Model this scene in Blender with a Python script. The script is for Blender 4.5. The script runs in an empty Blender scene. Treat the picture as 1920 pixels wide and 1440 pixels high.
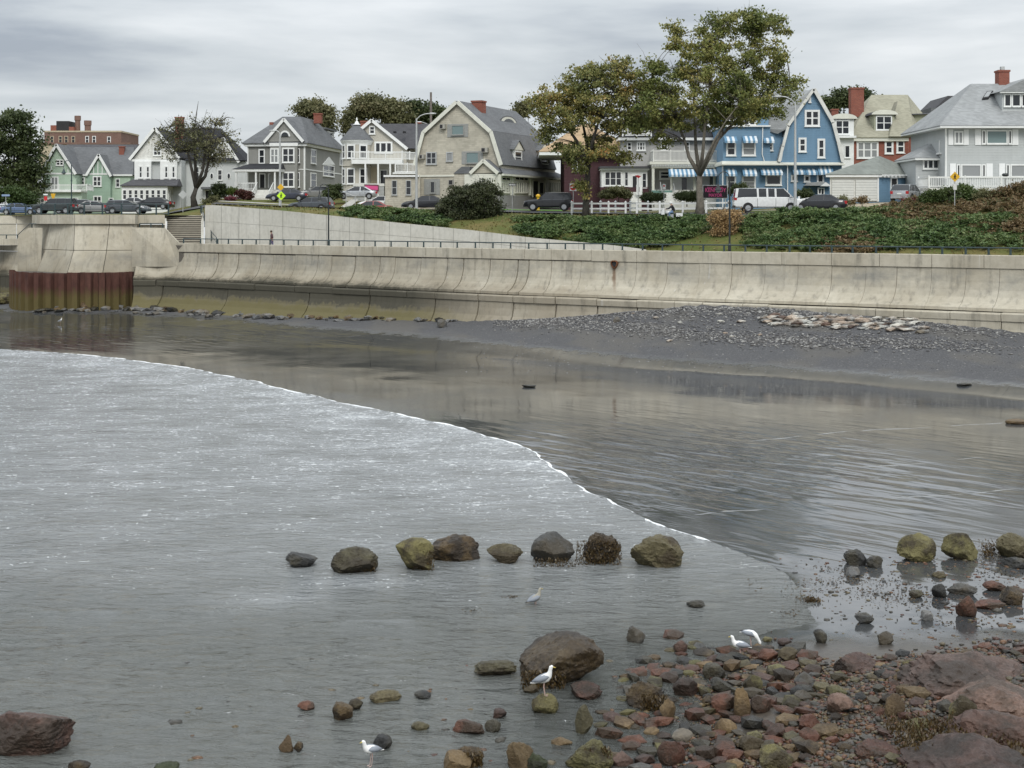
import bpy, bmesh, math, random
import numpy as np
from mathutils import Vector, Matrix, noise as mn
R = math.radians
SC = bpy.context.scene
COL = SC.collection
random.seed(7); RNG = np.random.default_rng(7)

# ------------------------------------------------------------------ camera, sky, sun, exposure
F, HZ, CH = 2800.0, 415.0, 9.5          # focal length in photo pixels, horizon row, eye height above the sea
cam_d = bpy.data.cameras.new('camera'); cam = bpy.data.objects.new('camera', cam_d); COL.objects.link(cam)
cam.location = (0, 0, CH); cam.rotation_euler = (R(90), 0, 0)
cam_d.sensor_width = 36; cam_d.lens = F/1920*36; cam_d.shift_y = -(720-HZ)/1920
cam_d.clip_start = .5; cam_d.clip_end = 6000
SC.camera = cam
SC.render.resolution_x = 1024; SC.render.resolution_y = 768
SC.view_settings.view_transform = 'Standard'; SC.view_settings.look = 'None'
SC.view_settings.gamma = 1; SC.view_settings.use_curve_mapping = False
SC.view_settings.exposure = 0.38
SUN_EL, SUN_AZ = 44, 172                 # degrees; azimuth measured clockwise from +Y
w = bpy.data.worlds.new('World'); SC.world = w; w.use_nodes = True
nt = w.node_tree; N = nt.nodes; L = nt.links; N.clear()
def wn(t, **k):
    n = N.new(t)
    for a, b in k.items(): setattr(n, a, b)
    return n
sky = wn('ShaderNodeTexSky', sky_type='NISHITA', sun_disc=False, sun_elevation=R(SUN_EL), sun_rotation=R(SUN_AZ))
tc = wn('ShaderNodeTexCoord'); mp = wn('ShaderNodeMapping'); mp.inputs['Scale'].default_value = (2.4, 2.4, 13)
mp.inputs['Location'].default_value = (3.1, 1.7, .35)
n1 = wn('ShaderNodeTexNoise'); n1.inputs['Scale'].default_value = 1.15; n1.inputs['Detail'].default_value = 7; n1.inputs['Roughness'].default_value = .52
n1.inputs['Distortion'].default_value = .25
mp2 = wn('ShaderNodeMapping'); mp2.inputs['Scale'].default_value = (9, 9, 60)
n2 = wn('ShaderNodeTexNoise'); n2.inputs['Scale'].default_value = 1.0; n2.inputs['Detail'].default_value = 5
L.new(tc.outputs['Generated'], mp.inputs[0]); L.new(mp.outputs[0], n1.inputs['Vector'])
L.new(tc.outputs['Generated'], mp2.inputs[0]); L.new(mp2.outputs[0], n2.inputs['Vector'])
ad = wn('ShaderNodeMath', operation='MULTIPLY_ADD'); L.new(n2.outputs[0], ad.inputs[0]); ad.inputs[1].default_value = .22; L.new(n1.outputs[0], ad.inputs[2])
cr = wn('ShaderNodeValToRGB'); L.new(ad.outputs[0], cr.inputs[0])
cr.color_ramp.elements[0].position = .46; cr.color_ramp.elements[0].color = (3.0, 3.3, 3.75, 1)
cr.color_ramp.elements[1].position = .78; cr.color_ramp.elements[1].color = (6.6, 6.8, 6.95, 1)
e = cr.color_ramp.elements.new(.60); e.color = (4.8, 5.1, 5.35, 1)
# an overcast sky is brighter towards the zenith
sp = wn('ShaderNodeSeparateXYZ'); L.new(tc.outputs['Generated'], sp.inputs[0])
gr = wn('ShaderNodeMapRange'); gr.inputs['From Min'].default_value = .11; gr.inputs['From Max'].default_value = .62
gr.inputs['To Min'].default_value = 1.0; gr.inputs['To Max'].default_value = 2.2
L.new(sp.outputs['Z'], gr.inputs['Value'])
mu = wn('ShaderNodeVectorMath', operation='SCALE'); L.new(cr.outputs[0], mu.inputs[0]); L.new(gr.outputs[0], mu.inputs['Scale'])
mx = wn('ShaderNodeMixRGB'); mx.inputs[0].default_value = .93
L.new(sky.outputs[0], mx.inputs[1]); L.new(mu.outputs[0], mx.inputs[2])
bg = wn('ShaderNodeBackground'); bg.inputs['Strength'].default_value = .1
L.new(mx.outputs[0], bg.inputs[0]); wo = wn('ShaderNodeOutputWorld'); L.new(bg.outputs[0], wo.inputs[0])
sd = bpy.data.lights.new('sun', 'SUN'); sd.energy = 1.4; sd.angle = R(22); sd.color = (1, .965, .91)
so = bpy.data.objects.new('sun', sd); COL.objects.link(so)
sdir = Vector((math.sin(R(SUN_AZ))*math.cos(R(SUN_EL)), math.cos(R(SUN_AZ))*math.cos(R(SUN_EL)), math.sin(R(SUN_EL))))
so.rotation_euler = (-sdir).to_track_quat('-Z', 'Y').to_euler()
so.location = (0, 0, 60)

# ------------------------------------------------------------------ helpers
def P(px, py, D): return Vector(((px-960)/F*D, D, CH-(py-HZ)/F*D))
def PZ(px, D, z): return Vector(((px-960)/F*D, D, z))
INV = {}
def props(o, label=None, cat=None, group=None, kind=None):
    if label: o['label'] = label
    if cat: o['category'] = cat
    if group: o['group'] = group
    if kind: o['kind'] = kind
    return o
def thing(name, label, cat, loc=(0, 0, 0), rz=0, group=None, world=False, kind=None):
    o = bpy.data.objects.new(name, None); COL.objects.link(o); o.empty_display_size = .3
    o.location = loc; o.rotation_euler = (0, 0, rz)
    if world: INV[o.name] = (Matrix.Translation(Vector(loc)) @ Matrix.Rotation(rz, 4, 'Z')).inverted()
    return props(o, label, cat, group, kind)
def top(o):
    while o.parent: o = o.parent
    return o
def link(name, me, parent=None):
    o = bpy.data.objects.new(name, me); COL.objects.link(o)
    if parent: o.parent = parent
    return o
def copy_tree(o, parent=None):
    c = o.copy(); COL.objects.link(c)
    if parent: c.parent = parent
    for ch in list(o.children): copy_tree(ch, c)
    return c
class MB:
    def __init__(s): s.v = []; s.f = []; s.m = []
    def add(s, vs, fs, mi=0):
        b = len(s.v); s.v += [tuple(q) for q in vs]
        for f in fs: s.f.append([i+b for i in f]); s.m.append(mi)
        return s
    def box(s, x0, x1, y0, y1, z0, z1, M=None, mi=0):
        vs = [Vector((x, y, z)) for x in (x0, x1) for y in (y0, y1) for z in (z0, z1)]
        if M: vs = [M @ q for q in vs]
        return s.add(vs, [(0,1,3,2),(4,6,7,5),(0,4,5,1),(2,3,7,6),(0,2,6,4),(1,5,7,3)], mi)
    def loft(s, rings, closed=True, caps=True, mi=0):
        n = len(rings[0]); b = len(s.v)
        for r in rings: s.v += [tuple(q) for q in r]
        for i in range(len(rings)-1):
            for j in range(n if closed else n-1):
                k = (j+1) % n
                s.f.append([b+i*n+j, b+i*n+k, b+(i+1)*n+k, b+(i+1)*n+j]); s.m.append(mi)
        if caps and closed:
            s.f.append([b+j for j in range(n)][::-1]); s.m.append(mi)
            s.f.append([b+(len(rings)-1)*n+j for j in range(n)]); s.m.append(mi)
        return s
    def tube(s, pts, rad, n=8, mi=0, caps=True):
        pts = [Vector(p) for p in pts]
        if not hasattr(rad, '__len__'): rad = [rad]*len(pts)
        rings = []
        up = Vector((0, 0, 1))
        for i, p in enumerate(pts):
            d = (pts[min(i+1, len(pts)-1)]-pts[max(i-1, 0)]).normalized()
            a = d.cross(up)
            if a.length < .05: a = d.cross(Vector((0, 1, 0)))
            a.normalize(); b = d.cross(a)
            rings.append([p+(a*math.cos(t)+b*math.sin(t))*rad[i] for t in [2*math.pi*k/n for k in range(n)]])
        return s.loft(rings, True, caps, mi)
    def disc(s, c, axis, r, h, n=16, mi=0):
        c = Vector(c); a = Vector(axis).normalized()
        return s.tube([c-a*h/2, c+a*h/2], r, n, mi)
    def ell(s, c, r, seg=10, rg=6, mi=0):
        c = Vector(c); rings = []
        for i in range(1, rg):
            t = math.pi*i/rg
            rings.append([(c.x+r[0]*math.sin(t)*math.cos(p), c.y+r[1]*math.sin(t)*math.sin(p), c.z-r[2]*math.cos(t)) for p in [2*math.pi*k/seg for k in range(seg)]])
        return s.loft(rings, True, True, mi)
    def mesh(s, name, mats, smooth=False, M=None, recalc=True):
        me = bpy.data.meshes.new(name)
        vs = s.v if M is None else [M @ Vector(q) for q in s.v]
        me.from_pydata([tuple(q) for q in vs], [], s.f)
        if not isinstance(mats, (list, tuple)): mats = [mats]
        for m in mats: me.materials.append(m)
        if len(mats) > 1: me.polygons.foreach_set('material_index', s.m)
        if recalc:
            bm = bmesh.new(); bm.from_mesh(me); bmesh.ops.recalc_face_normals(bm, faces=bm.faces); bm.to_mesh(me); bm.free()
        if smooth:
            me.polygons.foreach_set('use_smooth', [True]*len(me.polygons))
            if smooth != True: me.set_sharp_from_angle(angle=R(smooth))
        me.update(); return me
    def obj(s, name, mats, parent=None, smooth=False, **kw):
        M = INV.get(top(parent).name) if parent else None
        return link(name, s.mesh(name, mats, smooth, M, **kw), parent)
def np_mesh(name, V, Q, mats, smooth=False):
    me = bpy.data.meshes.new(name); V = np.ascontiguousarray(V, dtype=np.float32); Q = np.ascontiguousarray(Q, dtype=np.int32)
    k = Q.shape[1]; me.vertices.add(len(V)); me.vertices.foreach_set('co', V.ravel())
    me.loops.add(Q.size); me.loops.foreach_set('vertex_index', Q.ravel())
    me.polygons.add(len(Q)); me.polygons.foreach_set('loop_start', np.arange(0, Q.size, k, dtype=np.int32))
    me.polygons.foreach_set('loop_total', np.full(len(Q), k, dtype=np.int32))
    if smooth: me.polygons.foreach_set('use_smooth', np.ones(len(Q), dtype=bool))
    for m in (mats if isinstance(mats, (list, tuple)) else [mats]): me.materials.append(m)
    me.update(calc_edges=True); me.validate(); return me

# ------------------------------------------------------------------ materials
class NT:
    def __init__(s, name):
        s.m = bpy.data.materials.new(name); s.m.use_nodes = True; s.t = s.m.node_tree
        s.n = s.t.nodes; s.b = s.n['Principled BSDF']; s.out = s.n['Material Output']
    def node(s, t, ins=None, **k):
        n = s.n.new(t)
        for a, b in k.items(): setattr(n, a, b)
        for a, b in (ins or {}).items(): s.put(n.inputs[a], b)
        return n
    def put(s, sock, v):
        if isinstance(v, bpy.types.NodeSocket): s.t.links.new(v, sock)
        elif isinstance(v, (tuple, list)) and len(v) == 3 and sock.type == 'RGBA': sock.default_value = (*v, 1)
        else: sock.default_value = v
    def pos(s): return s.node('ShaderNodeNewGeometry').outputs['Position']
    def oc(s): return s.node('ShaderNodeTexCoord').outputs['Object']
    def map(s, v, sc=(1,1,1), rot=(0,0,0), loc=(0,0,0)):
        return s.node('ShaderNodeMapping', {'Vector': v, 'Scale': sc, 'Rotation': rot, 'Location': loc}).outputs[0]
    def noise(s, v, scale=1, detail=4, rough=.5, dist=0):
        return s.node('ShaderNodeTexNoise', {'Vector': v, 'Scale': scale, 'Detail': detail, 'Roughness': rough, 'Distortion': dist}).outputs[0]
    def math(s, op, a, b=0., c=0., clamp=False):
        n = s.node('ShaderNodeMath', operation=op, use_clamp=clamp); s.put(n.inputs[0], a); s.put(n.inputs[1], b); s.put(n.inputs[2], c); return n.outputs[0]
    def ramp(s, v, a, b, c0=0., c1=1.):
        return s.node('ShaderNodeMapRange', {'Value': v, 'From Min': a, 'From Max': b, 'To Min': c0, 'To Max': c1}).outputs[0]
    def sep(s, v): return s.node('ShaderNodeSeparateXYZ', {0: v}).outputs
    def mix(s, f, a, b, mode='MIX'):
        n = s.node('ShaderNodeMixRGB', blend_type=mode); s.put(n.inputs[0], f); s.put(n.inputs[1], a); s.put(n.inputs[2], b); return n.outputs[0]
    def bump(s, h, strength=.3, dist=.05, nrm=None):
        n = s.node('ShaderNodeBump', {'Height': h, 'Strength': strength, 'Distance': dist})
        if nrm: s.t.links.new(nrm, n.inputs['Normal'])
        return n.outputs[0]
    def fin(s, col, rough=.7, nrm=None, metal=0., spec=.5, **k):
        s.put(s.b.inputs['Base Color'], col); s.put(s.b.inputs['Roughness'], rough); s.put(s.b.inputs['Metallic'], metal)
        s.put(s.b.inputs['Specular IOR Level'], spec)
        if nrm: s.t.links.new(nrm, s.b.inputs['Normal'])
        for a, b in k.items(): s.put(s.b.inputs[a], b)
        return s.m
def sc(c, k): return tuple(min(1, x*k) for x in c)
def plain(name, c, rough=.6, var=.16, scale=1.5, metal=0., spec=.4, bump=0.):
    t = NT(name); v = t.pos()
    a = t.noise(v, scale, 5, .6); b = t.noise(v, scale*9, 3)
    f = t.math('ADD', t.ramp(a, .3, .7), t.ramp(b, .3, .7, -.2, .2))
    return t.fin(t.mix(f, sc(c, 1-var), sc(c, 1+var)), rough, t.bump(b, bump, .02) if bump else None, metal, spec)
def siding(name, c, pitch=.13, rough=.7, var=.1, shingle=False):
    """boards: saw tooth relief in height, faint dirt"""
    t = NT(name); v = t.pos(); z = t.sep(v)[2]
    fr = t.math('FRACT', t.math('DIVIDE', z, pitch))
    h = t.math('SUBTRACT', 1., fr)
    a = t.noise(v, .6, 4); b = t.noise(t.map(v, (4, 4, .5)), 1., 4)
    if shingle:
        row = t.math('FLOOR', t.math('DIVIDE', z, pitch))
        x, y, _ = t.sep(v)
        cx = t.math('FLOOR', t.math('ADD', t.math('MULTIPLY', t.math('ADD', x, y), 5.), t.math('MULTIPLY', row, .37)))
        cmb = t.node('ShaderNodeCombineXYZ', {0: cx, 1: row}).outputs[0]
        wn_ = t.node('ShaderNodeTexWhiteNoise', {'Vector': cmb}).outputs[0]
        b = t.math('ADD', t.math('MULTIPLY', b, .5), t.math('MULTIPLY', wn_, .5)); var = max(var, .2)
    f = t.math('ADD', t.ramp(a, .3, .7, 0, .55), t.ramp(b, .3, .75, 0, .45))
    col = t.mix(f, sc(c, 1-var), sc(c, 1+var))
    return t.fin(col, rough, t.bump(h, .55, .03), 0, .3)
def roofmat(name, c, var=.22):
    t = NT(name); v = t.pos(); x, y, z = t.sep(v)
    row = t.math('FLOOR', t.math('MULTIPLY', z, 9.))
    cx = t.math('FLOOR', t.math('ADD', t.math('MULTIPLY', t.math('ADD', x, t.math('MULTIPLY', y, .7)), 3.2), t.math('MULTIPLY', row, .41)))
    wn_ = t.node('ShaderNodeTexWhiteNoise', {'Vector': t.node('ShaderNodeCombineXYZ', {0: cx, 1: row}).outputs[0]}).outputs[0]
    a = t.noise(v, .5, 5)
    f = t.math('ADD', t.math('MULTIPLY', wn_, .5), t.ramp(a, .3, .7, 0, .5))
    fr = t.math('FRACT', t.math('MULTIPLY', z, 9.))
    return t.fin(t.mix(f, sc(c, 1-var), sc(c, 1+var)), .9, t.bump(t.math('SUBTRACT', 1., fr), .35, .02), 0, .2)
def brickmat(name, c1, c2, mortar):
    t = NT(name); v = t.pos(); x, y, z = t.sep(v)
    vv = t.node('ShaderNodeCombineXYZ', {0: t.math('ADD', x, y), 1: z}).outputs[0]
    b = t.node('ShaderNodeTexBrick', {'Vector': vv, 'Color1': c1, 'Color2': c2, 'Mortar': mortar, 'Scale': 4., 'Mortar Size': .02, 'Brick Width': 1., 'Row Height': .3})
    a = t.noise(v, .8, 4)
    return t.fin(t.mix(t.ramp(a, .3, .7, 0, .35), b.outputs[0], sc(c1, .55)), .85, t.bump(b.outputs[1], -.3, .01), 0, .2)
def leafmat(name, cols, pos_scale=.3, trans=.25, rough=.55):
    t = NT(name); g = t.node('ShaderNodeNewGeometry'); ri = g.outputs['Random Per Island']
    v = g.outputs['Position']; a = t.noise(v, pos_scale, 3)
    r = t.node('ShaderNodeValToRGB'); t.put(r.inputs[0], t.math('ADD', t.math('MULTIPLY', ri, .45), t.ramp(a, .3, .7, 0, .55)))
    el = r.color_ramp.elements; el[0].color = (*cols[0], 1); el[1].color = (*cols[-1], 1)
    for i, c in enumerate(cols[1:-1]): el.new((i+1)/(len(cols)-1)).color = (*c, 1)
    m = t.fin(r.outputs[0], rough, None, 0, .35)
    if trans:
        tr = t.node('ShaderNodeBsdfTranslucent', {'Color': r.outputs[0]})
        ms = t.node('ShaderNodeMixShader'); ms.inputs[0].default_value = trans
        t.t.links.new(t.b.outputs[0], ms.inputs[1]); t.t.links.new(tr.outputs[0], ms.inputs[2]); t.t.links.new(ms.outputs[0], t.out.inputs[0])
    return m
def rockmat(name, c1, c2, c3=None, wet=.35, scale=3., z_top=None):
    t = NT(name); v = t.pos(); o = t.oc()
    a = t.noise(v, scale, 6, .62, .4); b = t.noise(v, scale*7, 4, .7); c = t.noise(v, scale*.45, 3)
    k_ = .62 if wet < .6 else 1.; c1, c2 = sc(c1, k_), sc(c2, k_*1.05); c3 = sc(c3, k_) if c3 else None
    col = t.mix(t.ramp(a, .35, .65), c1, c2)
    if c3: col = t.mix(t.ramp(t.math('ADD', c, t.math('MULTIPLY', b, .25)), .56, .70), col, c3)
    col = t.mix(t.ramp(b, .38, .7, .0, .45), col, sc(c1, .35))
    oi = t.node('ShaderNodeObjectInfo').outputs['Random']
    col = t.mix(1., col, t.node('ShaderNodeCombineXYZ', {0: t.ramp(oi, 0, 1, .7, 1.25), 1: t.ramp(oi, 0, 1, .72, 1.22), 2: t.ramp(oi, 0, 1, .75, 1.18)}).outputs[0], 'MULTIPLY')
    return t.fin(col, t.ramp(b, .3, .7, wet, wet+.3), t.bump(t.math('ADD', t.math('MULTIPLY', a, 1.), t.math('ADD', t.math('MULTIPLY', b, .5), t.math('MULTIPLY', t.noise(v, 60, 3, .6), .16))), 1., .07), 0, .38)
M = {}
M['white'] = plain('white_paint', (.72, .73, .71), .5, .06)
M['white_dirty'] = plain('weathered_white_paint', (.60, .60, .56), .6, .12)
M['cream_trim'] = plain('cream_trim_paint', (.62, .62, .54), .6, .08)
M['glass'] = NT('window_glass').fin((.018, .021, .025), .08, None, 0, .7)
M['glass_lit'] = NT('pale_window_glass').fin((.16, .22, .22), .15, None, 0, .6)
M['curtain'] = NT('curtained_window_glass').fin((.24, .25, .25), .2, None, 0, .6)
M['dark'] = plain('dark_void', (.025, .025, .027), .8, .1)
M['black_metal'] = plain('black_painted_metal', (.02, .024, .024), .45, .2, 3)
M['green_metal'] = plain('dark_green_painted_metal', (.025, .045, .048), .45, .2, 3)
M['galv'] = plain('galvanised_steel', (.42, .43, .42), .5, .12, 2, .3)
M['wood_pole'] = plain('weathered_wood', (.16, .14, .12), .9, .25, 3)
M['brick'] = brickmat('red_brick', (.27, .085, .055), (.20, .06, .042), (.30, .24, .2))
M['brick_dark'] = brickmat('brown_brick', (.20, .12, .095), (.16, .095, .075), (.25, .2, .17))
M['tan_stone'] = plain('tan_masonry', (.42, .36, .26), .8, .1)
M['rubber'] = plain('tyre_rubber', (.018, .018, .018), .75, .1)
M['chrome'] = plain('wheel_metal', (.45, .46, .47), .3, .1, 3, .8)
M['plastic_black'] = plain('black_plastic', (.02, .02, .021), .5, .1)
M['lamp_red'] = plain('red_lamp_plastic', (.35, .02, .02), .2, .05)
M['lamp_clear'] = plain('clear_lamp_plastic', (.55, .56, .56), .15, .05)
M['bark'] = plain('grey_bark', (.15, .135, .11), .95, .35, 4, bump=.8)
M['bark_dark'] = plain('dark_bark', (.055, .05, .042), .95, .3, 4)
# ------------------------------------------------------------------ ground shapes
def poly_dist(X, Y, pts, sign=True):
    """distance to a polyline, signed positive on its left-hand side reversed (inland)"""
    best = np.full(X.shape, 1e9); sg = np.ones(X.shape)
    for (x0, y0), (x1, y1) in zip(pts[:-1], pts[1:]):
        dx, dy = x1-x0, y1-y0; l2 = dx*dx+dy*dy
        t = np.clip(((X-x0)*dx+(Y-y0)*dy)/l2, 0, 1); ex = X-(x0+t*dx); ey = Y-(y0+t*dy)
        d = np.hypot(ex, ey); cr_ = dx*(Y-y0)-dy*(X-x0)
        m = d < best-1e-9; best = np.where(m, d, best); sg = np.where(m, np.sign(cr_), sg)
    return best*sg if sign else best
def nz(X, Y, s, seed=0):
    """cheap smooth value noise in numpy, -1..1"""
    x = X*s+seed*17.3; y = Y*s-seed*9.1
    xi = np.floor(x); yi = np.floor(y); fx = x-xi; fy = y-yi
    fx = fx*fx*(3-2*fx); fy = fy*fy*(3-2*fy)
    def h(a, b): return np.modf(np.abs(np.sin(a*127.1+b*311.7+seed*74.7)*43758.5453))[0]
    return 2*((h(xi, yi)*(1-fx)+h(xi+1, yi)*fx)*(1-fy)+(h(xi, yi+1)*(1-fx)+h(xi+1, yi+1)*fx)*fy)-1
def ss(a, b, x): t = np.clip((x-a)/(b-a), 0, 1); return t*t*(3-2*t)
WALL_D = [(320,150),(400,146),(600,135.5),(800,126.5),(1000,118.5),(1300,110),(1500,105.5),(1700,101),(1920,96),(2200,90),(2500,84)]
def wallD(px): return float(np.interp(px, [a for a, b in WALL_D], [b for a, b in WALL_D]))
LEFT_D = [(-500,190),(-200,178),(0,168),(60,163)]
# the waterline: the swash front running diagonally over the flat beach, traced on the sea's level
edge_px = [(0,655),(120,663),(240,674),(350,690),(450,710),(560,737),(650,758),(750,776),(830,795),(900,815),(960,832),(1000,850),(1045,884),(1090,921),(1150,948),(1212,976),(1280,1000),(1340,1022),(1400,1046),(1440,1062),(1482,1082)]
EDGE = [(-120.,240.),(-60.,145.)]+[((x-960)*CH/(y-HZ), F*CH/(y-HZ)) for x, y in edge_px]+[(7.2,37.2),(6.9,35.0),(6.2,33.6),(5.2,32.4),(4.5,30.),(3.9,28.),(3.5,26.),(3.2,22.),(3.,10.),(3.,0.)]
def resample(pts, step, amp=.0, seed=1):
    out = []
    for (x0, y0), (x1, y1) in zip(pts[:-1], pts[1:]):
        n = max(1, int(math.hypot(x1-x0, y1-y0)/step))
        for i in range(n):
            t = i/n; out.append((x0+(x1-x0)*t, y0+(y1-y0)*t))
    out.append(pts[-1]); a = np.array(out)
    if amp:
        g = np.gradient(a, axis=0); nrm = np.stack([-g[:, 1], g[:, 0]], 1); nrm /= np.linalg.norm(nrm, axis=1)[:, None]+1e-9
        s = np.cumsum(np.r_[0, np.hypot(*np.diff(a, axis=0).T)])
        w_ = amp*(nz(s, s*0, .33, seed)+.5*nz(s, s*0, .9, seed+1)+.2*nz(s, s*0, 2.7, seed+2))
        a = a+nrm*w_[:, None]
    return [tuple(q) for q in a]
EDGE_W = resample(EDGE, .5, .22, 3)
WBASE = [((px-960)/F*D, D) for px, D in [(-500,188),(-200,176),(0,166),(40,161),(62,155),(124,149.5),(190,149),(262,150.5)]+[(p, wallD(p)-3) for p in (320,400,500,600,700,800,900,1000,1150,1300,1500,1700,1920,2200,2500)]]
ZB = np.array([(-90,.8),(-50,.9),(-36,1.0),(-28,.75),(-17,1.05),(-5.8,1.35),(0,1.75),(9.3,2.95),(13.2,3.55),(17.6,3.6),(24,3.2),(28,2.95),(33,2.5),(45,2.2),(60,2.)])
def bermT(X): return np.interp(X, [-90, -30, -6, 1, 10, 20, 30, 60], [14, 12, 11, 12, 14, 14, 16, 20])
def sandz(X, Y, fine=True):
    X = np.asarray(X, float); Y = np.asarray(Y, float)
    d = poly_dist(X, Y, EDGE_S)
    t = poly_dist(X, Y, WBASE, False)
    base = np.where(d > 0, .02*np.minimum(d, 2)+.006*np.maximum(d-2, 0), np.maximum(.028*d, -.5))
    base = np.minimum(base, .42)
    zb = np.interp(X, ZB[:, 0], ZB[:, 1]); q = np.clip(1-t/bermT(X), 0, 1)
    z = base+(zb-base)*q**1.55*(Y > 60)
    # shingle ridge rising towards the lower right of the view
    near = ss(35.5, 27.5, Y)*ss(3.6, 8.6, X+(30-Y)*.15)
    z = z+near*.50+ss(31.5, 27, Y)*ss(5.5, 9.5, X)*.35
    z = z+(.035*nz(X, Y, .8, 5)+.02*nz(X, Y, 2.3, 6))*ss(38, 33, Y)*ss(-2, 4, X)
    if fine: z = z+(.012*nz(X, Y, .35, 8)+.05*nz(X, Y, .5, 9)*q+.02*nz(X, Y, 1.7, 10)*q)
    return z
EDGE_S = resample(EDGE, 3., .0)
def on_sand(px, py, zadd=0.):
    """first point where the line of sight meets the beach (or the still water at z = 0)"""
    Ds = np.linspace(20, 185, 600)
    for _ in range(2):
        zr = CH-(py-HZ)/F*Ds; zs = np.maximum(0, sandz((px-960)/F*Ds, Ds)); k = int(np.argmax(zr <= zs)) if (zr <= zs).any() else len(Ds)-1
        Ds = np.linspace(Ds[max(k-1, 0)], Ds[k], 24)
    D = float(Ds[12]); return Vector(((px-960)/F*D, D, CH-(py-HZ)/F*D))
EDGE_S = resample(EDGE, 3., .0)
# beach sand sheet
ys = [14.]
while ys[-1] < 205: ys.append(ys[-1]+max(.16, .0085*ys[-1]))
ys = np.array(ys); us = np.linspace(-1.05, .62, 330)
YY, UU = np.meshgrid(ys, us, indexing='ij'); SX = UU*(YY*.62+12); SY = YY
D_ = poly_dist(SX, SY, WBASE)
SZ = sandz(SX, SY)
Vv = np.stack([SX, SY, SZ], 2).reshape(-1, 3)
nr, nc = SX.shape; idx = np.arange(nr*nc).reshape(nr, nc)
Q = np.stack([idx[:-1, :-1], idx[:-1, 1:], idx[1:, 1:], idx[1:, :-1]], 2).reshape(-1, 4)
bad = (D_ > 4).reshape(-1); Q = Q[~bad[Q].any(1)]
t = NT('beach_sand'); v = t.pos(); x, y, z = t.sep(v)
at_b = t.node('ShaderNodeAttribute', attribute_name='berm').outputs['Fac']
nA = t.noise(t.map(v, (.12, .05, 1)), 1, 4, .6); nB = t.noise(v, 9, 4, .7); nC = t.noise(v, 1.1, 5, .6)
dry = t.math('MULTIPLY', at_b, 1.)
dry = t.ramp(t.math('ADD', dry, t.ramp(nC, .3, .7, -.09, .09)), .10, .34)
peb = t.ramp(t.math('ADD', nB, t.ramp(nC, .3, .7, -.06, .06)), .55, .66)
wetc = t.mix(t.ramp(nA, .35, .65), (.042, .045, .047), (.066, .069, .070))
dryc = t.mix(t.ramp(nB, .3, .7), (.034, .034, .037), (.070, .070, .072))
dryc = t.mix(t.math('MULTIPLY', peb, .4), dryc, (.17, .168, .165))
brn = t.noise(t.map(v, (.25, .12, 1)), 1, 3)
dryc = t.mix(t.ramp(brn, .5, .62, 0, .6), dryc, (.085, .078, .066))
col = t.mix(dry, wetc, dryc)
# near-shore shingle bed is darker and rough
shg = t.node('ShaderNodeAttribute', attribute_name='shingle').outputs['Fac']
col = t.mix(shg, col, t.mix(t.ramp(nB, .3, .7), (.035, .03, .024), (.10, .082, .062)))
film = t.ramp(t.noise(t.map(v, (.16, .10, 1), loc=(3, 1, 0)), 1, 4, .6), .40, .62)
rough = t.mix(dry, t.mix(film, (.045,)*3, (.15,)*3), (.85,)*3)
rough = t.mix(shg, rough, (.45,)*3)
# standing ripples (run diagonally), strongest in the middle of the wet flat
rp = t.node('ShaderNodeAttribute', attribute_name='ripple').outputs['Fac']
rv = t.map(t.map(v, rot=(0, 0, R(-40))), (1.0, .24, 1))
r1 = t.noise(rv, 1.25, 2, .45, .35); r2 = t.noise(t.map(t.map(v, rot=(0, 0, R(-50))), (1.0, .4, 1)), 4., 3, .5, .3)
hh = t.math('ADD', t.math('MULTIPLY', r1, t.math('MULTIPLY', rp, 5.0)), t.math('MULTIPLY', r2, t.math('ADD', t.math('MULTIPLY', rp, .25), .02)))
hh = t.math('ADD', hh, t.math('MULTIPLY', nB, t.math('ADD', t.math('MULTIPLY', dry, .35), t.math('MULTIPLY', shg, .5))))
sand_m = t.fin(col, rough, t.bump(hh, 1., .055), 0, .5, **{'IOR': 1.6})
me = np_mesh('beach_sand', Vv, Q, sand_m, True)
tw = poly_dist(SX, SY, WBASE, False); berm = np.clip(1-tw/bermT(SX), 0, 1)
berm = np.clip((SZ-.40)*1.1, 0, 1)*(SY > 60)
me.attributes.new('berm', 'FLOAT', 'POINT').data.foreach_set('value', berm.reshape(-1).astype(np.float32))
shin = ss(35, 31.5, SY)*ss(2.6, 4.4, SX)*np.clip(ss(.02, .22, SZ)+ss(-.1, .1, SZ)*.6, 0, 1)
me.attributes.new('shingle', 'FLOAT', 'POINT').data.foreach_set('value', shin.reshape(-1).astype(np.float32))
PXs = SX/SY*F+960; 
rr = np.exp(-(((SX-10.0)/6.5)**2+((SY-57.)/8.5)**2))*.75+np.exp(-(((SX-4)/5)**2+((SY-60)/8.)**2))*.6+np.exp(-(((SX+28)/22)**2+((SY-122)/9)**2))*.35+.015+np.exp(-(((SX-9.)/4)**2+((SY-43.5)/2.5)**2))*.5
me.attributes.new('ripple', 'FLOAT', 'POINT').data.foreach_set('value', np.clip(rr, 0, 1).reshape(-1).astype(np.float32))
props(link('beach', me), 'flat wet grey sand of the cove rising to a dark gravel bank below the sea wall', None, None, 'structure')
# deep ground so that the sheet continues under everything

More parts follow.
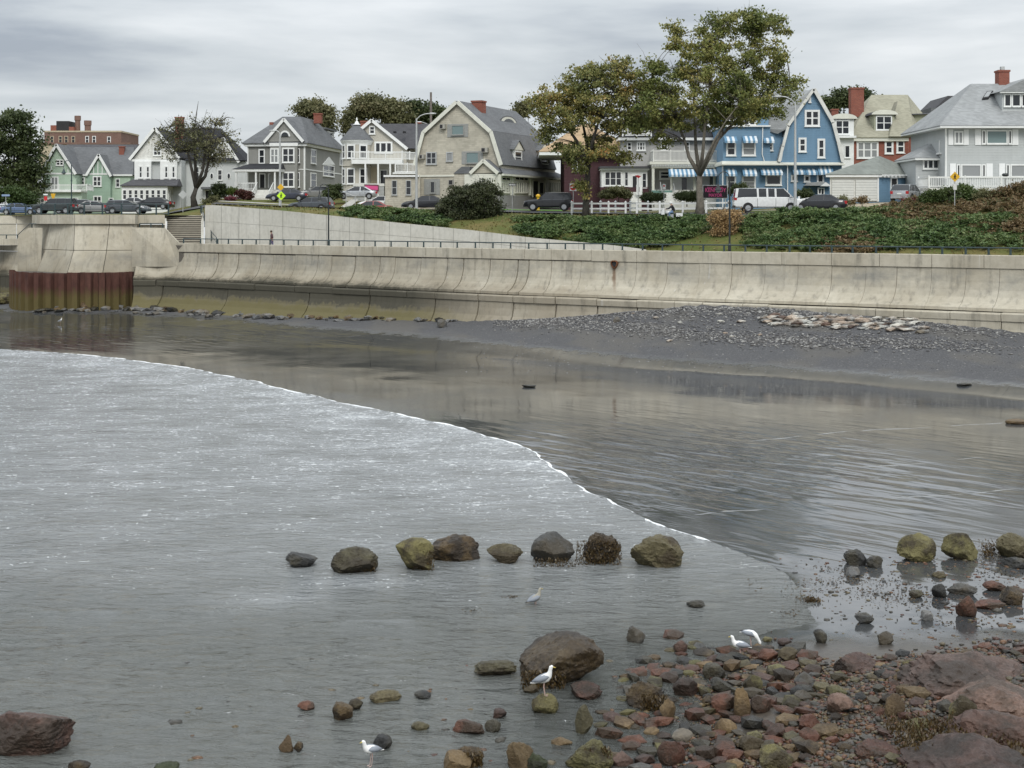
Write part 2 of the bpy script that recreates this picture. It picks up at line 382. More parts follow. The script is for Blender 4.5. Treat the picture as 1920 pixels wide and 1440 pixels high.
# sea water
def water_h(X, Y):
    a = .018*nz(X*.9, Y*1.9, .8, 21)+.010*nz(X, Y*1.8, 2.1, 22)+.005*nz(X, Y*2, 5.3, 23)
    return a
wys = [9.]
while wys[-1] < 260: wys.append(wys[-1]+max(.14, .006*wys[-1]))
wys = np.array(wys); wus = np.linspace(-1.15, .55, 420)
YY, UU = np.meshgrid(wys, wus, indexing='ij'); WX = UU*(YY*.62+12); WY = YY
d = poly_dist(WX, WY, EDGE_W)
amp = ss(1.5, -6, d)
wave = .05*np.exp(-((WY-36.8-.35*nz(WX, WX*0, .25, 31)-.05*(WX+8))/.45)**2)*ss(-1, -3, WX)*ss(-20, -16, WX)  # low swells between the boulders and the shingle
wave += .07*np.exp(-((WX+6.1)/.9)**2-((WY-37.6)/.35)**2)
wave += .05*np.exp(-((WX+3.0)/1.6)**2-((WY-35.4)/.25)**2)
wave += .035*np.exp(-((WY-38.2+.10*(WX+12))/.3)**2)*ss(-15, -13, WX)*ss(-7, -9, WX)
WZ = water_h(WX, WY)*(.25+.75*amp)*ss(120, 30, WY)+wave*ss(0, -2, d)+.004+.03*np.exp(-((d+.45)/.5)**2)*(WY > 38.5)
nr, nc = WX.shape; idx = np.arange(nr*nc).reshape(nr, nc)
Q = np.stack([idx[:-1, :-1], idx[:-1, 1:], idx[1:, 1:], idx[1:, :-1]], 2).reshape(-1, 4)
# snap vertices just outside the front to the front so that the sheet ends cleanly
inside = (d < .0).reshape(-1)
gx = poly_dist(WX+.05, WY, EDGE_W)-d; gy = poly_dist(WX, WY+.05, EDGE_W)-d; gl = np.hypot(gx, gy)+1e-9
cell = np.maximum(.14, .006*WY)*1.9
snap = (d >= 0) & (d < cell*1.3) & (WY > 38.5)
WX2 = np.where(snap, WX-gx/gl*d, WX); WY2 = np.where(snap, WY-gy/gl*d, WY); WZ = np.where(snap, .028, WZ)
keep = (inside | snap.reshape(-1) | ((WY < 38.5) & (d < 9)).reshape(-1)); Q = Q[keep[Q].all(1)]
t = NT('sea_water'); v = t.pos()
sh = t.node('ShaderNodeAttribute', attribute_name='shore').outputs['Fac']
b1 = t.noise(t.map(t.map(v, rot=(0, 0, R(10))), (1., 2.2, 1)), 1.5, 4, .6, .5); b2 = t.noise(t.map(v, (1, 1.8, 1)), 6., 4, .65, .4)
b0 = t.noise(t.map(t.map(v, rot=(0, 0, R(-14))), (.3, .9, 1)), .8, 3, .5, .6)
ht = t.math('ADD', t.math('MULTIPLY', b1, 3.6), t.math('ADD', t.math('MULTIPLY', b2, .7), t.math('MULTIPLY', b0, 4.6)))
# foam flecks: thin broken streaks, dense behind the swash front
f1 = t.noise(t.map(t.map(v, rot=(0, 0, R(-8))), (1.1, 2.0, 1)), 2.6, 4, .70, 1.2); f2 = t.noise(t.map(v, (.3, .42, 1)), 1., 5, .65)
thr = t.math('ADD', t.math('MULTIPLY', sh, -.105), .70); thr = t.math('SUBTRACT', thr, t.ramp(f2, .35, .7, -.035, .035))
fo = t.math('MULTIPLY', t.math('SUBTRACT', f1, thr), 22., clamp=True)
milk = t.math('MULTIPLY', sh, t.ramp(f2, .3, .65, .35, .75))
turb = t.mix(t.noise(v, .22, 3), (.080, .086, .080), (.115, .12, .112))
col = t.mix(milk, turb, (.36, .38, .395)); col = t.mix(t.math('MULTIPLY', fo, .8), col, (.78, .80, .80))
rough = t.mix(fo, t.mix(milk, (.07,)*3, (.22,)*3), (.7,)*3)
sea_m = t.fin(col, rough, t.bump(ht, 1., .045), 0, .5, **{'IOR': 1.34})
tr = t.node('ShaderNodeBsdfTransparent', {'Color': (.75, .78, .72)})
ms = t.node('ShaderNodeMixShader'); 
t.t.links.new(t.math('MULTIPLY', t.node('ShaderNodeAttribute', attribute_name='clear').outputs['Fac'], .42), ms.inputs[0])
t.t.links.new(t.b.outputs[0], ms.inputs[1]); t.t.links.new(tr.outputs[0], ms.inputs[2]); t.t.links.new(ms.outputs[0], t.out.inputs[0])
me = np_mesh('sea_water', np.stack([WX2, WY2, WZ], 2).reshape(-1, 3), Q, sea_m, True)
shore = (ss(-75, -2, d)*ss(34, 58, WY)*.95+ss(-9, 0, d)*ss(40, 60, WY)*.25)+.30*ss(52, 40, WY)*ss(34, 42, WY)+.45*np.exp(-((WX+6)/1.6)**2-((WY-37.5)/1.0)**2)+.5*np.exp(-((WX+4.2)/1.6)**2-((WY-39.4)/.8)**2)
me.attributes.new('shore', 'FLOAT', 'POINT').data.foreach_set('value', np.clip(shore, 0, 1.2).reshape(-1).astype(np.float32))
clear = ss(36, 31, WY)*ss(-4.5, 0, d+ss(-2, 2, WX)*3)
me.attributes.new('clear', 'FLOAT', 'POINT').data.foreach_set('value', clear.reshape(-1).astype(np.float32))
props(link('sea', me), 'shallow grey sea water spreading over the sand', None, None, 'structure')

# foam line along the swash front and thin wave lines on the wet flat: low mounded strips
foam_m = plain('sea_foam', (.72, .74, .74), .6, .12, 14)
film_m = plain('thin_water_ridge', (.20, .205, .20), .12, .2, 3)
def strip(path, wid, hgt, zoff, mb, seed=0):
    a = np.array(path); g = np.gradient(a, axis=0); n = np.stack([-g[:, 1], g[:, 0]], 1); n /= np.linalg.norm(n, axis=1)[:, None]+1e-9
    s = np.cumsum(np.r_[0, np.hypot(*np.diff(a, axis=0).T)])
    ww = wid*(.5+.55*nz(s, s*0, .7, seed)+.5*nz(s, s*0, 3.1, seed+1)); ww = np.clip(ww, wid*.1, None)
    ends = np.minimum(np.arange(len(a)), np.arange(len(a))[::-1])/6.; ww = ww*np.clip(ends+.1, 0, 1)
    rings = []
    for i in range(len(a)):
        row = []
        for q, hq in ((-.5, 0), (-.25, .8), (0, 1), (.25, .7), (.5, 0)):
            p = a[i]+n[i]*q*ww[i]; z = max(.022, 0)
            row.append((p[0], p[1], ZS[i]+zoff+hq*hgt*min(1, ww[i]/wid)))
        rings.append(row)
    mb.loft(rings, False, False)
mb = MB()
path = [p for p in EDGE_W if 43.6 < p[1] < 125]
path = resample([(float(a_), float(b_)) for a_, b_ in path], .18, .09, 12)
ZS = [.018]*len(path); strip(path, .2, .035, 0, mb, 40)
mb.obj('foam_line', foam_m, None, True, recalc=False); props(bpy.data.objects['foam_line'], 'thin white foam line along the advancing edge of the wave', 'foam', None, 'stuff')
mb = MB()
for k, (pts, wid, h) in enumerate([
    ([(1212,978),(1300,966),(1400,957),(1500,952),(1600,944),(1700,934),(1800,926),(1925,916)], .28, .03),
    ([(1330,832),(1450,822),(1560,812),(1680,804),(1800,797),(1925,790)], .3, .02),
    ([(1560,877),(1680,872),(1800,861),(1925,850)], .22, .02),
    ([(0,655-35),(120,612),(240,606),(370,601)], .3, .02),
    ([(560,640),(700,625),(850,612)], .3, .015),
    ([(1345,1024),(1420,1040),(1500,1046)], .14, .01)]):
    pp = [tuple(on_sand(a_, b_)[:2]) for a_, b_ in pts]; pp = resample(pp, .3, .22, 50+k)
    A = np.array(pp); ZS = list(sandz(A[:, 0], A[:, 1])); strip(pp, wid*.6, h*.7, -.004, mb, 60+k)
mb.obj('wave_line', film_m, None, True, recalc=False); props(bpy.data.objects['wave_line'], 'thin wave lines crossing the wet sand', 'wave', None, 'stuff')

# ------------------------------------------------------------------ upland terrain
KEY = {
 -500:[(196,10.1),(199,10.1),(205,10.1),(212,10.1),(220,10.3),(230,10.5),(260,10.8)],
   40:[(171,10.15),(173,10.15),(176,10.15),(180,10.15),(190,10.15),(200,10.2),(240,10.8)],
   76:[(157,10.15),(159,10.15),(162,10.15),(170,10.15),(180,10.15),(195,10.2),(240,10.8)],
  306:[(158,10.15),(160,10.15),(162,10.15),(170,10.25),(180,10.4),(195,10.7),(240,11.2)],
  384:[(160.6,10.15),(163,10.6),(166,10.9),(172,11.2),(182,11.6),(192,11.9),(240,12.2)],
  388:[(155.4,10.95),(160,11.15),(166,11.3),(172,11.5),(182,12.1),(192,12.4),(240,12.6)],
  600:[(142.4,9.9),(146,10.5),(152,10.8),(165,10.95),(174,11.8),(187,12.5),(230,12.8)],
  700:[(137.4,9.45),(142,10.2),(148,10.7),(160,10.8),(168,11.2),(180,12.3),(230,12.6)],
  820:[(132.4,8.75),(138,9.7),(145,10.5),(155,10.6),(163,10.9),(175,11.4),(230,12.)],
 1000:[(124.4,7.9),(130,9.1),(136,10.1),(142,10.35),(153,10.5),(168,10.9),(230,11.8)],
 1200:[(118.4,6.95),(124,8.5),(130,10.0),(136,10.1),(146,10.3),(160,10.8),(230,11.8)],
 1400:[(112,6.9),(118,8.5),(123,9.8),(129,10.1),(139,10.3),(152,10.8),(230,11.8)],
 1560:[(109,6.9),(115,8.6),(121,9.9),(127,10.2),(137,10.7),(148,11.2),(230,12)],
 1700:[(106.5,6.9),(113,8.7),(119,10.1),(127,10.6),(139,11.1),(149,11.7),(230,12.2)],
 1920:[(102,6.9),(110,9.0),(118,10.9),(126,11.5),(136,11.8),(150,12.2),(230,12.4)],
 2500:[(91,6.9),(100,9.2),(110,10.9),(120,11.5),(130,11.8),(144,12.2),(230,12.4)]}
kp = sorted(KEY); FAR = [(420, 11.5), (900, 11), (4000, 10)]
def column(px):
    out = []
    for r in range(7):
        out.append((float(np.interp(px, kp, [KEY[k][r][0] for k in kp])), float(np.interp(px, kp, [KEY[k][r][1] for k in kp]))))
    return out+FAR
def upz(px, D):
    c = column(px); return float(np.interp(D, [a for a, b in c], [b for a, b in c]))
def onup(px, D, dz=0.): return PZ(px, D, upz(px, D)+dz)
cols = list(range(-500, 2501, 20))+[384, 388, 306, 76]; cols = sorted(set(cols))
V3 = []; sub = 5
for px in cols:
    c = column(px)
    for r in range(9):
        for q in range(sub):
            a = q/sub; D = c[r][0]*(1-a)+c[r+1][0]*a; z = c[r][1]*(1-a)+c[r+1][1]*a
            n_ = mn.noise(Vector((px*.02, D*.3, 1)))*.12 if (r or q) and r < 6 else 0
            V3.append(PZ(px, D, z+n_))
    V3.append(PZ(px, 4000, 10))
V3 = np.array([tuple(q) for q in V3]); k = 9*sub+1; idx = np.arange(len(cols)*k).reshape(len(cols), k)
Q = np.stack([idx[:-1, :-1], idx[1:, :-1], idx[1:, 1:], idx[:-1, 1:]], 2).reshape(-1, 4)
t = NT('lawn_and_soil'); v = t.pos(); a = t.noise(v, .22, 4, .6); b = t.noise(v, 3., 4, .7)
col = t.mix(t.ramp(a, .38, .62), (.085, .105, .030), (.17, .135, .055)); col = t.mix(t.ramp(b, .4, .7, 0, .6), col, (.06, .075, .022))
gm = t.fin(col, .95, t.bump(b, .5, .05), 0, .1)
me = np_mesh('ground', V3, Q, gm, True)
props(link('ground', me), 'grassy bank and lawns rising behind the promenade to the street', None, None, 'structure')
def ribbon(name, label, pts, wdt, dz, mat, kind='structure', lift=.05):
    """paved sheet laid on the upland: pts (px, D) near edge, wdt depth"""
    mb = MB(); rings = []
    for (p0, d0), (p1, d1) in zip(pts[:-1], pts[1:]):
        n = max(1, int(abs(p1-p0)/20))
        for i in range(n):
            a = i/n; px = p0+(p1-p0)*a; D = d0+(d1-d0)*a
            rings.append([onup(px+(q*0), D+wdt*q/6, dz+lift) for q in range(7)])
    rings.append([onup(pts[-1][0], pts[-1][1]+wdt*q/6, dz+lift) for q in range(7)])
    mb.loft(rings, False, False); return props(mb.obj(name, mat, None, True, recalc=False), label, None, None, kind)
asph = plain('asphalt', (.07, .07, .07), .9, .12, 3); concp = plain('pale_pavement', (.36, .35, .32), .9, .12, 2)
ribbon('road', 'asphalt street along the sea front', [(-500,206),(-100,200),(40,183),(76,163),(306,163),(384,167),(600,155),(700,149),(820,146),(1000,137),(1200,131),(1400,124.5),(1700,120),(2400,112)], 7.5, .1, asph)
ribbon('pavement', 'pale pavement along the far side of the street', [(384,174.7),(600,162.7),(700,156.7),(820,153.7),(1000,144.7),(1200,138.7),(1400,132.2),(1560,128.7)], 1.6, .22, concp)
ribbon('driveway', 'sandy driveway in front of the blue garage', [(1560,131),(1760,129)], 11, .12, plain('sandy_paving', (.33, .28, .20), .95, .1))
ribbon('bright_lawn', 'bright green lawn in front of the shingled house', [(938,146.5),(1055,144)], 9, .12, plain('mown_grass', (.07, .19, .02), .95, .2, 3))
# promenade floor between sea wall and bank
mb = MB(); rings = []
for px in range(320, 2501, 20):
    d0 = wallD(px)+.45; d1 = column(px)[0][0]+.6
    if px < 388: d1 = 156
    rings.append([PZ(px, d0, 6.86), PZ(px, d1, 6.86)])
mb.loft(rings, False, False)
props(mb.obj('promenade', concp, None, recalc=False), 'concrete promenade behind the sea wall', None, None, 'structure')
mb = MB(); mb.loft([[PZ(px, 165+(0 if px > -100 else (-100-px)*.05), 6.86), PZ(px, 172+(0 if px > -100 else (-100-px)*.06), 6.86)] for px in (-500, -100, 0, 30, 62)], False, False)
props(mb.obj('promenade', concp, None, recalc=False), 'concrete promenade behind the far left sea wall', None, None, 'structure')
# ------------------------------------------------------------------ concrete of the sea wall
def concrete(name, c1, c2, algae=True, cream=.5, streak=1.):
    t = NT(name); v = t.pos(); x, y, z = t.sep(v)
    a = t.noise(v, .35, 5, .6); b = t.noise(v, 2.6, 6, .65); c = t.noise(v, 14, 3, .6)
    st = t.noise(t.map(v, (1.6, 1.6, .16)), 1.3, 5, .62); st2 = t.noise(t.map(v, (3.2, 3.2, .10)), 1.5, 4, .6)
    col = t.mix(t.ramp(a, .32, .68), c1, c2)
    col = t.mix(t.ramp(b, .42, .75, 0, .35), col, sc(c1, .62))
    # dark water streaks
    col = t.mix(t.math('MULTIPLY', t.ramp(st, .52, .70, 0, .55*streak), t.ramp(b, .3, .6, .4, 1.)), col, (.12, .115, .10))
    # rust and lime runs
    ru = t.math('MULTIPLY', t.ramp(st2, .66, .74), t.ramp(t.noise(v, .12, 2), .5, .6))
    col = t.mix(t.math('MULTIPLY', ru, .5), col, (.26, .14, .055))
    li = t.ramp(t.noise(t.map(v, (2.3, 2.3, .12), loc=(9, 4, 0)), 1.6, 3, .5), .69, .74, 0, .5)
    col = t.mix(li, col, (.55, .54, .50))
    # grey weather band on the curved face
    g = t.math('MULTIPLY', t.ramp(z, 4.5, 5.6), t.ramp(z, 6.6, 5.9))
    g = t.math('MULTIPLY', g, t.ramp(t.noise(t.map(v, (.3, .3, .5)), 1, 5, .7), .42, .66, 0, .75))
    col = t.mix(g, col, (.20, .20, .185))
    if algae:
        zn = t.math('ADD', z, t.math('ADD', t.ramp(b, .3, .7, -.22, .22), t.ramp(a, .3, .7, -.3, .3)))
        lf = t.ramp(x, -1.5, -8.5)   # only the older left-hand length is overgrown
        og = t.math('MULTIPLY', t.math('MULTIPLY', t.ramp(zn, 4.6, 4.0), t.ramp(x, 14, 2)), .38)
        col = t.mix(og, col, (.16, .125, .085))
        col = t.mix(t.math('MULTIPLY', t.ramp(zn, 6.8, 4.4), t.ramp(x, 4, -10, 0, .42)), col, (.17, .145, .10))
        dk = t.math('MULTIPLY', t.math('MULTIPLY', t.ramp(zn, 1.7, 2.35), t.ramp(zn, 4.25, 3.75)), lf)
        col = t.mix(t.math('MULTIPLY', dk, .76), col, (.020, .023, .017))
        yl = t.math('MULTIPLY', t.ramp(zn, 2.35, 1.75), lf)
        col = t.mix(t.math('MULTIPLY', yl, .8), col, (.10, .088, .028))
    if algae:   # rust run below the broken outlet
        rs = t.math('MULTIPLY', t.ramp(t.math('ABSOLUTE', t.math('ADD', t.math('SUBTRACT', x, 7.80), t.ramp(b, .3, .7, -.05, .05))), .17, .05), t.math('MULTIPLY', t.ramp(z, 3.9, 5.2), t.ramp(z, 6.35, 6.2)))
        col = t.mix(t.math('MULTIPLY', rs, .75), col, (.13, .065, .03))
    t.fin(col, .9, t.bump(t.math('ADD', b, t.math('MULTIPLY', c, .4)), .35, .05), 0, .25)
    return t.m
CW = concrete('sea_wall_concrete', (.375, .338, .262), (.50, .465, .38))
CR = concrete('retaining_wall_concrete', (.47, .455, .40), (.56, .545, .49), False, .3, .55)
CT = plain('coping_concrete', (.47, .44, .36), .9, .14, 1.2, bump=.3)
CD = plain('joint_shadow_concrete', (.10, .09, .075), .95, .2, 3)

def wf(px):
    a = PZ(px-4, wallD(px-4), 0); b = PZ(px+4, wallD(px+4), 0); tdir = (b-a).normalized()
    n = Vector((tdir.y, -tdir.x, 0));  return PZ(px, wallD(px), 0), n
def wall_panel(mb, px0, px1, prof, fr=None, gap=.035):
    """closed prism of a (outwards, height) profile swept along the wall line"""
    fr = fr or wf
    p0, _ = fr(px0); p1, _ = fr(px1); Lg = (p1-p0).length; g = gap/Lg*(px1-px0)
    n = max(2, int(Lg/2.5)+1); rings = []
    for i in range(n+1):
        px = px0+g+(px1-px0-2*g)*i/n; p, nn = fr(px)
        rings.append([p+nn*o+Vector((0, 0, h)) for o, h in prof])
    mb.loft(rings)
wall = thing('sea_wall', 'long curved concrete sea wall with coping, hollow curved face and stepped foot, across the back of the beach', 'sea wall', PZ(1000, wallD(1000), 0), world=True)
face_j = [335,372,410,448,489,513,554,597,623,667,714,742,790,840,870,920,972,993,1035,1090,1137,1194,1252,1312,1373,1435,1497,1560,1624,1682,1747,1812,1875,1940,2010,2080,2150,2220,2300]
cop_j = [335,405,500,600,700,800,905,985,1035,1110,1195,1282,1372,1467,1560,1650,1748,1846,1945,2050,2150,2300]
apr_j = [257,330,453,606,720,842,923,989,1064,1142,1217,1288,1411,1458,1569,1660,1713,1896,2000,2100,2300]
led_j = [257,300,360,430,505,580,650,720,790,842,923,989,1024,1064,1142,1217,1288,1336,1411,1458,1569,1660,1713,1800,1896,2000,2100,2300]
face_prof = [(.02,6.40),(.03,6.0),(.08,5.5),(.2,5.0),(.42,4.55),(.78,4.15),(1.25,3.9),(1.25,3.7),(-.3,3.7),(-.5,6.40)]
# the shuttering bands of the face vary a little
for a, b in zip(face_j[:-1], face_j[1:]):
    mb = MB(); dz = random.uniform(-.06, .06) if a < 990 else 0
    j = random.uniform(-.02, .03); wall_panel(mb, a, b, [(o+j, h+(dz if h > 6.3 else 0)) for o, h in face_prof], gap=random.choice((.03, .055, .08)) if a < 1000 else .014)
    mb.obj('face_panel', CW, wall)
for a, b in zip(cop_j[:-1], cop_j[1:]):
    mb = MB(); o = random.uniform(.0, .015)
    lo = 6.43 if a > 1100 else 6.47
    wall_panel(mb, a, b, [(.10+o, lo), (.10+o, 7.26), (.06+o, 7.30), (-.4, 7.30), (-.4, lo)], gap=.02)
    mb.obj('coping_panel', CW, wall)
for a, b in zip(led_j[:-1], led_j[1:]):
    mb = MB(); o = random.uniform(-.05, .05); h = random.uniform(-.04, .03)
    wall_panel(mb, a, b, [(1.72+o, 3.12), (1.75+o, 3.55+h), (1.68+o, 3.64+h), (.5, 3.66+h), (.5, 3.12)], gap=.045 if b < 1150 else .025)
    mb.obj('ledge_block', CW, wall)
apr_prof = [(1.62, 3.10), (1.66, 2.6), (1.80, 2.0), (2.1, 1.45), (2.6, .95), (3.3, .55), (3.5, .0), (.3, 0), (.3, 3.10)]
for a, b in zip(apr_j[:-1], apr_j[1:]):
    mb = MB(); j = random.uniform(-.03, .03); wall_panel(mb, a, b, [(o+j, h) for o, h in apr_prof], gap=.07 if b < 1300 else .03)
    mb.obj('apron_panel', CW, wall)
mb = MB(); wall_panel(mb, 262, 2300, [(1.5, 0), (1.5, 3.2), (.9, 3.85), (.25, 4.45), (-.05, 5.2), (-.1, 6.3), (0, 7.1), (-.35, 7.1), (-.5, 0)], gap=0)
mb.obj('wall_core', CD, wall)
# the wall's end by the steps: raised shoulder with a slanted shoulder down to the coping
FW = lambda px: wf(px)
mb = MB()
p, n = wf(262); pts = [(248, 426.5), (309, 427.5), (336, 456), (336, 500), (248, 500)]
rings = []
for off in (.12, -.42):
    rings.append([PZ(a, wallD(max(a, 262))-.0, 0)+n*off+Vector((0, 0, CH-(b-HZ)/F*wallD(max(a, 262)))) for a, b in pts])
mb.loft(rings); mb.obj('shoulder_panel', CW, wall)
mb = MB(); wall_panel(mb, 255, 336, face_prof, gap=.03); mb.obj('face_panel', CW, wall)
# rusty outlet with stain
fr_p, fr_n = wf(1154); base = fr_p+fr_n*.12+Vector((0, 0, CH-(495-HZ)/F*wallD(1154)))
outl = thing('drain_outlet', 'rusty broken round drain outlet with a rust stain running down the sea wall', 'drain outlet', base, world=True)
mb = MB(); rust_m = plain('rust', (.13, .055, .025), .9, .4, 6); tdir = Vector((-fr_n.y, fr_n.x, 0))
mb.loft([[base+fr_n*o+(tdir*math.cos(a)+Vector((0, 0, 1))*math.sin(a))*r*(1+.12*math.sin(3*a)) for a in [2*math.pi*k/14 for k in range(14)]] for o, r in ((-.15, .30), (.10, .32), (.14, .24), (-.1, .2))]); mb.obj('pipe_rim', rust_m, outl)
mb = MB(); mb.disc(base+fr_n*.02, fr_n, .2, .05, 12); mb.obj('pipe_opening', M['dark'], outl)
mb = MB(); rn = []
for o, h, w_ in ((.06, -.2, .12), (.05, -.8, .10), (.12, -1.4, .07), (.30, -1.95, .05), (.62, -2.4, .03)):
    q = fr_p+fr_n*(o+.02)+Vector((0, 0, base.z+h)); rn.append([q-tdir*w_-Vector((0, 0, 0)), q+tdir*w_])
# ------------------------------------------------------------------ left wall beyond the bastion
def lf(px):
    D = lambda q: float(np.interp(q, [a for a, b in LEFT_D], [b for a, b in LEFT_D]))
    a = PZ(px-4, D(px-4), 0); b = PZ(px+4, D(px+4), 0); td = (b-a).normalized()
    return PZ(px, D(px), 0), Vector((td.y, -td.x, 0))
lw = thing('sea_wall', 'concrete sea wall running off to the left behind the bastion, with a street wall above', 'sea wall', PZ(0, 168, 0), world=True)
for a, b in [(-500,-300),(-300,-160),(-160,-60),(-60,8),(8,72)]:
    mb = MB(); wall_panel(mb, a, b, [(.1, 6.2), (.1, 7.55), (-.4, 7.55), (-.4, 6.2)], lf, .03); mb.obj('coping_panel', CW, lw)
    mb = MB(); wall_panel(mb, a, b, [(o, h-.25) for o, h in face_prof], lf, .04); mb.obj('face_panel', CW, lw)
    mb = MB(); wall_panel(mb, a, b, [(1.2, 3.3), (1.2, 3.6), (0, 3.6), (0, 0), (1.2, 0)], lf, .04); mb.obj('foot_panel', CW, lw)
for a, b in [(-500,-300),(-300,-160),(-160,-60),(-60,31),(31,80)]:
    mb = MB(); rg = []
    for px in (a+.4, b-.4):
        D = 172+max(0, (-100-px)*.06); rg.append([PZ(px, D, 6.8), PZ(px, D, 9.22), PZ(px, D+.5, 9.22), PZ(px, D+.5, 6.8)])
    mb.loft(rg); mb.obj('street_wall_panel', CT, lw)
    mb = MB(); mb.loft([[q+Vector((0, dy, dz)) for dy, dz in ((-.12, 2.43), (-.12, 3.35), (.6, 3.35), (.6, 2.43))] for q in [PZ(px, 172+max(0, (-100-px)*.06), 6.8) for px in (a+.4, b-.4)]]); mb.obj('street_coping', CT, lw)

# ------------------------------------------------------------------ the bastion
bas = thing('bastion', 'tall tapering concrete bastion with a level parapet, standing on rusty sheet piles', 'bastion', PZ(165, 152, 0), world=True)
def zat(py, D): return CH-(py-HZ)/F*D
up_pl = [(60,163),(92,156.5),(140,151.5),(205,151.5),(250,152.6),(262,160)]
lo_pl = [(56,164),(64,156),(122,149.6),(190,149.3),(260,150.7),(266,160)]
def tier(name, pa, pb, za, zb, i, gap=.03, inset=.0, mat=None):
    """one flat concrete face between plan corners i and i+1, 0.6 m thick; pa low plan, pb high plan"""
    cen = PZ(165, 170, 0); mb = MB(); rg = []
    for q in (0, 1):
        A = PZ(*pa[i+q], 0); B = PZ(*pb[i+q], 0); o = PZ(*pa[i+1-q], 0)
        sh_ = (o-A).normalized()*gap
        ia = (cen-A).normalized()*.6; ib = (cen-B).normalized()*.6
        rg.append([A+sh_+Vector((0, 0, za)), B+sh_+Vector((0, 0, zb)), B+ib+sh_+Vector((0, 0, zb)), A+ia+sh_+Vector((0, 0, za))])
    mb.loft(rg); mb.obj(name, mat or CW, bas)
mid_pl = [(60,163),(86,155.8),(138,150.7),(200,150.5),(254,151.8),(264,160)]
for i in range(5):
    tier('lower_panel', lo_pl, mid_pl, 3.6, 6.55, i); tier('upper_panel', mid_pl, up_pl, 6.6, 9.2, i)
cop = [(60,163),(74,156),(140,151.2),(205,151.2),(254,152.3),(262,160)]
for i in range(5): tier('parapet_panel', cop, cop, 9.24, 10.18, i, .02)
mb = MB(); rg = []
for px, D in ((250, 156.5), (309, 156.5)): rg.append([PZ(px, D, 9.2), PZ(px, D, 10.18), PZ(px, D+.4, 10.18), PZ(px, D+.4, 9.2)])
mb.loft(rg); mb.obj('parapet_panel', CW, bas)
mb = MB(); rg = []
for px, D in ((250, 157), (309, 157)): rg.append([PZ(px, D, 6.9), PZ(px, D, 9.15), PZ(px, D+.4, 9.15), PZ(px, D+.4, 6.9)])
mb.loft(rg); mb.obj('upper_panel', CW, bas)
mb = MB(); rg = []
for pl, z in ((lo_pl, 3.7), (mid_pl, 6.55), (up_pl, 10.0)):
    cen = PZ(165, 168, 0); rg.append([cen+(PZ(a, b, 0)-cen)*.96+Vector((0, 0, z)) for a, b in pl]+[PZ(262, 172, z), PZ(60, 172, z)])
mb.loft(rg); mb.obj('core', CD, bas)
mb = MB(); mb.loft([[PZ(165, 170, z)+(PZ(a, b, z)-PZ(165, 170, z))*.985 for a, b in cop]+[PZ(309, 158, z), PZ(310, 160.5, z), PZ(60, 172, z)] for z in (9.6, 10.12)]); mb.obj('platform', concp, bas)
# left shoulder
mb = MB(); rg = []
for D in (156.2, 156.8): rg.append([PZ(a, D, zat(b, D)) for a, b in ((33, 446), (53, 427), (80, 427), (76, 512), (33, 512))])
mb.loft(rg); mb.obj('shoulder_panel', CW, bas)
# sheet piles: each pile is one corrugation of folded steel
sp_m = NT('rusty_sheet_pile'); v = sp_m.pos(); z = sp_m.sep(v)[2]; a = sp_m.noise(sp_m.map(v, (1, 1, .4)), 2.2, 5, .65); b = sp_m.noise(v, 9, 3)
c_ = sp_m.mix(sp_m.ramp(a, .3, .7), (.050, .022, .018), (.105, .048, .036)); c_ = sp_m.mix(sp_m.math('MULTIPLY', sp_m.ramp(sp_m.math('ADD', z, sp_m.ramp(a, .3, .7, -.4, .4)), 2.9, 1.9), .7), c_, (.11, .10, .032))
sp_m.fin(c_, .85, sp_m.bump(b, .5, .02), 0, .25)
pil = thing('sheet_pile_skirt', 'rust-brown corrugated steel sheet piles curving round the foot of the bastion', 'sheet piling', PZ(140, 149, 0), world=True)
cx, cy = PZ(139, 156, 0).x, 157.
arc = [tuple(PZ(139-118*math.copysign(abs(math.cos(th))**.55, math.cos(th)), 158-10.9*math.sin(th)**.55, 0)[:2]) for th in np.linspace(.06, math.pi-.06, 4000)]
A = np.array(arc); S = np.cumsum(np.r_[0, np.hypot(*np.diff(A, axis=0).T)]); tot = S[-1]; npil = 20; pw = tot/npil
def apt(s): return np.array([np.interp(s, S, A[:, 0]), np.interp(s, S, A[:, 1])])
for i in range(npil):
    s0 = i*pw; mb = MB(); ring = []
    for f, o in ((0, -.30), (.36, -.30), (.48, .22), (.88, .22), (1., -.30)):
        s = min(tot-.01, s0+f*pw*.998); p = apt(s); q = apt(min(s+.05, tot)); r_ = apt(max(s-.05, 0)); tt = (q-r_)/np.linalg.norm(q-r_); nn = np.array([tt[1], -tt[0]])
        ring.append((p+nn*o, nn))
    zt_ = 4.42+random.uniform(-.05, .05)
    rgs = [[(*(p+nn*d_), z_) for p, nn in ring] for d_, z_ in ((0, .3), (0, zt_))]
    mb.loft(rgs, False, False); rgs = [[(*(p+nn*d_), z_) for p, nn in ring] for d_, z_ in ((-.05, .3), (-.05, zt_))]; mb.loft(rgs, False, False)
    mb.loft([[(*p, zt_) for p, nn in ring], [(*(p-nn*.05), zt_) for p, nn in ring]], False, False)
    mb.obj('sheet_pile', sp_m.m, pil)
mb = MB(); mb.loft([[(cx+(p[0]-cx)*.94, cy+(p[1]-cy)*.94, z_) for p in A[::60]] for z_ in (3.4, 4.3)]); mb.obj('concrete_fill', CD, pil)
M['old_pile'] = plain('blackened_sheet_pile', (.035, .03, .018), .9, .4, 2)
p2 = thing('sheet_pile_skirt', 'short length of dark rusty sheet piles at the far left edge, beyond the bastion', 'sheet piling', PZ(0, 164, 0), world=True)
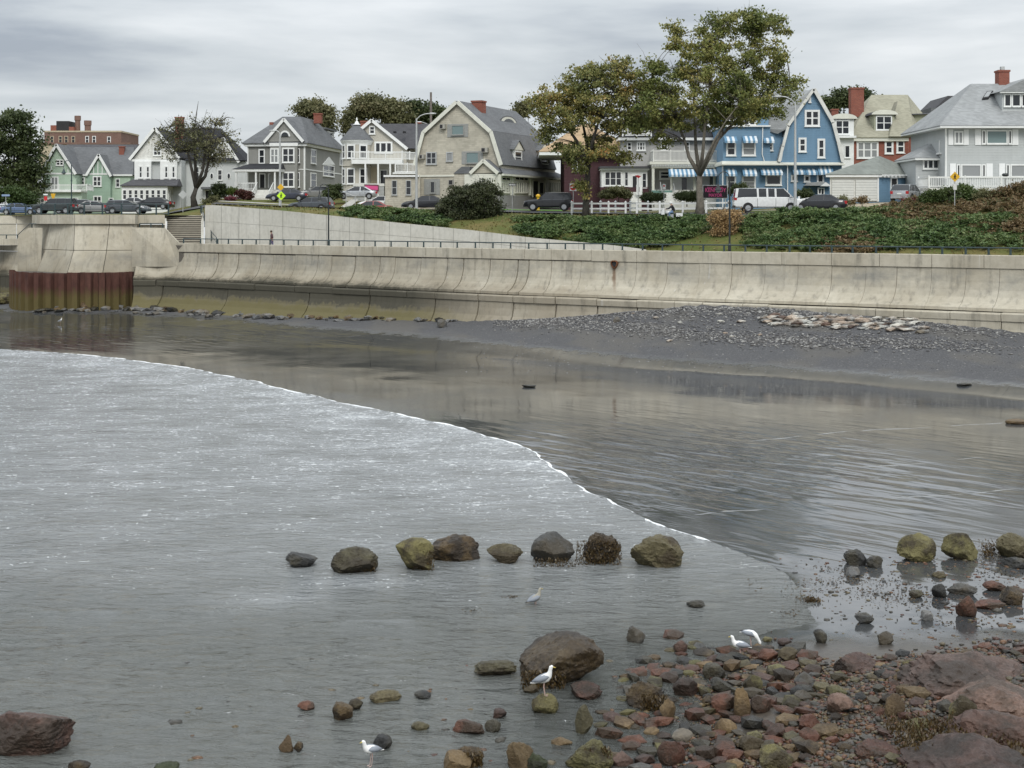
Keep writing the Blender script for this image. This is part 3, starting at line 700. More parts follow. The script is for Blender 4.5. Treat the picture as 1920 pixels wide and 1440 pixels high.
for i in range(22):
    px = 14-i*9.; mb = MB(); D = 165.5+max(0, -px*.05)
    rg = [[PZ(px+f*9, D-o, z_) for f, o in ((0, -.18), (.3, -.18), (.45, .2), (.85, .2), (.98, -.18))] for z_ in (.2, 3.55)]
    mb.loft(rg, False, False); mb.loft([[q+Vector((0, .05, 0)) for q in r_] for r_ in rg], False, False); mb.obj('sheet_pile', M['old_pile'], p2)

# ------------------------------------------------------------------ retaining wall behind the promenade, descending to the right
rw = thing('retaining_wall', 'pale concrete retaining wall with a sloping top that runs down to the promenade', 'retaining wall', PZ(700, 137, 0), world=True)
RT = [(383,385),(400,384.5),(520,394),(640,406),(760,419),(880,431),(1000,446),(1100,455),(1160,461),(1212,468)]
def rtop(px): return float(np.interp(px, [a for a, b in RT], [b for a, b in RT]))
def rD(px): return column(px)[0][0]-.1 if px >= 389 else 155.3
rj = [384,415,448,487,530,570,612,655,683,730,770,812,850,899,940,985,1030,1085,1150,1212]
for a, b in zip(rj[:-1], rj[1:]):
    mb = MB(); rg = []; mb2 = MB(); rg2 = []
    for i in range(3):
        px = a+.25+(b-a-.5)*i/2; D = rD(px); zt_ = zat(rtop(px), D); n_ = Vector((0, -1, 0)); zl = max(6.84, zt_-max(.0, (zt_-6.9)*.30)-.45)
        rg.append([PZ(px, D+.3, 6.8), PZ(px, D, 6.8), PZ(px, D, zl-.02), PZ(px, D+.3, zl-.02)])
        rg2.append([PZ(px, D+.32, zl), PZ(px, D-.02, zl), PZ(px, D-.02, zt_), PZ(px, D+.32, zt_)])
    mb.loft(rg); mb2.loft(rg2)
    if a < 1150: mb.obj('wall_panel', CR, rw)
    mb2.obj('top_panel', CR, rw)
mb = MB(); rg = []
for px in range(386, 1212, 25):
    D = rD(px)+.06; rg.append([PZ(px, D, 6.5), PZ(px, D, zat(rtop(px), D)-.08), PZ(px, D+.2, zat(rtop(px), D)-.08), PZ(px, D+.2, 6.5)])
mb.loft(rg); mb.obj('wall_core', CD, rw)
mb = MB(); mb.loft([[PZ(384.5, D, 6.8), PZ(384.5, D, z_), PZ(387, D, z_), PZ(387, D, 6.8)] for D, z_ in ((155.3, 11.15), (162, 10.9))]); mb.obj('end_panel', CR, rw)

# ------------------------------------------------------------------ steps
st = thing('stairway', 'wide flight of concrete steps from the street down to the promenade beside the bastion', 'steps', PZ(345, 155, 6.86), world=True)
ns = 15
for i in range(ns):
    z0 = 6.86+(10.15-6.86)*i/ns; D = 154.6+i*.36; mb = MB()
    x0 = PZ(312+i*.15, D, 0).x; x1 = PZ(378, D, 0).x
    mb.box(x0, x1, D, D+.42, z0-.3, z0+(10.15-6.86)/ns-.008)
    mb.box(x0, x1, D-.03, D+.05, z0+(10.15-6.86)/ns-.05, z0+(10.15-6.86)/ns)
    mb.obj('step', CT, st); mb = MB(); mb.box(x0, x1, D-.045, D-.002, z0-.2, z0+(10.15-6.86)/ns-.06); mb.obj('riser', CD, st)  # riser slab in darker concrete: shade on the upright faces put into its colour
for nm, px, wd in (('side_wall', 377, 5), ('side_wall', 309, 3)):
    mb = MB(); zo = .5
    if px > 350: mb.loft([[PZ(px, D, 6.8), PZ(px, D, z_), PZ(px+wd, D, z_), PZ(px+wd, D, 6.8)] for D, z_ in ((153.2, 7.6), (155, 7.9), (160.6, 10.35), (162.5, 10.5))])
    else: mb.loft([[PZ(px, D, 6.8), PZ(px, D, z_), PZ(px+wd, D, z_), PZ(px+wd, D, 6.8)] for D, z_ in ((155, 8.6), (156.3, 9.6), (161, 10.14))])
    mb.obj(nm, CR, st)
mb = MB()
mb.box(PZ(306,161,0).x, PZ(386,161,0).x, 161., 163., 9.8, 10.16); mb.obj('landing', concp, st)

# ------------------------------------------------------------------ railings
def railing(name, label, pts, posts, h, mat, mid=(), rad=.035, prad=.045, group=None):
    """pts: world line of the base; posts: fractions or world points"""
    r = thing(name, label, 'railing', posts[len(posts)//2], world=True, group=group)
    mb = MB(); mb.tube([Vector(p)+Vector((0, 0, h)) for p in pts], rad, 8); mb.obj('top_rail', mat, r)
    for m_ in mid:
        mb = MB(); mb.tube([Vector(p)+Vector((0, 0, h*m_)) for p in pts], rad*.7, 6); mb.obj('lower_rail', mat, r)
    pm = MB(); pm.box(-prad, prad, -prad, prad, 0, h); pm.box(-prad*1.8, prad*1.8, -prad*1.8, prad*1.8, 0, .03); me = pm.mesh('post', mat)
    for p in posts:
        o = link('post', me, r); o.location = INV[r.name] @ Vector(p)
    return r
post_px = [342,374,406,426,452,478,504,530,557,585,615,641,671,701,731,762,792,824,855,889,922,955,989,1024,1058,1093,1128,1165,1203,1240,1278,1317,1356,1396,1436,1479,1517,1558,1597,1641,1681,1723,1765,1809,1852,1893,1940,1985,2030,2080,2130]
L3 = [wf(px)[0]-wf(px)[1]*.15+Vector((0, 0, 7.30)) for px in post_px]
railing('promenade_railing', 'dark green low railing of posts and one rail along the top of the sea wall', L3, L3, .47, M['green_metal'], (), .045, .06)
Rr = [PZ(px, wallD(1400)*0+D, 10.18) for px, D in ()]
pl = [(-40,172.3),(-12,172.2),(20,172.1),(48,172.1),(77,156.4),(103,154.),(127,152.6),(158,151.6),(192,151.6),(228,153.),(262,156.6),(293,156.7),(316,156.8)]
pp = [PZ(px, D, 10.18) for px, D in pl]
railing('bastion_railing', 'dark green three-rail railing along the parapet of the bastion and the street wall', pp, pp, 1.12, M['green_metal'], (.5, .1), .05, .07)
pl = [(a, 168.2-a*.02, 7.55) for a in (-60, -20, 12, 33)]; pp = [PZ(*q) for q in pl]
railing('promenade_railing', 'low railing on the far left sea wall before the bastion', pp+[PZ(56, 160, zat(420, 160)-.4), PZ(80, 158, zat(420, 158)-.4)], pp+[PZ(60, 159.6, zat(420, 160)-.45)], .42, M['green_metal'], (), .045, .05)
pl = [(262, 153.6), (283, 152.9), (305, 152.2)]; pp = [PZ(a, D, zat(427, D)) for a, D in pl]
railing('shoulder_railing', 'short dark railing on the shoulder between bastion and steps', pp, pp, .44, M['green_metal'], (), .045, .05)
pp = [PZ(376, 162, 10.2), PZ(378, 160.6, 10.3), PZ(384, 157.5, 8.9), PZ(396, 154.6, 7.5), PZ(406, 151, 6.9)]
railing('stair_handrail', 'dark sloping handrail down the right side of the steps', pp, pp, .95, M['green_metal'], (.5,), .035, .04)
# ------------------------------------------------------------------ house toolkit
class Face:
    """a vertical plane in the world; photo measurements are taken off it as (u, z)"""
    def __init__(s, o, e): s.o = Vector((o.x, o.y, 0)); s.e = Vector((e.x, e.y, 0)).normalized(); s.n = Vector((s.e.y, -s.e.x, 0))
    def uz(s, px, py):
        d = Vector(((px-960)/F, 1, -(py-HZ)/F)); t = s.o.dot(s.n)/d.dot(s.n); p = d*t; return ((p-s.o).dot(s.e), CH+p.z)
    def w(s, u, out, z): q = s.o+s.e*u+s.n*out; return Vector((q.x, q.y, z))
    def off(s, out): return Face(s.o+s.n*out, s.e)
    def side(s, u): return Face(s.o+s.e*u, -s.n)          # wall running back from u, seen from the right
    def lside(s, u): return Face(s.o+s.e*u, s.n)
def mkface(px, D, yaw=0): return Face(PZ(px, D, 0), Vector((math.cos(R(yaw)), math.sin(R(yaw)), 0)))
class House:
    def __init__(s, name, label, cat, px, D, yaw=0, zb=None):
        s.f = mkface(px, D, yaw); s.zb = upz(px, D)-.25 if zb is None else zb
        s.r = thing(name, label, cat, PZ(px, D, s.zb), 0, world=True)
    def pts(s, f, pp): return [f.uz(*q) for q in pp]
    def prism(s, name, mat, pp, o0, o1, f=None, px=True, parent=None):
        f = f or s.f; q = s.pts(f, pp) if px else pp
        mb = MB(); mb.loft([[f.w(u, o0, z) for u, z in q], [f.w(u, o1, z) for u, z in q]])
        return mb.obj(name, mat, parent or s.r)
    def box(s, name, mat, x0, y0, x1, y1, o0, o1, f=None, parent=None, px=True):
        f = f or s.f
        if px: u0 = f.uz(x0, y1)[0]; u1 = f.uz(x1, y0)[0]; z0 = f.uz((x0+x1)/2, y1)[1]; z1 = f.uz((x0+x1)/2, y0)[1]
        else: u0, u1, z0, z1 = x0, x1, min(y0, y1), max(y0, y1)
        return s.prism(name, mat, [(u0, z0), (u1, z0), (u1, z1), (u0, z1)], o0, o1, f, False, parent)
    def roofseg(s, a, b, o0, o1, mat, f=None, th=.16, trim=None, px=True, name='roof', parent=None):
        f = f or s.f
        if px: a = f.uz(*a); b = f.uz(*b)
        a, b = Vector(a), Vector(b); d = (b-a).normalized(); n = Vector((-d.y, d.x))
        if n.y < 0: n = -n
        q = [a, b, b+n*th, a+n*th]
        o = s.prism(name, mat, [tuple(k) for k in q], o0, o1, f, False, parent)
        if trim: s.prism('rake_trim', trim, [tuple(k) for k in (a-n*.16, b-n*.16, b+n*(th+.03), a+n*(th+.03))], o0+.03, o0-.10, f, False)
        return o
    def frustum(s, name, mat, u0, u1, o0, o1, z0, U0, U1, O0, O1, z1, f=None, parent=None, th=None):
        f = f or s.f; mb = MB()
        A = [(u0, o0), (u1, o0), (u1, o1), (u0, o1)]; B = [(U0, O0), (U1, O0), (U1, O1), (U0, O1)]
        rr = [[f.w(a, b, z0) for a, b in A], [f.w(a, b, z1) for a, b in B]]
        if th: rr = [[f.w(a, b, z0-th) for a, b in A]]+rr
        mb.loft(rr); return mb.obj(name, mat, parent or s.r)
    def win(s, x0, y0, x1, y1, f=None, nv=1, rail=True, tr=None, glass=None, fw=None, px=True, parent=None, nh=0, name='window', sill=True):
        f = f or s.f; tr = tr or M['white']; glass = glass or M['glass']
        if px: u0 = f.uz(x0, y1)[0]; u1 = f.uz(x1, y0)[0]; z0 = f.uz((x0+x1)/2, y1)[1]; z1 = f.uz((x0+x1)/2, y0)[1]
        else: u0, u1, z0, z1 = x0, x1, y0, y1
        if u1-u0 < .05: u1 = u0+.05
        W = fw or min(.16, (u1-u0)*.16); mb = MB()
        def bx(a, b, c, d, o0=.09, o1=-.02):
            mb.loft([[f.w(a, o, c), f.w(b, o, c), f.w(b, o, d), f.w(a, o, d)] for o in (o0, o1)])
        bx(u0, u0+W, z0, z1); bx(u1-W, u1, z0, z1); bx(u0+W, u1-W, z1-W, z1); bx(u0+W, u1-W, z0, z0+W*.8)
        if sill: bx(u0-.05, u1+.05, z0-.07, z0, .15)
        for i in range(1, nv):
            c = u0+(u1-u0)*i/nv; m_ = W*.42; bx(c-m_, c+m_, z0+W*.8, z1-W, .075)
        if rail: c = (z0+z1)/2; m_ = max(.03, W*.28); bx(u0+W, u1-W, c-m_, c+m_, .065)
        for i in range(1, nh+1):
            c = z0+(z1-z0)*i/(nh+1); bx(u0+W, u1-W, c-.02, c+.02, .06)
        o = mb.obj(name, tr, parent or s.r)
        g = MB(); g.loft([[f.w(u0+W*.7, q, z0+W*.6), f.w(u1-W*.7, q, z0+W*.6), f.w(u1-W*.7, q, z1-W*.7), f.w(u0+W*.7, q, z1-W*.7)] for q in (.035, .0)])
        if parent is None: g.obj('pane', glass, o)
        else: g.obj('pane', glass, parent)
        return o
    def wins(s, lst, f=None, **k):
        for q in lst: s.win(*q[:4], f=f, **{**k, **(q[4] if len(q) > 4 else {})})
    def door(s, x0, y0, x1, y1, f=None, mat=None, tr=None):
        f = f or s.f; u0, z0 = f.uz(x0, y1); u1, z1 = f.uz(x1, y0); mb = MB()
        for a, b, c, d in ((u0, u0+.12, z0, z1), (u1-.12, u1, z0, z1), (u0+.12, u1-.12, z1-.12, z1)):
            mb.loft([[f.w(a, o, c), f.w(b, o, c), f.w(b, o, d), f.w(a, o, d)] for o in (.09, -.02)])
        o = mb.obj('door_frame', tr or M['white'], s.r)
        g = MB(); g.loft([[f.w(u0+.1, q, z0), f.w(u1-.1, q, z0), f.w(u1-.1, q, z1-.1), f.w(u0+.1, q, z1-.1)] for q in (.04, .0)]); g.obj('door', mat or M['glass'], o)
    def rails(s, pts, z0, z1, mat=None, sp=.16, every=1.8, name='balustrade'):
        """balustrade along world points (u, out) on the face"""
        f = s.f; mat = mat or M['white']; top_ = MB(); bal = MB(); posts = []
        for (a, b) in zip(pts[:-1], pts[1:]):
            A = f.w(a[0], a[1], 0); B = f.w(b[0], b[1], 0); L_ = (B-A).length
            if L_ < .05: continue
            d = (B-A)/L_; n = Vector((d.y, -d.x, 0))
            for zc, hh in ((z1-.06, .06), (z0+.12, .04)):
                top_.loft([[q+n*.035+Vector((0, 0, zc-hh)), q-n*.035+Vector((0, 0, zc-hh)), q-n*.035+Vector((0, 0, zc+hh)), q+n*.035+Vector((0, 0, zc+hh))] for q in (A, B)])
            for i in range(int(L_/sp)):
                q = A+d*(i+.5)*sp; bal.loft([[q+d*.025+n*.015+Vector((0, 0, z)), q-d*.025+n*.015+Vector((0, 0, z)), q-d*.025-n*.015+Vector((0, 0, z)), q+d*.025-n*.015+Vector((0, 0, z))] for z in (z0+.1, z1-.08)])
            m_ = max(1, round(L_/every)); posts += [A+d*L_*i/m_ for i in range(m_+1)]
        o = top_.obj(name, mat, s.r); b_ = bal.obj('baluster', mat, o); b_['kind'] = 'stuff'
        seen = []
        for p in posts:
            if any((p-q).length < .3 for q in seen): continue
            seen.append(p); mb = MB(); mb.box(p.x-.06, p.x+.06, p.y-.06, p.y+.06, z0, z1+.1); mb.obj('post', mat, o)
    def chimney(s, x0, y0, x1, y1, out, f=None, mat=None, w=.8, cap=True, down=2.2):
        f = (f or s.f).off(out); qa = f.uz(x0, y1); qb = f.uz(x1, y0)
        c = s.box('chimney', mat or M['brick'], qa[0], qa[1]-down, qb[0], qb[1], 0, -w, f, px=False)
        if cap:
            u0, z0 = f.uz(x0, y1); u1, z1 = f.uz(x1, y0)
            s.prism('chimney_cap', M['brick'], [(u0-.07, z1-.18), (u1+.07, z1-.18), (u1+.07, z1), (u0-.07, z1)], .07, -w-.07, f, False, c)
    def steps(s, f, u0, u1, out, zt, n, down=None):
        mb = MB(); zl = s.zb if down is None else down
        for i in range(n): z_ = zt-.17*(i+1); mb.loft([[f.w(a, o, zz) for a, zz in ((u0, min(zl, z_-.1)), (u1, min(zl, z_-.1)), (u1, z_), (u0, z_))] for o in (out+.3*(i+1), out+.3*i-.02)])
        return mb.obj('front_steps', M['white_dirty'], s.r)
    def picture(s, x0, y0, x1, y1, a0, b0, a1, b1, f=None, **k):
        s.box('window_surround', M['surround'], x0, y0, x1, y1, .06, .0, f); s.win(a0, b0, a1, b1, (f or s.f).off(.05), rail=False, tr=M['surround'], fw=.08, **k)
    def awning(s, x0, y0, x1, y1, f=None, proj=.9):
        """striped sloping awning over a window; each stripe sits in the cloth's colour"""
        f = f or s.f; u0, z1 = f.uz(x0, y0); u1, z0 = f.uz(x1, y1); n = max(4, int((u1-u0)/.21)); mb = MB()
        for i in range(n):
            a = u0+(u1-u0)*i/n; b = u0+(u1-u0)*(i+1)/n
            mb.add([f.w(a, .06, z1), f.w(b, .06, z1), f.w(b, proj, z0+.22), f.w(a, proj, z0+.22), f.w(b, proj, z0), f.w(a, proj, z0)], [(0, 1, 2, 3), (3, 2, 4, 5)], i % 2)
        for a in (u0, u1): mb.add([f.w(a, .06, z1), f.w(a, proj, z0+.22), f.w(a, proj, z0), f.w(a, .06, z0+.1)], [(0, 1, 2, 3)], 0)
        mb.obj('awning', [AW1, AW2], s.r, recalc=False)
M['surround'] = plain('weathered_grey_shutter', (.27, .275, .26), .8, .12, 6)
def onslope(f, px, py, o0, z0, o1, z1):
    a, b = -14., 4.
    for _ in range(40):
        m_ = (a+b)/2; u, z = f.off(m_).uz(px, py)
        if z > z0+(z1-z0)*(m_-o0)/(o1-o0): a = a; b = m_
        else: a = m_
    return u, m_, z
AW1 = plain('blue_awning_cloth', (.12, .24, .36), .8, .1, 4); AW2 = plain('white_awning_cloth', (.60, .65, .68), .8, .08, 4)
RG = roofmat('grey_shingle_roof', (.13, .135, .14)); RD = roofmat('dark_shingle_roof', (.075, .075, .08)); RL = roofmat('pale_grey_shingle_roof', (.27, .28, .28))
RO = roofmat('olive_shingle_roof', (.29, .28, .215)); RT_ = roofmat('tan_shingle_roof', (.36, .26, .16)); RV = roofmat('green_grey_shingle_roof', (.20, .215, .195)); RBK = roofmat('near_black_shingle_roof', (.035, .036, .04))
W_ = M['white']

# ---- far brick block with chimneys
h = House('apartment_building', 'long brown brick block with round chimneys, beyond the mint green house', 'building', 83, 300, 0, 11)
h.box('wall', M['brick_dark'], 83, 246.5, 227, 330, 0, -14)
h.box('parapet', M['tan_stone'], 82, 245, 228, 248, .12, -14.1)
h.box('wall', M['tan_stone'], 80, 270, 250, 330, 2.5, -8)
h.box('cornice', M['brick_dark'], 79, 268.5, 251, 272, 2.8, -8)
for x in (94, 110, 121, 134, 160, 173, 201):
    h.win(x, 255 if x != 201 else 256, x+7, 268 if x != 201 else 271, tr=M['tan_stone'] if x < 150 else W_, fw=.12)
h.box('roof_box', M['dark'], 97, 225, 121, 246, -3, -8); h.box('roof_house', M['brick_dark'], 86, 233, 97, 246, -3, -7, mat if False else None) if False else h.box('roof_house', M['brick'], 86, 233, 97, 246, -3, -7)
h.box('roof_house', M['brick'], 121, 236, 130, 246, -3, -7)
for x0, x1, y0 in ((138, 148, 217), (156, 168, 226)):
    f = h.f.off(-4); u0, z0 = f.uz(x0, 247); u1, z1 = f.uz(x1, y0); mb = MB()
    mb.tube([f.w((u0+u1)/2, -1, z0), f.w((u0+u1)/2, -1, z1)], (u1-u0)/2, 12); c = mb.obj('chimney', M['brick_dark'], h.r)
    mb = MB(); mb.tube([f.w((u0+u1)/2, -1, z1-.9), f.w((u0+u1)/2, -1, z1+.05)], (u1-u0)/2+.12, 12); mb.obj('chimney_band', M['brick_dark'], c)

# ---- mint green house
MG = siding('mint_siding', (.36, .46, .36), .2); MG2 = plain('mint_panel', (.40, .49, .40), .7, .06)
h = House('green_house', 'mint green two-storey house with twin front gables and a white balcony over a glazed porch', 'house', 82, 212, 0, 9.9)
f = h.f
h.prism('wall', MG, [(82, 400), (143, 400), (143, 328), (107, 276), (80, 330)], 0, -14)
h.roofseg((107.5, 271), (75, 329), .5, -14, RG, trim=W_); h.roofseg((106.5, 271), (143.5, 327), .5, -14, RG, trim=W_)
f2 = f.off(-2.)
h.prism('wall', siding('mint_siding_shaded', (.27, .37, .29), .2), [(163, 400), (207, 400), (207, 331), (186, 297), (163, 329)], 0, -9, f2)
h.roofseg((186.5, 290), (163, 329), .4, -9, RG, f2, trim=W_); h.roofseg((185.5, 290), (209, 331), .4, -9, RG, f2, trim=W_)
f3 = f.off(-3.)
h.box('wall', MG, 120, 329, 244, 400, 0, -8, f3); h.box('fascia', W_, 120, 327, 249, 330, .3, .1, f3)
h.prism('roof', RG, [(107, 271), (222, 280), (250, 329), (130, 329)], -3.0, -3.2, f) if False else None
u0, z0 = f3.uz(118, 328); u1, _ = f3.uz(250, 328); ur, zr = f3.off(-4.5).uz(240, 272)
h.frustum('roof', RG, u0, u1, .3, -8, z0, u0, u1-1.0, -4.3, -4.7, zr-.3, f=f3)
h.box('wall', MG2, 60, 359, 163, 402, 2.6, .01); h.box('porch_roof', W_, 54, 357.5, 164, 361, 3.2, 0)
u0, z0 = f.off(3).uz(57, 358); u1, z1 = f.off(3).uz(163, 346); h.rails([(u0, 0), (u0, 3), (u1, 3), (u1, 0)], z0, z1)
h.box('gable_band', W_, 80, 324, 143, 327, .06, -.1)
for x in (88, 95, 119, 127): h.box('gable_batten', W_, x, 300+abs(x-107)*.9, x+1.6, 325, .05, -.1)
for x in (175, 183, 191, 199): h.box('gable_batten', W_, x, 300+abs(x-186)*1.0, x+1.4, 328, .05, -.1, f2)
h.box('gable_band', W_, 166, 325, 206, 327.5, .06, -.1, f2)
h.win(105, 299, 120, 310.5, nv=2, fw=.16); h.win(95, 331, 110, 356, nv=2, rail=False, glass=M['curtain'])
h.wins([(174, 330, 190.5, 349.5, dict(nv=2))], f2); h.wins([(217, 335, 225, 351)], f3); h.win(142, 332, 159.5, 347, f3, nv=2)
f4 = f.off(2.62)
for i in range(7): h.win(63+i*11.5, 371.5, 73+i*11.5, 388, f4, fw=.18)
for q in ((138, 371, 147, 389), (175, 367, 191, 387, dict(nv=2)), (204, 371, 213, 384)): h.win(*q[:4], f=f4 if q[0] < 160 else f2, **(q[4] if len(q) > 4 else {}))
h.chimney(223, 274, 232, 292, -6)
h2 = House('grey_roofed_house', 'low house with long grey roof and a red chimney showing behind the mint green house', 'house', 130, 245, 0, 10.5)
h2.box('wall', M['tan_stone'], 135, 292, 252, 400, 0, -8); u0, z0 = h2.f.uz(112, 292); u1, _ = h2.f.uz(254, 292); _, zr = h2.f.off(-4).uz(180, 271)
h2.frustum('roof', RD, u0, u1, .6, -8, z0, u0, u1-.6, -4, -4.2, zr); h2.chimney(224, 274, 232, 291, -1.5)

# ---- white house behind the windblown tree
CWT = siding('cream_shingle_siding', (.62, .62, .58), .16, shingle=True); WS = siding('grey_white_siding', (.50, .52, .51), .16)
h = House('white_house', 'white gabled house with dark roof and long glazed porch, behind the windblown tree', 'house', 254, 196, 0, 10.3)
f = h.f; u_r, _ = f.uz(340, 300)
h.box('wall', WS, 253, 300, 340, 402, 0, -12)
h.prism('gable_wall', CWT, [(249, 300), (336, 297), (292, 243)], .25, -12)
h.roofseg((292.5, 240.5), (245, 300), .7, -14, RBK, trim=W_); h.roofseg((291.5, 240.5), (338, 298), .7, -14, RBK, trim=W_)
h.box('eave_band', W_, 249, 299, 337, 303, .55, -.1)
h.win(287, 275, 303, 292, f.off(.25), nv=2)
for x0, x1 in ((255, 286), (303, 334)):
    h.box('bay', W_, x0, 303, x1, 337, .8, -.1); g = f.off(.8); m_ = (x0+x1)/2
    h.win(x0+5, 311, x0+13, 334, g, fw=.16); h.win(m_+3, 311, m_+11, 334, g, fw=.16)
h.prism('porch_roof', RD, [(227, 347), (340, 347), (337, 337), (252, 337)], 3., -.1) if False else None
u0, z0 = f.uz(229, 347); u1, _ = f.uz(339, 347); _, z1 = f.uz(255, 336); f5 = f.off(3)
u0, z0 = f5.uz(226, 347.5); u1, _ = f5.uz(315, 347); uu, _ = f.uz(252, 336)
h.frustum('porch_roof', RD, u0, u1+1.2, 3.3, 0, z0, uu, u1+.9, .5, 0, z1, th=.12)
h.box('porch_wall', W_, 228, 348, 314, 402, 0, -3, f5)
for i in range(8): h.win(229.5+i*10.6, 355, 238.5+i*10.6, 374.5, f5, fw=.13)
ur5, _ = f5.uz(314, 360); g = f5.side(ur5); h.win(.6, g.uz(0, 0)[1] if False else z0-2.3, 1.4, z0-.5, g, px=False, fw=.1); h.win(1.7, z0-2.3, 2.5, z0-.5, g, px=False, fw=.1)
# the long right wing with its own gable, further back
g = f.off(-3); h.prism('wall', WS, [(338, 400), (470, 400), (470, 303), (338, 300)], 0, -7, g)
u0, z0 = g.uz(330, 301); u1, _ = g.uz(462, 303); _, zr = g.off(-3).uz(400, 240)
h.frustum('roof', RBK, u0, u1, .6, -8, z0, u0, u1-4.2, -3.3, -4.2, zr, f=g)
h.prism('gable_wall', CWT, [(398, 302), (446, 304), (420, 262)], .3, -4, g); h.roofseg((420, 259), (395, 302), .5, -4, RBK, g, trim=W_); h.roofseg((419, 259), (449, 305), .5, -4, RBK, g, trim=W_)
h.wins([(366, 312, 374, 335), (408, 318, 417, 338), (409, 280, 416, 293)], g.off(.02)); h.win(409, 281, 416, 293, g.off(.3))
for x, r_ in ((397, 3.6), (429, 3.6)):
    u, z = g.uz(x, 330); mb = MB(); mb.ell(g.w(u, .02, z), (.27, .06, .48), 12, 6); o = mb.obj('oval_window', W_, h.r); mb = MB(); mb.ell(g.w(u, .05, z), (.18, .06, .38), 12, 6); mb.obj('pane', M['glass'], o)
h.box('door_hood', RG, 380, 351, 399, 355, 1.2, -.1, g); h.door(384, 356, 395, 373, g, M['dark'])
h.chimney(328, 219, 343, 245, -5)

# ---- grey Victorian
VG = siding('grey_clapboard', (.235, .235, .215), .15)
h = House('grey_victorian_house', 'dark grey house with white trim, arched gable window and corner porch', 'house', 464, 187, -7)
f = h.f; uR, _ = f.uz(572, 300); sd_ = f.side(uR); Ls = sd_.uz(641, 300)[0]
_, ze = f.uz(520, 268); _, zb = f.uz(520, 395)
h.prism('wall', VG, [(0, zb), (uR, zb), (uR, ze), (0, ze)], 0, -Ls, px=False)
h.prism('cornice', W_, [(-.3, ze-.42), (uR+.25, ze-.42), (uR+.4, ze), (-.5, ze)], .35, -Ls-.3, px=False)
_, zr = f.off(-5).uz(560, 219)
h.frustum('roof', RG, -.6, uR+.55, .55, -Ls-.5, ze, 3.2, uR-1.8, -4.6, -Ls*.62, zr, th=.1)
u_, z_ = f.uz(533, 223); g0 = f.off(.5)
h.prism('gable_wall', VG, [(499, 266), (566, 265), (533, 228)], 0, -5, g0)
h.roofseg((533.5, 223.5), (496, 267), .25, -6, RG, g0, trim=W_); h.roofseg((532.5, 223.5), (569, 266), .25, -6, RG, g0, trim=W_)
# arched window
u_, z_ = g0.uz(534.5, 256); mb = MB(); mb2 = MB(); r1_, r2_ = .68, .48
for mbx, r_, o in ((mb, r1_, .1), (mb2, r2_, .13)):
    mbx.loft([[g0.w(u_+r_*math.cos(a), q, z_+r_*math.sin(a)*1.1) for a in np.linspace(0, math.pi, 12)] for q in (o, 0)])
o = mb.obj('arched_window', W_, h.r); mb2.obj('pane', M['glass'], o)
# two-storey bay
g = f.off(.7); gu0, _ = g.uz(507, 300); gu1, _ = g.uz(557, 300); _, zt_ = g.uz(530, 268)
h.prism('bay', VG, [(gu0, zb), (gu1, zb), (gu1, zt_-.35), (gu0, zt_-.35)], .0, -.7, g, False)
h.prism('bay', W_, [(gu0-.1, zt_-.4), (gu1+.1, zt_-.4), (gu1+.1, zt_), (gu0-.1, zt_)], .08, -.7, g, False)
for y0, y1 in ((277, 305), (322, 351)):
    h.win(529, y0, 552.5, y1, g, nv=2, fw=.17); h.win(556.5, y0+1, 562.5, y1, f.off(.15), fw=.1)
h.win(506.5, 278, 523, 306, g, nv=2, fw=.17, glass=M['curtain']); h.win(485, 279.5, 497, 307, fw=.15)
h.box('belt_course', W_, 464, 317, 572, 318.5, .05, -.02)
h.door(486, 325, 498, 352, mat=M['dark']); h.door(503, 325, 515, 352, mat=M['curtain'])
# side wall
h.wins([(582.5, 279.5, 592, 307), (582, 324, 592.5, 352)], sd_, fw=.14); h.win(605.5, 309, 626, 331, sd_, nv=2, fw=.16); h.win(636.5, 283, 641, 310, sd_, fw=.12)
h.prism('window_pediment', W_, [(604, 309), (627, 309), (616, 294)], .12, -.05, sd_)
zz = sd_.uz(576, 318)[1]; h.box('belt_course', W_, 0.05, zz-.07, Ls, zz+.07, .05, -.02, sd_, px=False)
h.box('corner_board', W_, 569.5, 270, 572.5, 380, .06, -.03); h.box('corner_board', W_, 464, 270, 466, 380, .06, -.03)
# dormer
g = sd_.off(-1.2); h.box('dormer', VG, 608, 244.5, 626, 266, 0, -4, g); ua, za = g.uz(617, 244.5); h.prism('dormer_roof', RG, [(g.uz(606, 244)[0], za), (g.uz(628, 244)[0], za), (g.uz(628, 244)[0], za+.22), (g.uz(606, 244)[0], za+.22)], .3, -4.5, g, False); h.win(613, 247, 623.5, 263.5, g, fw=.14)
# porch
g = f.off(2.4); pu0, pz = g.uz(436, 317); pu1, _ = g.uz(528, 317); _, pz2 = f.uz(480, 307)
h.frustum('porch_roof', RBK, pu0, pu1, 2.7, -.0, pz, pu0+1.6, pu1-.3, .3, 0, pz2, th=.0); h.frustum('porch_fascia', W_, pu0+.05, pu1-.05, 2.62, 0, pz-.32, pu0+.05, pu1-.05, 2.62, 0, pz-.01)
_, pf = g.uz(480, 356); h.prism('porch_floor', M['white_dirty'], [(pu0+.1, pf-1.1), (pu1-.1, pf-1.1), (pu1-.1, pf), (pu0+.1, pf)], 2.4, 0.02, px=False)
for x in (443, 480, 515.5):
    u, _ = g.uz(x, 340); h.prism('porch_post', W_, [(u-.1, pf), (u+.1, pf), (u+.1, pz-.3), (u-.1, pz-.3)], .1, -.1, g, False)
u480, _ = g.uz(480, 340); h.rails([(pu0+.3, 0), (pu0+.3, 2.3), (u480, 2.3)], pf, pf+.9, sp=.2)
h.steps(f, u480+.2, u480+2.2, 2.4, pf, 6)
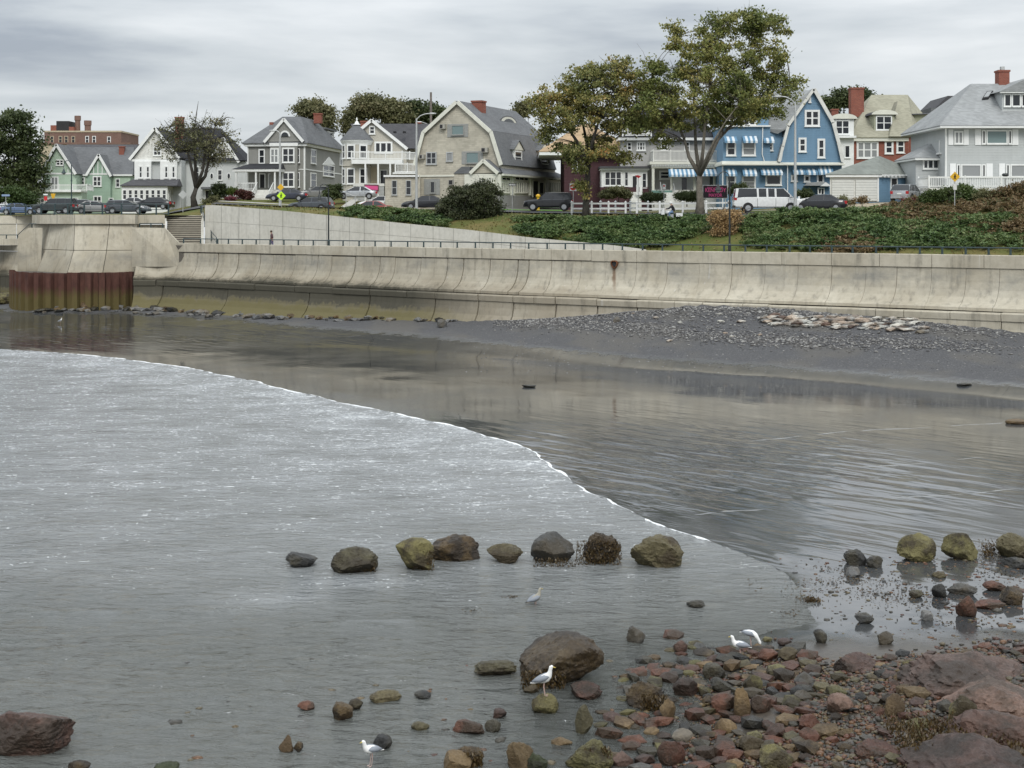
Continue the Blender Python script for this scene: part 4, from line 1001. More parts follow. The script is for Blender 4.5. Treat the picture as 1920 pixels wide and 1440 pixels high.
for du in (.15, 2.2):
    mb = MB(); mb.tube([f.w(u480+du, 2.4, pf+.9), f.w(u480+du, 4.4, pf-.25)], .05, 6); mb.tube([f.w(u480+du, 4.4, pf-.25), f.w(u480+du, 4.4, pf-1.3)], .06, 6)
    for k in range(9): mb.tube([f.w(u480+du, 2.5+k*.21, pf+.88-k*.12), f.w(u480+du, 2.5+k*.21, pf+.0-k*.12)], .02, 4)
    mb.obj('stair_rail', W_, h.r)
h.chimney(588, 212, 602, 224, -9.5, down=.5); h.chimney(505, 229, 512, 240, -3, cap=False)

# ---- house with the round turret
TG = siding('grey_beige_clapboard', (.43, .41, .35), .15)
h = House('turret_house', 'beige house with round corner turret, cone roof and white balconies', 'house', 642, 178, 0)
f = h.f; _, zb = f.uz(700, 392)
h.prism('wall', TG, [(668, 392), (762, 392), (762, 279), (697, 228), (668, 250)], 0, -13)
h.roofseg((697.5, 225.5), (672, 247), .4, -13, RD, trim=W_); h.roofseg((696.5, 225.5), (764, 280), .4, -13, RD, trim=W_)
h.prism('wall', TG, [(755, 392), (800, 392), (800, 275), (755, 275)], -3, -12); 
u0, z0 = f.uz(741, 262); u1, z1 = f.uz(830, 282); _, zr = f.off(-5).uz(740, 232)
h.frustum('roof', RD, u0-4, u1, -1.8, -12, f.uz(0, 277)[1], u0-6, u1, -6, -6.2, f.off(-6).uz(0, 232)[1])
for x in (735, 753): h.box('roof_vent', M['dark'], x, 244, x+5, 247, -1.9, -3)
tu, _ = f.uz(669, 300); TRr = (f.uz(696, 0)[0]-f.uz(643, 0)[0])/2
def zf(y, o=0): return f.off(o).uz(700, y)[1]
def ring(r_, z, n=20): c = f.w(tu, 0, 0); return [(c.x+r_*math.cos(a), c.y+r_*math.sin(a), z) for a in [2*math.pi*k/n for k in range(n)]]
mb = MB(); mb.loft([ring(TRr, zb), ring(TRr, zf(264, TRr))]); tw_ = mb.obj('turret', TG, h.r, smooth=40)
mb = MB(); mb.loft([ring(TRr+.02, zf(271, TRr)), ring(TRr+.1, zf(268, TRr)), ring(TRr+.28, zf(263.5, TRr)), ring(TRr+.28, zf(262, TRr))]); mb.obj('turret_cornice', W_, tw_)
mb = MB(); mb.loft([ring(TRr+.34, zf(262, TRr)), ring(.9, zf(243)), ring(.22, zf(233))]); mb.obj('turret_roof', RG, tw_)
mb = MB(); mb.loft([ring(.52, zf(234), 10), ring(.30, zf(232.5), 10), ring(.2, zf(229), 10), ring(.06, zf(226), 10), ring(.12, zf(224.5), 10), ring(.03, zf(220), 10)]); mb.obj('finial', W_, tw_)
mb = MB(); mb.loft([ring(TRr+.04, zf(311.5, TRr)), ring(TRr+.12, zf(310.5, TRr)), ring(TRr+.04, zf(309.5, TRr))]); mb.obj('belt', TG, tw_)
c0 = f.w(tu, 0, 0)
for ang, rows in ((-108, ((271, 297), (315, 345))), (-58, ((271, 297), (315, 345)))):
    d_ = Vector((math.cos(R(ang)), math.sin(R(ang)), 0)); gf = Face(c0+d_*(TRr*.985), Vector((-d_.y, d_.x, 0)))
    for a_, b_ in rows: h.win(-.52, zf(b_, 1.7), .52, zf(a_, 1.7), gf, px=False, fw=.15)
d_ = Vector((math.cos(R(-150)), math.sin(R(-150)), 0)); gf = Face(c0+d_*(TRr*.985), Vector((-d_.y, d_.x, 0)))
for a_, b_ in ((271, 297), (315, 345)): h.win(-.45, zf(b_, 1.7), .45, zf(a_, 1.7), gf, px=False, fw=.15)
h.win(692, 236, 703.5, 251.5, fw=.15); h.win(702, 265.5, 736, 287, nv=3, rail=False, fw=.2)
g = f.off(2.6); _, bz = g.uz(700, 307); _, bz2 = g.uz(700, 299); u0, _ = g.uz(659, 300); u1, _ = g.uz(754, 300); 
h.prism('balcony_floor', W_, [(u0, bz), (u1, bz), (u1, bz2), (u0, bz2)], 2.6, 0, px=False)
_, rz_ = g.uz(700, 284); h.rails([(u0, 2.5), (u1, 2.5), (u1+1.6, .3)], bz2-.02, rz_)
for x in (685, 709, 731.5): u, _ = g.uz(x, 330); h.prism('porch_post', W_, [(u-.1, zb), (u+.1, zb), (u+.1, bz), (u-.1, bz)], .0, -.2, g, False)
h.prism('porch_base', M['white_dirty'], [(666, 345), (724, 345), (724, 350), (666, 350)], 2.45, .02); h.prism('porch_lattice', M['galv'], [(667, 350), (723, 350), (723, 378), (667, 378)], 2.4, .02)
h.door(712, 318, 727, 345); h.win(675, 315, 686, 344, f.off(.05)); h.box('wall', M['tan_stone'], 689, 313, 707, 345, .05, .0)
# lower side deck
g = f.off(3.5); u0, z0 = g.uz(741, 324); u1, z1 = g.uz(778, 306.5); h.prism('side_deck', W_, [(u0-.3, z0-.15), (u1+1, z0-.15), (u1+1, z0+.05), (u0-.3, z0+.05)], 3.6, 0, px=False)
h.rails([(u0, 3.4), (u1+.5, 3.4)], z0, z1); h.chimney(676, 226.5, 690, 236, -5); h.chimney(780, 229, 789, 248, -6)
h.prism('wall', TG, [(741, 326), (790, 326), (790, 392), (741, 392)], 3., 0)

# ---- cedar-shingled gambrel
CS = siding('weathered_cedar_shingles', (.41, .385, .315), .2, .85, .16, True)
h = House('shingled_gambrel_house', 'large shingle-clad house with gambrel gable end, grey roof, dormers and glazed sun porch', 'house', 859, 158, -22)
f = h.f; uR, _ = f.uz(940, 320); Lg = 16.
body = [(782, 397), (941, 397), (941, 309), (922.5, 249), (859, 194), (797, 251), (781, 308)]
h.prism('wall', CS, body, 0, -Lg)
for a, b in (((859.5, 192), (921.5, 248)), ((921.5, 247), (941, 310)), ((858.5, 192), (796.5, 249)), ((796.5, 248), (780, 310))):
    h.roofseg(a, b, .35, -Lg, RG, trim=M['cream_trim'], th=.2)
# right-hand roof runs on down over the porch
ua, za = f.uz(941, 310); ub, zb_ = f.uz(962, 327)
pw = f.uz(941, 0)[0]
h.box('belt_course', M['cream_trim'], 723, 328.5, 884, 331.5, .1, -.05)
# low extension to the left
g = mkface(722, 158.6, 0); h.box('wall', CS, 722, 332, 788, 397, 0, -8, g); h.box('flat_roof', W_, 719.5, 328.5, 786, 331.8, .25, -8.2, g)
h.wins([(734.5, 338, 744.5, 365.5), (761, 338, 771, 365.5)], g, tr=M['galv'], fw=.07)
h.picture(839, 232.5, 878, 257, 847, 234.5, 870, 253, glass=M['glass_lit'])
h.win(799.5, 285, 819, 308, nv=2, tr=M['galv'], fw=.12); h.win(837, 285, 849.5, 302.5, rail=False, tr=M['galv'], fw=.12, glass=M['curtain'])
h.picture(866, 283.5, 906, 307.5, 874, 285, 898, 306, glass=M['glass_lit']); h.picture(795.5, 336, 825, 365, 807, 340, 816, 362)
h.win(863, 334, 883, 362, rail=False, tr=M['galv'], fw=.1, glass=M['glass_lit'])
for x0, y0, x1, y1 in ((827, 233, 837, 242), (789, 290, 797.5, 298), (905, 277, 917, 286), (844, 337, 857, 347)):
    a = h.box('air_conditioner', plain('ac_metal', (.33, .32, .28), .6, .15, 6) if 'ac_metal' not in bpy.data.materials else bpy.data.materials['ac_metal'], x0, y0, x1, y1, .45, .0)
    h.box('grille', M['dark'], x0+1, y0+1.2, (x0+x1)/2+1, y1-1.2, .47, .44, parent=a)
# porch bay + porch gable
g = f.off(.9); h.prism('bay', CS, [(858, 397), (886, 397), (886, 325), (858, 325)], .9, 0); h.prism('bay_roof', RG, [(857, 326), (888, 326), (888, 313), (873, 313)], 1.0, 0)
g = f.off(1.4); h.prism('porch_gable', CS, [(886, 325), (932, 324), (907.5, 303)], 0, -4, g)
h.roofseg((908, 301), (883, 325.5), .25, -4, RG, g, trim=M['cream_trim']); h.roofseg((907, 301), (935, 325.5), .25, -4, RG, g, trim=M['cream_trim'])
h.prism('porch_wall', M['cream_trim'], [(886, 326), (933, 326), (933, 397), (886, 397)], 0, -4, g)
h.win(897, 332, 909, 343, g, nv=2, tr=M['cream_trim']); h.win(911, 332, 928, 343, g, nv=3, tr=M['cream_trim'])
h.wins([(890, 345, 900, 364, {}), (902, 345, 912, 364, {}), (914, 345, 928, 364, dict(nv=2))], g, tr=M['cream_trim'], fw=.1)
# long sun porch along the right side, seen turning away
sp_ = f.side(f.off(1.4).uz(937, 0)[0]); sp_ = Face(sp_.o+f.n*1.4, sp_.e); LL = sp_.uz(1064, 300)[0]
def spz(px, y): return sp_.uz(945, y)[1]
h.prism('porch_wall', M['cream_trim'], [(0, spz(950, 327)), (LL, spz(950, 327)), (LL, spz(950, 366)), (0, spz(950, 366))], 0, -4, sp_, False)
h.prism('porch_base', siding('grey_boards', (.26, .26, .25), .2), [(0, spz(950, 366)), (LL, spz(950, 366)), (LL, spz(950, 396)), (0, spz(950, 396))], .03, -4, sp_, False)
for x0, x1, n in ((940, 956, 2), (965, 990, 3), (1030, 1050, 3)):
    h.win(x0, 332, x1, 338.5, sp_, nv=n, rail=False, tr=M['cream_trim'], fw=.08, sill=False)
    for i in range(n*2): a = x0+(x1-x0)*i/(n*2); b = x0+(x1-x0)*(i+1)/(n*2)-.8; h.win(a, 341, b, 361.5, sp_, rail=False, tr=M['cream_trim'], fw=.1)
h.door(998, 338, 1009, 370, sp_, M['dark'], M['cream_trim']); h.door(1010, 341, 1019, 362, sp_, M['dark'], M['cream_trim'])
for x in (937.5, 960, 994, 1023, 1053, 1062.5): h.box('porch_column', M['cream_trim'], x-1.2, 328, x+1.2, 366, .15, 0, sp_)
# porch roof slope: from eave up to the lower roof break, following the turned porch
ze5 = spz(945, 326); mb = MB(); ev = [sp_.w(-.2, .5, ze5), sp_.w(LL+.3, .5, ze5)]
zt5 = f.uz(941, 312)[1]; tp = [f.w(ua-.25, .1, zt5), f.w(ua-.25, -Lg, zt5)]
low = Vector((0, 0, -.18)); mb.loft([[ev[0], tp[0], tp[0]+low, ev[0]+low], [ev[1], tp[1], tp[1]+low, ev[1]+low]]); mb.obj('porch_roof', RG, h.r)
h.box('gutter', M['cream_trim'], -.2, ze5-.22, LL+.3, ze5-.02, .55, .3, sp_, px=False)
# dormers on the steep slope, facing the porch side

def sideplane(px, py, ua_, za_, ub_, zb2):
    lo, hi = ub_, ua_
    for _ in range(40):
        m_ = (lo+hi)/2; z = f.side(m_).uz(px, py)[1]; zs_ = za_+(zb2-za_)*(m_-ua_)/(ub_-ua_)
        if z < zs_: lo = m_
        else: hi = m_
    return f.side(m_)
brk = f.uz(922.5, 248); eav = f.uz(941, 310); rdg = f.uz(859, 192)
for x0, x1, yt, yb in ((963, 979, 283, 307), (1012, 1027, 285, 308)):
    g = f.side(eav[0]-.12); a = g.uz(x0, yb); b = g.uz(x1, yt); zlo = g.uz((x0+x1)/2, yb)[1]; zhi = g.uz((x0+x1)/2, yt)[1]; uc = (a[0]+b[0])/2; hw = (b[0]-a[0])/2; zt_ = zhi+.1
    dm = h.prism('dormer', W_, [(uc-hw, zlo-.1), (uc+hw, zlo-.1), (uc+hw, zt_), (uc-hw, zt_)], 0, -3, g, False)
    h.prism('dormer_gable', M['cream_trim'], [(uc-hw-.25, zt_), (uc+hw+.25, zt_), (uc, zt_+.9)], .12, -3, g, False, dm)
    for s_ in (-1, 1): h.roofseg((uc, zt_+1.0), (uc+s_*(hw+.35), zt_-.05), .22, -3.2, RG, g, px=False, th=.08, parent=dm)
    h.win(uc-hw+.2, zlo+.05, uc+hw-.2, zt_-.1, g, px=False, fw=.14)
g = sideplane(953, 231.5, brk[0], brk[1], rdg[0], rdg[1]); u_, z_ = g.uz(953, 231.5); mb = MB(); mb2 = MB()
for mbx, a_, hh_, o in ((mb, 2.2, .72, .1), (mb2, 1.5, .5, .14)): mbx.loft([[g.w(u_+a_*math.cos(t_), q, z_+hh_*math.sin(t_)) for t_ in np.linspace(0, math.pi, 12)] for q in (o, -.6)])
o = mb.obj('eyebrow_window', M['cream_trim'], h.r); mb2.obj('pane', M['glass'], o)
mb = MB(); mb.loft([[g.w(u_+2.6*sc_*math.cos(t_), q, z_+dz_+.85*sc_*math.sin(t_)) for t_ in np.linspace(0, math.pi, 12)] for q, sc_, dz_ in ((.06, 1, 0), (-2.2, .12, .95))]); mb.obj('eyebrow_roof', RG, h.r)
h.chimney(884, 188, 903, 200, -3, w=1.2)

# ---- tan-roofed maroon house behind the left street tree
MR = siding('maroon_siding', (.055, .022, .026), .16)
h = House('maroon_house', 'maroon house with broad tan hip roof and a white glazed sunroom', 'house', 1030, 157, 0)
f = h.f; h.box('wall', MR, 1058, 285, 1180, 397, 0, -12)
_, ze = f.uz(0, 284); u0, _ = f.uz(1010, 284); u1, _ = f.uz(1196, 284); _, zr = f.off(-6).uz(0, 232)
h.frustum('roof', RT_, u0, u1, .9, -13, ze, u0+4.8, u1-4.9, -6, -7, zr, th=.08); h.frustum('fascia', W_, u0+.05, u1-.05, .86, -12.9, ze-.42, u0+.05, u1-.05, .86, -12.9, ze-.09)
g = f.off(2.8); h.box('sunroom', W_, 1128, 316, 1214, 352, 0, -2.8, g); h.box('sunroom_base', MR, 1126, 351, 1216, 397, .1, -2.8, g)
h.box('sunroom_roof', RD, 1124, 312, 1220, 315.5, .6, -3, g); h.box('cornice', W_, 1126, 315.6, 1217, 319, .35, -2.8, g)
for i in range(40):
    a = 1128+i*2.1
    if i % 2 == 0: h.box('dentil', W_, a, 318.6, a+1.1, 320.3, .3, 0, g)
h.win(1133, 321, 1166, 348.5, g, nv=3, nh=1, rail=False, fw=.12); h.win(1171, 322, 1178, 349, g, nh=1, rail=False); h.win(1203.5, 324, 1212.5, 352, g, nh=1, rail=False)
h.door(1184, 328, 1196, 356, g, M['dark']); h.win(1073, 300, 1083, 322); h.win(1092, 300, 1102, 322)
h.steps(g, g.uz(1184, 0)[0]-.2, g.uz(1196, 0)[0]+.2, 0, g.uz(1190, 357)[1], 7)
for x in (1190, 1196): h.box('stair_rail', W_, x+1, 347, x+6, 366, 1.5, 1.42, g)

# ---- grey house with double porch, between the street trees
LG = siding('pale_grey_clapboard', (.36, .36, .345), .15)
h = House('grey_porch_house', 'pale grey house with columned porch and balcony, between the two street trees', 'house', 1165, 156, 0)
f = h.f; h.box('wall', LG, 1163, 257, 1352, 397, 0, -11)
_, ze = f.uz(0, 257); u0, _ = f.uz(1158, 257); u1, _ = f.uz(1356, 257); _, zr = f.off(-5).uz(0, 205)
h.frustum('roof', RBK, u0, u1, .6, -12, ze, u0+3.5, u1-3.5, -5.5, -6.5, zr, th=.05); h.frustum('fascia', W_, u0+.05, u1-.05, .56, -11.9, ze-.36, u0+.05, u1-.05, .56, -11.9, ze-.06)
g = f.off(.1); h.box('dormer', LG, 1176, 222, 1219, 257, 0, -5, g); h.box('dormer_cap', W_, 1172, 219.5, 1221, 223, .25, -5, g)
h.win(1190, 225, 1202, 250, g, rail=True); h.win(1203, 225, 1216, 250, g)
u0, z0 = f.uz(1166, 257); u1, z1 = f.uz(1219, 246); h.rails([(u0, 1.2), (u1, 1.2)], z0, z1)
h.wins([(1193.5, 265.5, 1210.5, 282.5, dict(nv=3)), (1238.5, 265, 1252, 282), (1176, 267, 1184, 281), (1283, 266, 1293, 282)])
g = f.off(3.); u0, z0 = g.uz(1222, 315); u1, z1 = g.uz(1357, 303)
h.prism('porch_cornice', M['cream_trim'], [(u0, z0), (u1, z0), (u1, z1), (u0, z1)], 3, 0, px=False); h.prism('porch_cornice', M['cream_trim'], [(u0-.2, z1-.3), (u1+.1, z1-.3), (u1+.1, z1), (u0-.2, z1)], 3.25, 0, px=False)
for i in range(44):
    a = u0+i*(u1-u0)/44; h.prism('bracket', W_, [(a, z1-.5), (a+.08, z1-.5), (a+.08, z1-.3), (a, z1-.3)], 3.2, 3.0, px=False)
_, zr_ = g.uz(0, 282); h.rails([(u0+.2, 0), (u0+.2, 2.9), (u1-.2, 2.9)], z1, zr_, M['white_dirty'], sp=.13, every=1.9)
for x in (1225, 1260, 1303, 1340, 1352): u, _ = g.uz(x, 340); mb = MB(); mb.tube([g.w(u, -.15, z0), g.w(u, -.15, z0-2.6)], .15, 10); mb.obj('porch_column', M['cream_trim'], h.r)
h.prism('porch_floor', M['white_dirty'], [(1223, 356), (1357, 356), (1357, 397), (1223, 397)], 0, -2.98, g)
h.box('front_wall', plain('teal_boards', (.12, .22, .19), .7, .1), 1222, 357, 1260, 372, .1, 0, g)
h.wins([(1236, 320, 1256, 336)], f, glass=M['glass']); h.box('inner_wall', M['white'], 1256, 330, 1330, 356, .3, .0)
h.door(1276, 332, 1290, 358, f.off(.3)); h.win(1300, 330, 1316, 350, f.off(.3), nv=2)
h.awning(1253, 317, 1300, 332, g, 1.1); h.awning(1300, 317, 1342, 331, g, 1.1)
h.steps(g, g.uz(1240, 0)[0], g.uz(1262, 0)[0], .1, g.uz(1240, 358)[1], 7)
for x in (1238, 1262):
    u, z = g.uz(x, 358); mb = MB(); mb.tube([g.w(u, .1, z+.9), g.w(u, 2.1, z-.2)], .04, 6); mb.tube([g.w(u, .1, z+.9), g.w(u, .1, z)], .04, 6); mb.tube([g.w(u, 2.1, z-.2), g.w(u, 2.1, z-1.1)], .04, 6); mb.obj('stair_rail', M['galv'], h.r)

# ---- blue house
BL = siding('blue_clapboard', (.135, .235, .335), .17, .7, .12)
h = House('blue_house', 'bright blue house with steep flared front gable, grey roof and many blue-and-white striped awnings', 'house', 1355, 149, 0)
f = h.f
h.box('wall', BL, 1353, 306, 1576, 397, .6, -13)
h.box('wall', BL, 1354, 238, 1442, 306, .6, -12); g = f.off(.6)
h.box('flat_eave', W_, 1352, 236, 1442, 238.6, .9, -12); h.box('upper_storey', BL, 1364, 200, 1440, 237, .3, -11)
h.prism('roof', RL, [(1358, 205), (1442, 205), (1425, 190), (1375, 190)], .5, -11)
gp = [(1458, 306), (1573, 306), (1566, 275), (1556, 232), (1521, 172), (1476, 236), (1464, 262)]
h.prism('gable_wall', BL, gp, 1.0, -4)
for a, b in (((1521, 169), (1557, 232)), ((1556.5, 231), (1566.5, 268)), ((1566.5, 268), (1574.5, 304))): h.roofseg(a, b, 1.4, -12, RL, trim=M['white_dirty'])
for a, b in (((1520.5, 169), (1472, 238)), ((1473, 237), (1463, 276)), ((1463, 275), (1456, 304))): h.roofseg(a, b, 1.4, -4, RL, trim=M['white_dirty'], name='roof_edge', th=.08)
# main roof plane sweeping down left of the gable
mb = MB(); fz = lambda x, y, o: f.w(f.off(o).uz(x, y)[0], o, f.off(o).uz(x, y)[1])
top_e = [fz(1521, 169, 1.2), fz(1462, 172, -9)]; bot_e = [fz(1472, 240, 1.2), fz(1430, 252, .9)]
mb.add([fz(1521, 169, 1.2), fz(1448, 170, -8), fz(1422, 238, -.2), fz(1458, 247, .7), fz(1473, 239, 1.2), fz(1521, 171, 1.0)], [(0, 1, 2, 3, 4)]); 
vv = [Vector(q) for q in mb.v[:5]]; mb = MB(); mb.loft([vv, [q+Vector((0, 0, -.2)) for q in vv]]); mb.obj('roof', RL, h.r)
h.box('wall', BL, 1428, 240, 1466, 306, .3, -6)
# lower skirt roof
u0, z0 = f.uz(1352, 308); u1, _ = f.uz(1579, 308); _, z1 = f.uz(0, 302.5)
h.frustum('skirt_roof', M['cream_trim'], u0-.1, u1, 1.4, -12, z0, u0, u1-.3, .62, -12, z1, th=.14)
for x in (1391, 1428): pass
# downpipes
for pts in ([(1428, 238), (1427, 290), (1431, 304)], [(1473, 308), (1473, 392)], [(1474, 236), (1466, 270), (1461, 302)]):
    mb = MB(); mb.tube([f.w(f.uz(a, b)[0], 1.08 if a > 1455 else .7, f.uz(a, b)[1]) for a, b in pts], .05, 6); mb.obj('downpipe', W_, h.r)
gg = f.off(1.0)
h.win(1508.5, 206, 1537, 237, gg, nv=2, fw=.2); h.win(1516, 181, 1520.5, 192, gg, rail=False, fw=.1, glass=M['curtain'])
h.wins([(1497, 258, 1512, 285), (1532.5, 260, 1547, 296)], gg, fw=.19)
h.wins([(1361, 215, 1381, 236, {}), (1392, 210, 1418, 236, dict(nv=2))], f.off(.32), fw=.18)
h.wins([(1361.5, 264, 1380, 292), (1391, 264, 1417, 292, dict(glass=M['curtain'])), (1362, 328, 1380, 354), (1391, 328, 1417, 354, dict(glass=M['curtain']))], g, fw=.17)
h.win(1436, 268, 1449.5, 282.5, f.off(.3), fw=.15); h.win(1435, 327, 1465.5, 347.5, g, rail=False, fw=.17)
h.wins([(1483, 328, 1495, 340), (1507, 328, 1519, 341), (1531.5, 326, 1545, 343)], g, fw=.16, rail=False)
for q in ((1357, 256, 1380.5, 269), (1391.5, 255, 1418, 269), (1360, 316, 1380, 331), (1391, 315.5, 1417, 331), (1425, 316, 1465, 329)): h.awning(*q, f=g)
h.awning(1430, 256, 1449.5, 269, f.off(.3), .8)
for q in ((1485, 316, 1508, 328), (1509, 316, 1531, 328.5), (1532, 312, 1560, 328)): h.awning(*q, f=g, proj=.8)
h.box('side_porch', BL, 1531, 349, 1548, 392, 1.6, .6); h.prism('side_porch_roof', RL, [(1504, 349), (1551, 349), (1540, 342), (1510, 343)], 2.1, .6); h.prism('side_porch_gable', W_, [(1530, 350), (1550, 350), (1540, 343)], 2.2, 2.1); h.win(1533, 352, 1546, 372, f.off(1.6), nv=2, rail=False)
h.box('corner_board', W_, 1352.5, 307, 1354.5, 397, .66, .5)

# ---- blue garage
h = House('blue_garage', 'low blue double garage with two white roll-up doors and a grey-green hip roof', 'garage', 1558, 141, 0)
f = h.f; _, ze = f.uz(0, 327); _, zb = f.uz(0, 382); u0, _ = f.uz(1558, 327); u1, _ = f.uz(1646, 327)
sd_ = Face(f.w(u1, 0, 0), (PZ(1732, 146.5, 0)-f.w(u1, 0, 0)).normalized()); Ls = sd_.uz(1731, 340)[0]
mb = MB(); A = f.w(0, 0, 0); B = f.w(u1, 0, 0); C = sd_.w(Ls, 0, 0); D4 = f.w(0, 0, 0)+(C-B)+Vector((0, 2, 0))
z0v, z1v = Vector((0, 0, zb)), Vector((0, 0, ze)); mb.loft([[q+z0v for q in (A, B, C, D4)], [q+z1v for q in (A, B, C, D4)]]); mb.obj('wall', BL, h.r)
ctr = (A+B+C+D4)/4; _, zap = mkface(1646, 146).uz(1646, 293); mb = MB()
ev = [ctr+(q-ctr)*1.12+Vector((0, 0, ze)) for q in (A, B, C, D4)]; ap = PZ(1648, 146, zap)
mb.loft([[q-Vector((0, 0, .06)) for q in ev], ev, [ap+(q-Vector((ctr.x, ctr.y, ze)))*.03 for q in ev]]); mb.obj('roof', RV, h.r)
mb = MB(); mb.loft([[ctr+(q-ctr)*1.11+Vector((0, 0, z_)) for q in (A, B, C, D4)] for z_ in (ze-.26, ze-.07)]); mb.obj('fascia', W_, h.r)
h.box('door_surround', M['white_dirty'], 1556, 330, 1646, 378, .06, -.02)
GD = plain('garage_door_paint', (.60, .61, .58), .55, .05, 3)
for x0, x1 in ((1559, 1600.5), (1603.5, 1644)):
    d_ = h.box('garage_door', M['surround'], x0, 337, x1, 377, .09, -.02)
    for k in range(8): h.box('door_panel', GD, x0+.4, 337.3+k*4.95, x1-.4, 337.3+(k+1)*4.95-.45, .14, .05, parent=d_)
h.door(1669, 333, 1682, 362, sd_, M['dark']); h.win(1703, 334.5, 1716, 347, sd_, nv=3, nh=1, rail=False)
h.box('corner_board', W_, 1644.5, 329, 1647.5, 378, .1, .02)
for i in range(12): h.box('rafter_tail', W_, 1650+i*7, 327.5, 1652.5+i*7, 330, .55, 0, sd_)

# ---- brick house
h = House('brick_house', 'red brick house with olive hip roof and arched dormers, behind the blue garage', 'house', 1600, 172, 0)
f = h.f; zf_ = lambda y, o=0: f.off(o).uz(0, y)[1]
h.box('wall', M['brick'], 1600, 258, 1712, 397, 0, -13); q0 = f.w(f.uz(1712, 0)[0], 0, 0); sr = Face(q0, (PZ(1768, 183, 0)-q0).normalized()); Ls = sr.uz(1766, 300)[0]
h.prism('wall', M['brick'], [(-.6, zf_(397)), (Ls, zf_(397)), (Ls, zf_(258)), (-.6, zf_(258))], 0, -6, sr, False)
A, B, C, D4 = f.w(f.uz(1598, 0)[0], 0, 0), q0, sr.w(Ls, 0, 0), f.w(f.uz(1600, 0)[0], -15, 0); ctr = (A+B+C+D4)/4
mb = MB(); ev = [ctr+(q-ctr)*1.07+Vector((0, 0, zf_(257))) for q in (A, B, C, D4)]
zr1 = mkface(1670, 182).uz(1670, 179)[1]
mb.loft([[q-Vector((0, 0, .1)) for q in ev], ev, [PZ(1634, 181, zr1), PZ(1702, 181, zr1), PZ(1704, 183, zr1), PZ(1636, 183, zr1)]]); mb.obj('roof', RO, h.r)
mb = MB(); mb.loft([[ctr+(q-ctr)*1.055+Vector((0, 0, z_)) for q in (A, B, C, D4)] for z_ in (zf_(257)-.48, zf_(257)-.1)]); mb.obj('cornice', M['cream_trim'], h.r)
# projecting hipped bay roof
u0, _ = f.uz(1664, 0); u1, _ = f.uz(1714, 0); h.frustum('bay_roof', RO, u0, u1+.6, .75, -3, zf_(256.5), (u0+u1)/2+.5, (u0+u1)/2+.8, -3.3, -5, f.off(-3.3).uz(0, 190)[1])
def arch_dormer(x0, x1, yb, ye, yt, out, face, mat, nv, wr):
    g = face.off(out); a = g.uz(x0, yb); b = g.uz(x1, ye); uc = (a[0]+b[0])/2; hw = (b[0]-a[0])/2; zt_ = g.uz(x0, yt)[1]
    d_ = h.prism('dormer', mat, [(a[0], a[1]), (b[0], a[1]), (b[0], b[1]), (a[0], b[1])], 0, -4, g, False)
    arcp = [(uc+(hw+.35)*math.cos(t_), b[1]+(zt_-b[1])*math.sin(t_)) for t_ in np.linspace(0, math.pi, 12)]
    h.prism('dormer_roof', RD, arcp, .25, -4.2, g, False, d_); h.prism('dormer_arch', M['cream_trim'], arcp, .3, .2, g, False, d_)
    h.win(*wr, f=g, nv=nv, fw=.14)
arch_dormer(1639, 1677, 246, 215, 206, -1.0, f, siding('olive_dormer_siding', (.32, .33, .24), .2), 2, (1642, 217, 1672.5, 244))
arch_dormer(1562, 1601, 258, 223, 213, 1.2, f, W_, 2, (1566, 225, 1593, 252))
arch_dormer(1743, 1756, 246, 217, 211, -2.2, sr.off(2.5), siding('olive_dormer_side', (.32, .33, .24), .2), 1, (1745, 219, 1754.5, 245))
h.wins([(1606, 265, 1647, 297, dict(nv=3, glass=M['curtain'])), (1658.5, 263, 1675, 288.5, dict(nh=0)), (1680.5, 262, 1697, 287)], fw=.22)
h.win(1728, 263, 1737.5, 283, sr, fw=.16); h.win(1739, 264, 1748, 282, sr, fw=.16)
g = f.off(1.2); h.box('side_porch_wall', W_, 1562, 258, 1601, 330, 0, -4, g); h.box('side_porch_roof', W_, 1558, 255, 1603, 259, .7, -4, g); h.win(1583, 272, 1594, 296, g, rail=False, fw=.12); h.win(1570, 268, 1577, 300, g, nv=3, nh=6, rail=False, fw=.08, glass=M['curtain'])
u0, z0 = g.uz(1566, 256); u1, z1 = g.uz(1592, 241); h.rails([(u0, .6), (u1, .6)], z0, z1, sp=.14, every=1.)
h.chimney(1596, 164, 1620, 203, -5, w=1.4, down=1.); h.chimney(1560, 204, 1572, 226, 0.5, w=.8)
mb = MB(); g_ = f.off(.12); mb.tube([g_.w(g_.uz(1709.5, 0)[0], 0, zf_(262)), g_.w(g_.uz(1709.5, 0)[0], 0, zf_(330))], .05, 6); mb.obj('downpipe', plain('brown_pipe', (.15, .13, .1)), h.r)

# ---- slate grey roofs behind
h = House('slate_roofed_house', 'dark grey roof with white vent, between the brick and pale grey houses', 'house', 1750, 200, 0, 11)
h.box('wall', LG, 1758, 214, 1830, 390, 0, -8); h.prism('roof', RD, [(1742, 213), (1830, 213), (1830, 180), (1776, 180)], .3, -8); h.prism('roof', RG, [(1742, 213.4), (1775, 213.4), (1765, 203), (1742, 203)], 1, -6); h.box('gable_vent', W_, 1782.5, 189, 1785.5, 197, .36, .3)
h = House('blue_roofed_house', 'pale house with slate-blue roof glimpsed through the left street tree', 'house', 1165, 190, 0, 11)
h.box('wall', W_, 1170, 225, 1225, 390, 0, -9); h.prism('roof', RD, [(1160, 226), (1240, 226), (1222, 203), (1180, 203)], .4, -9); h.win(1185, 230, 1196, 245)

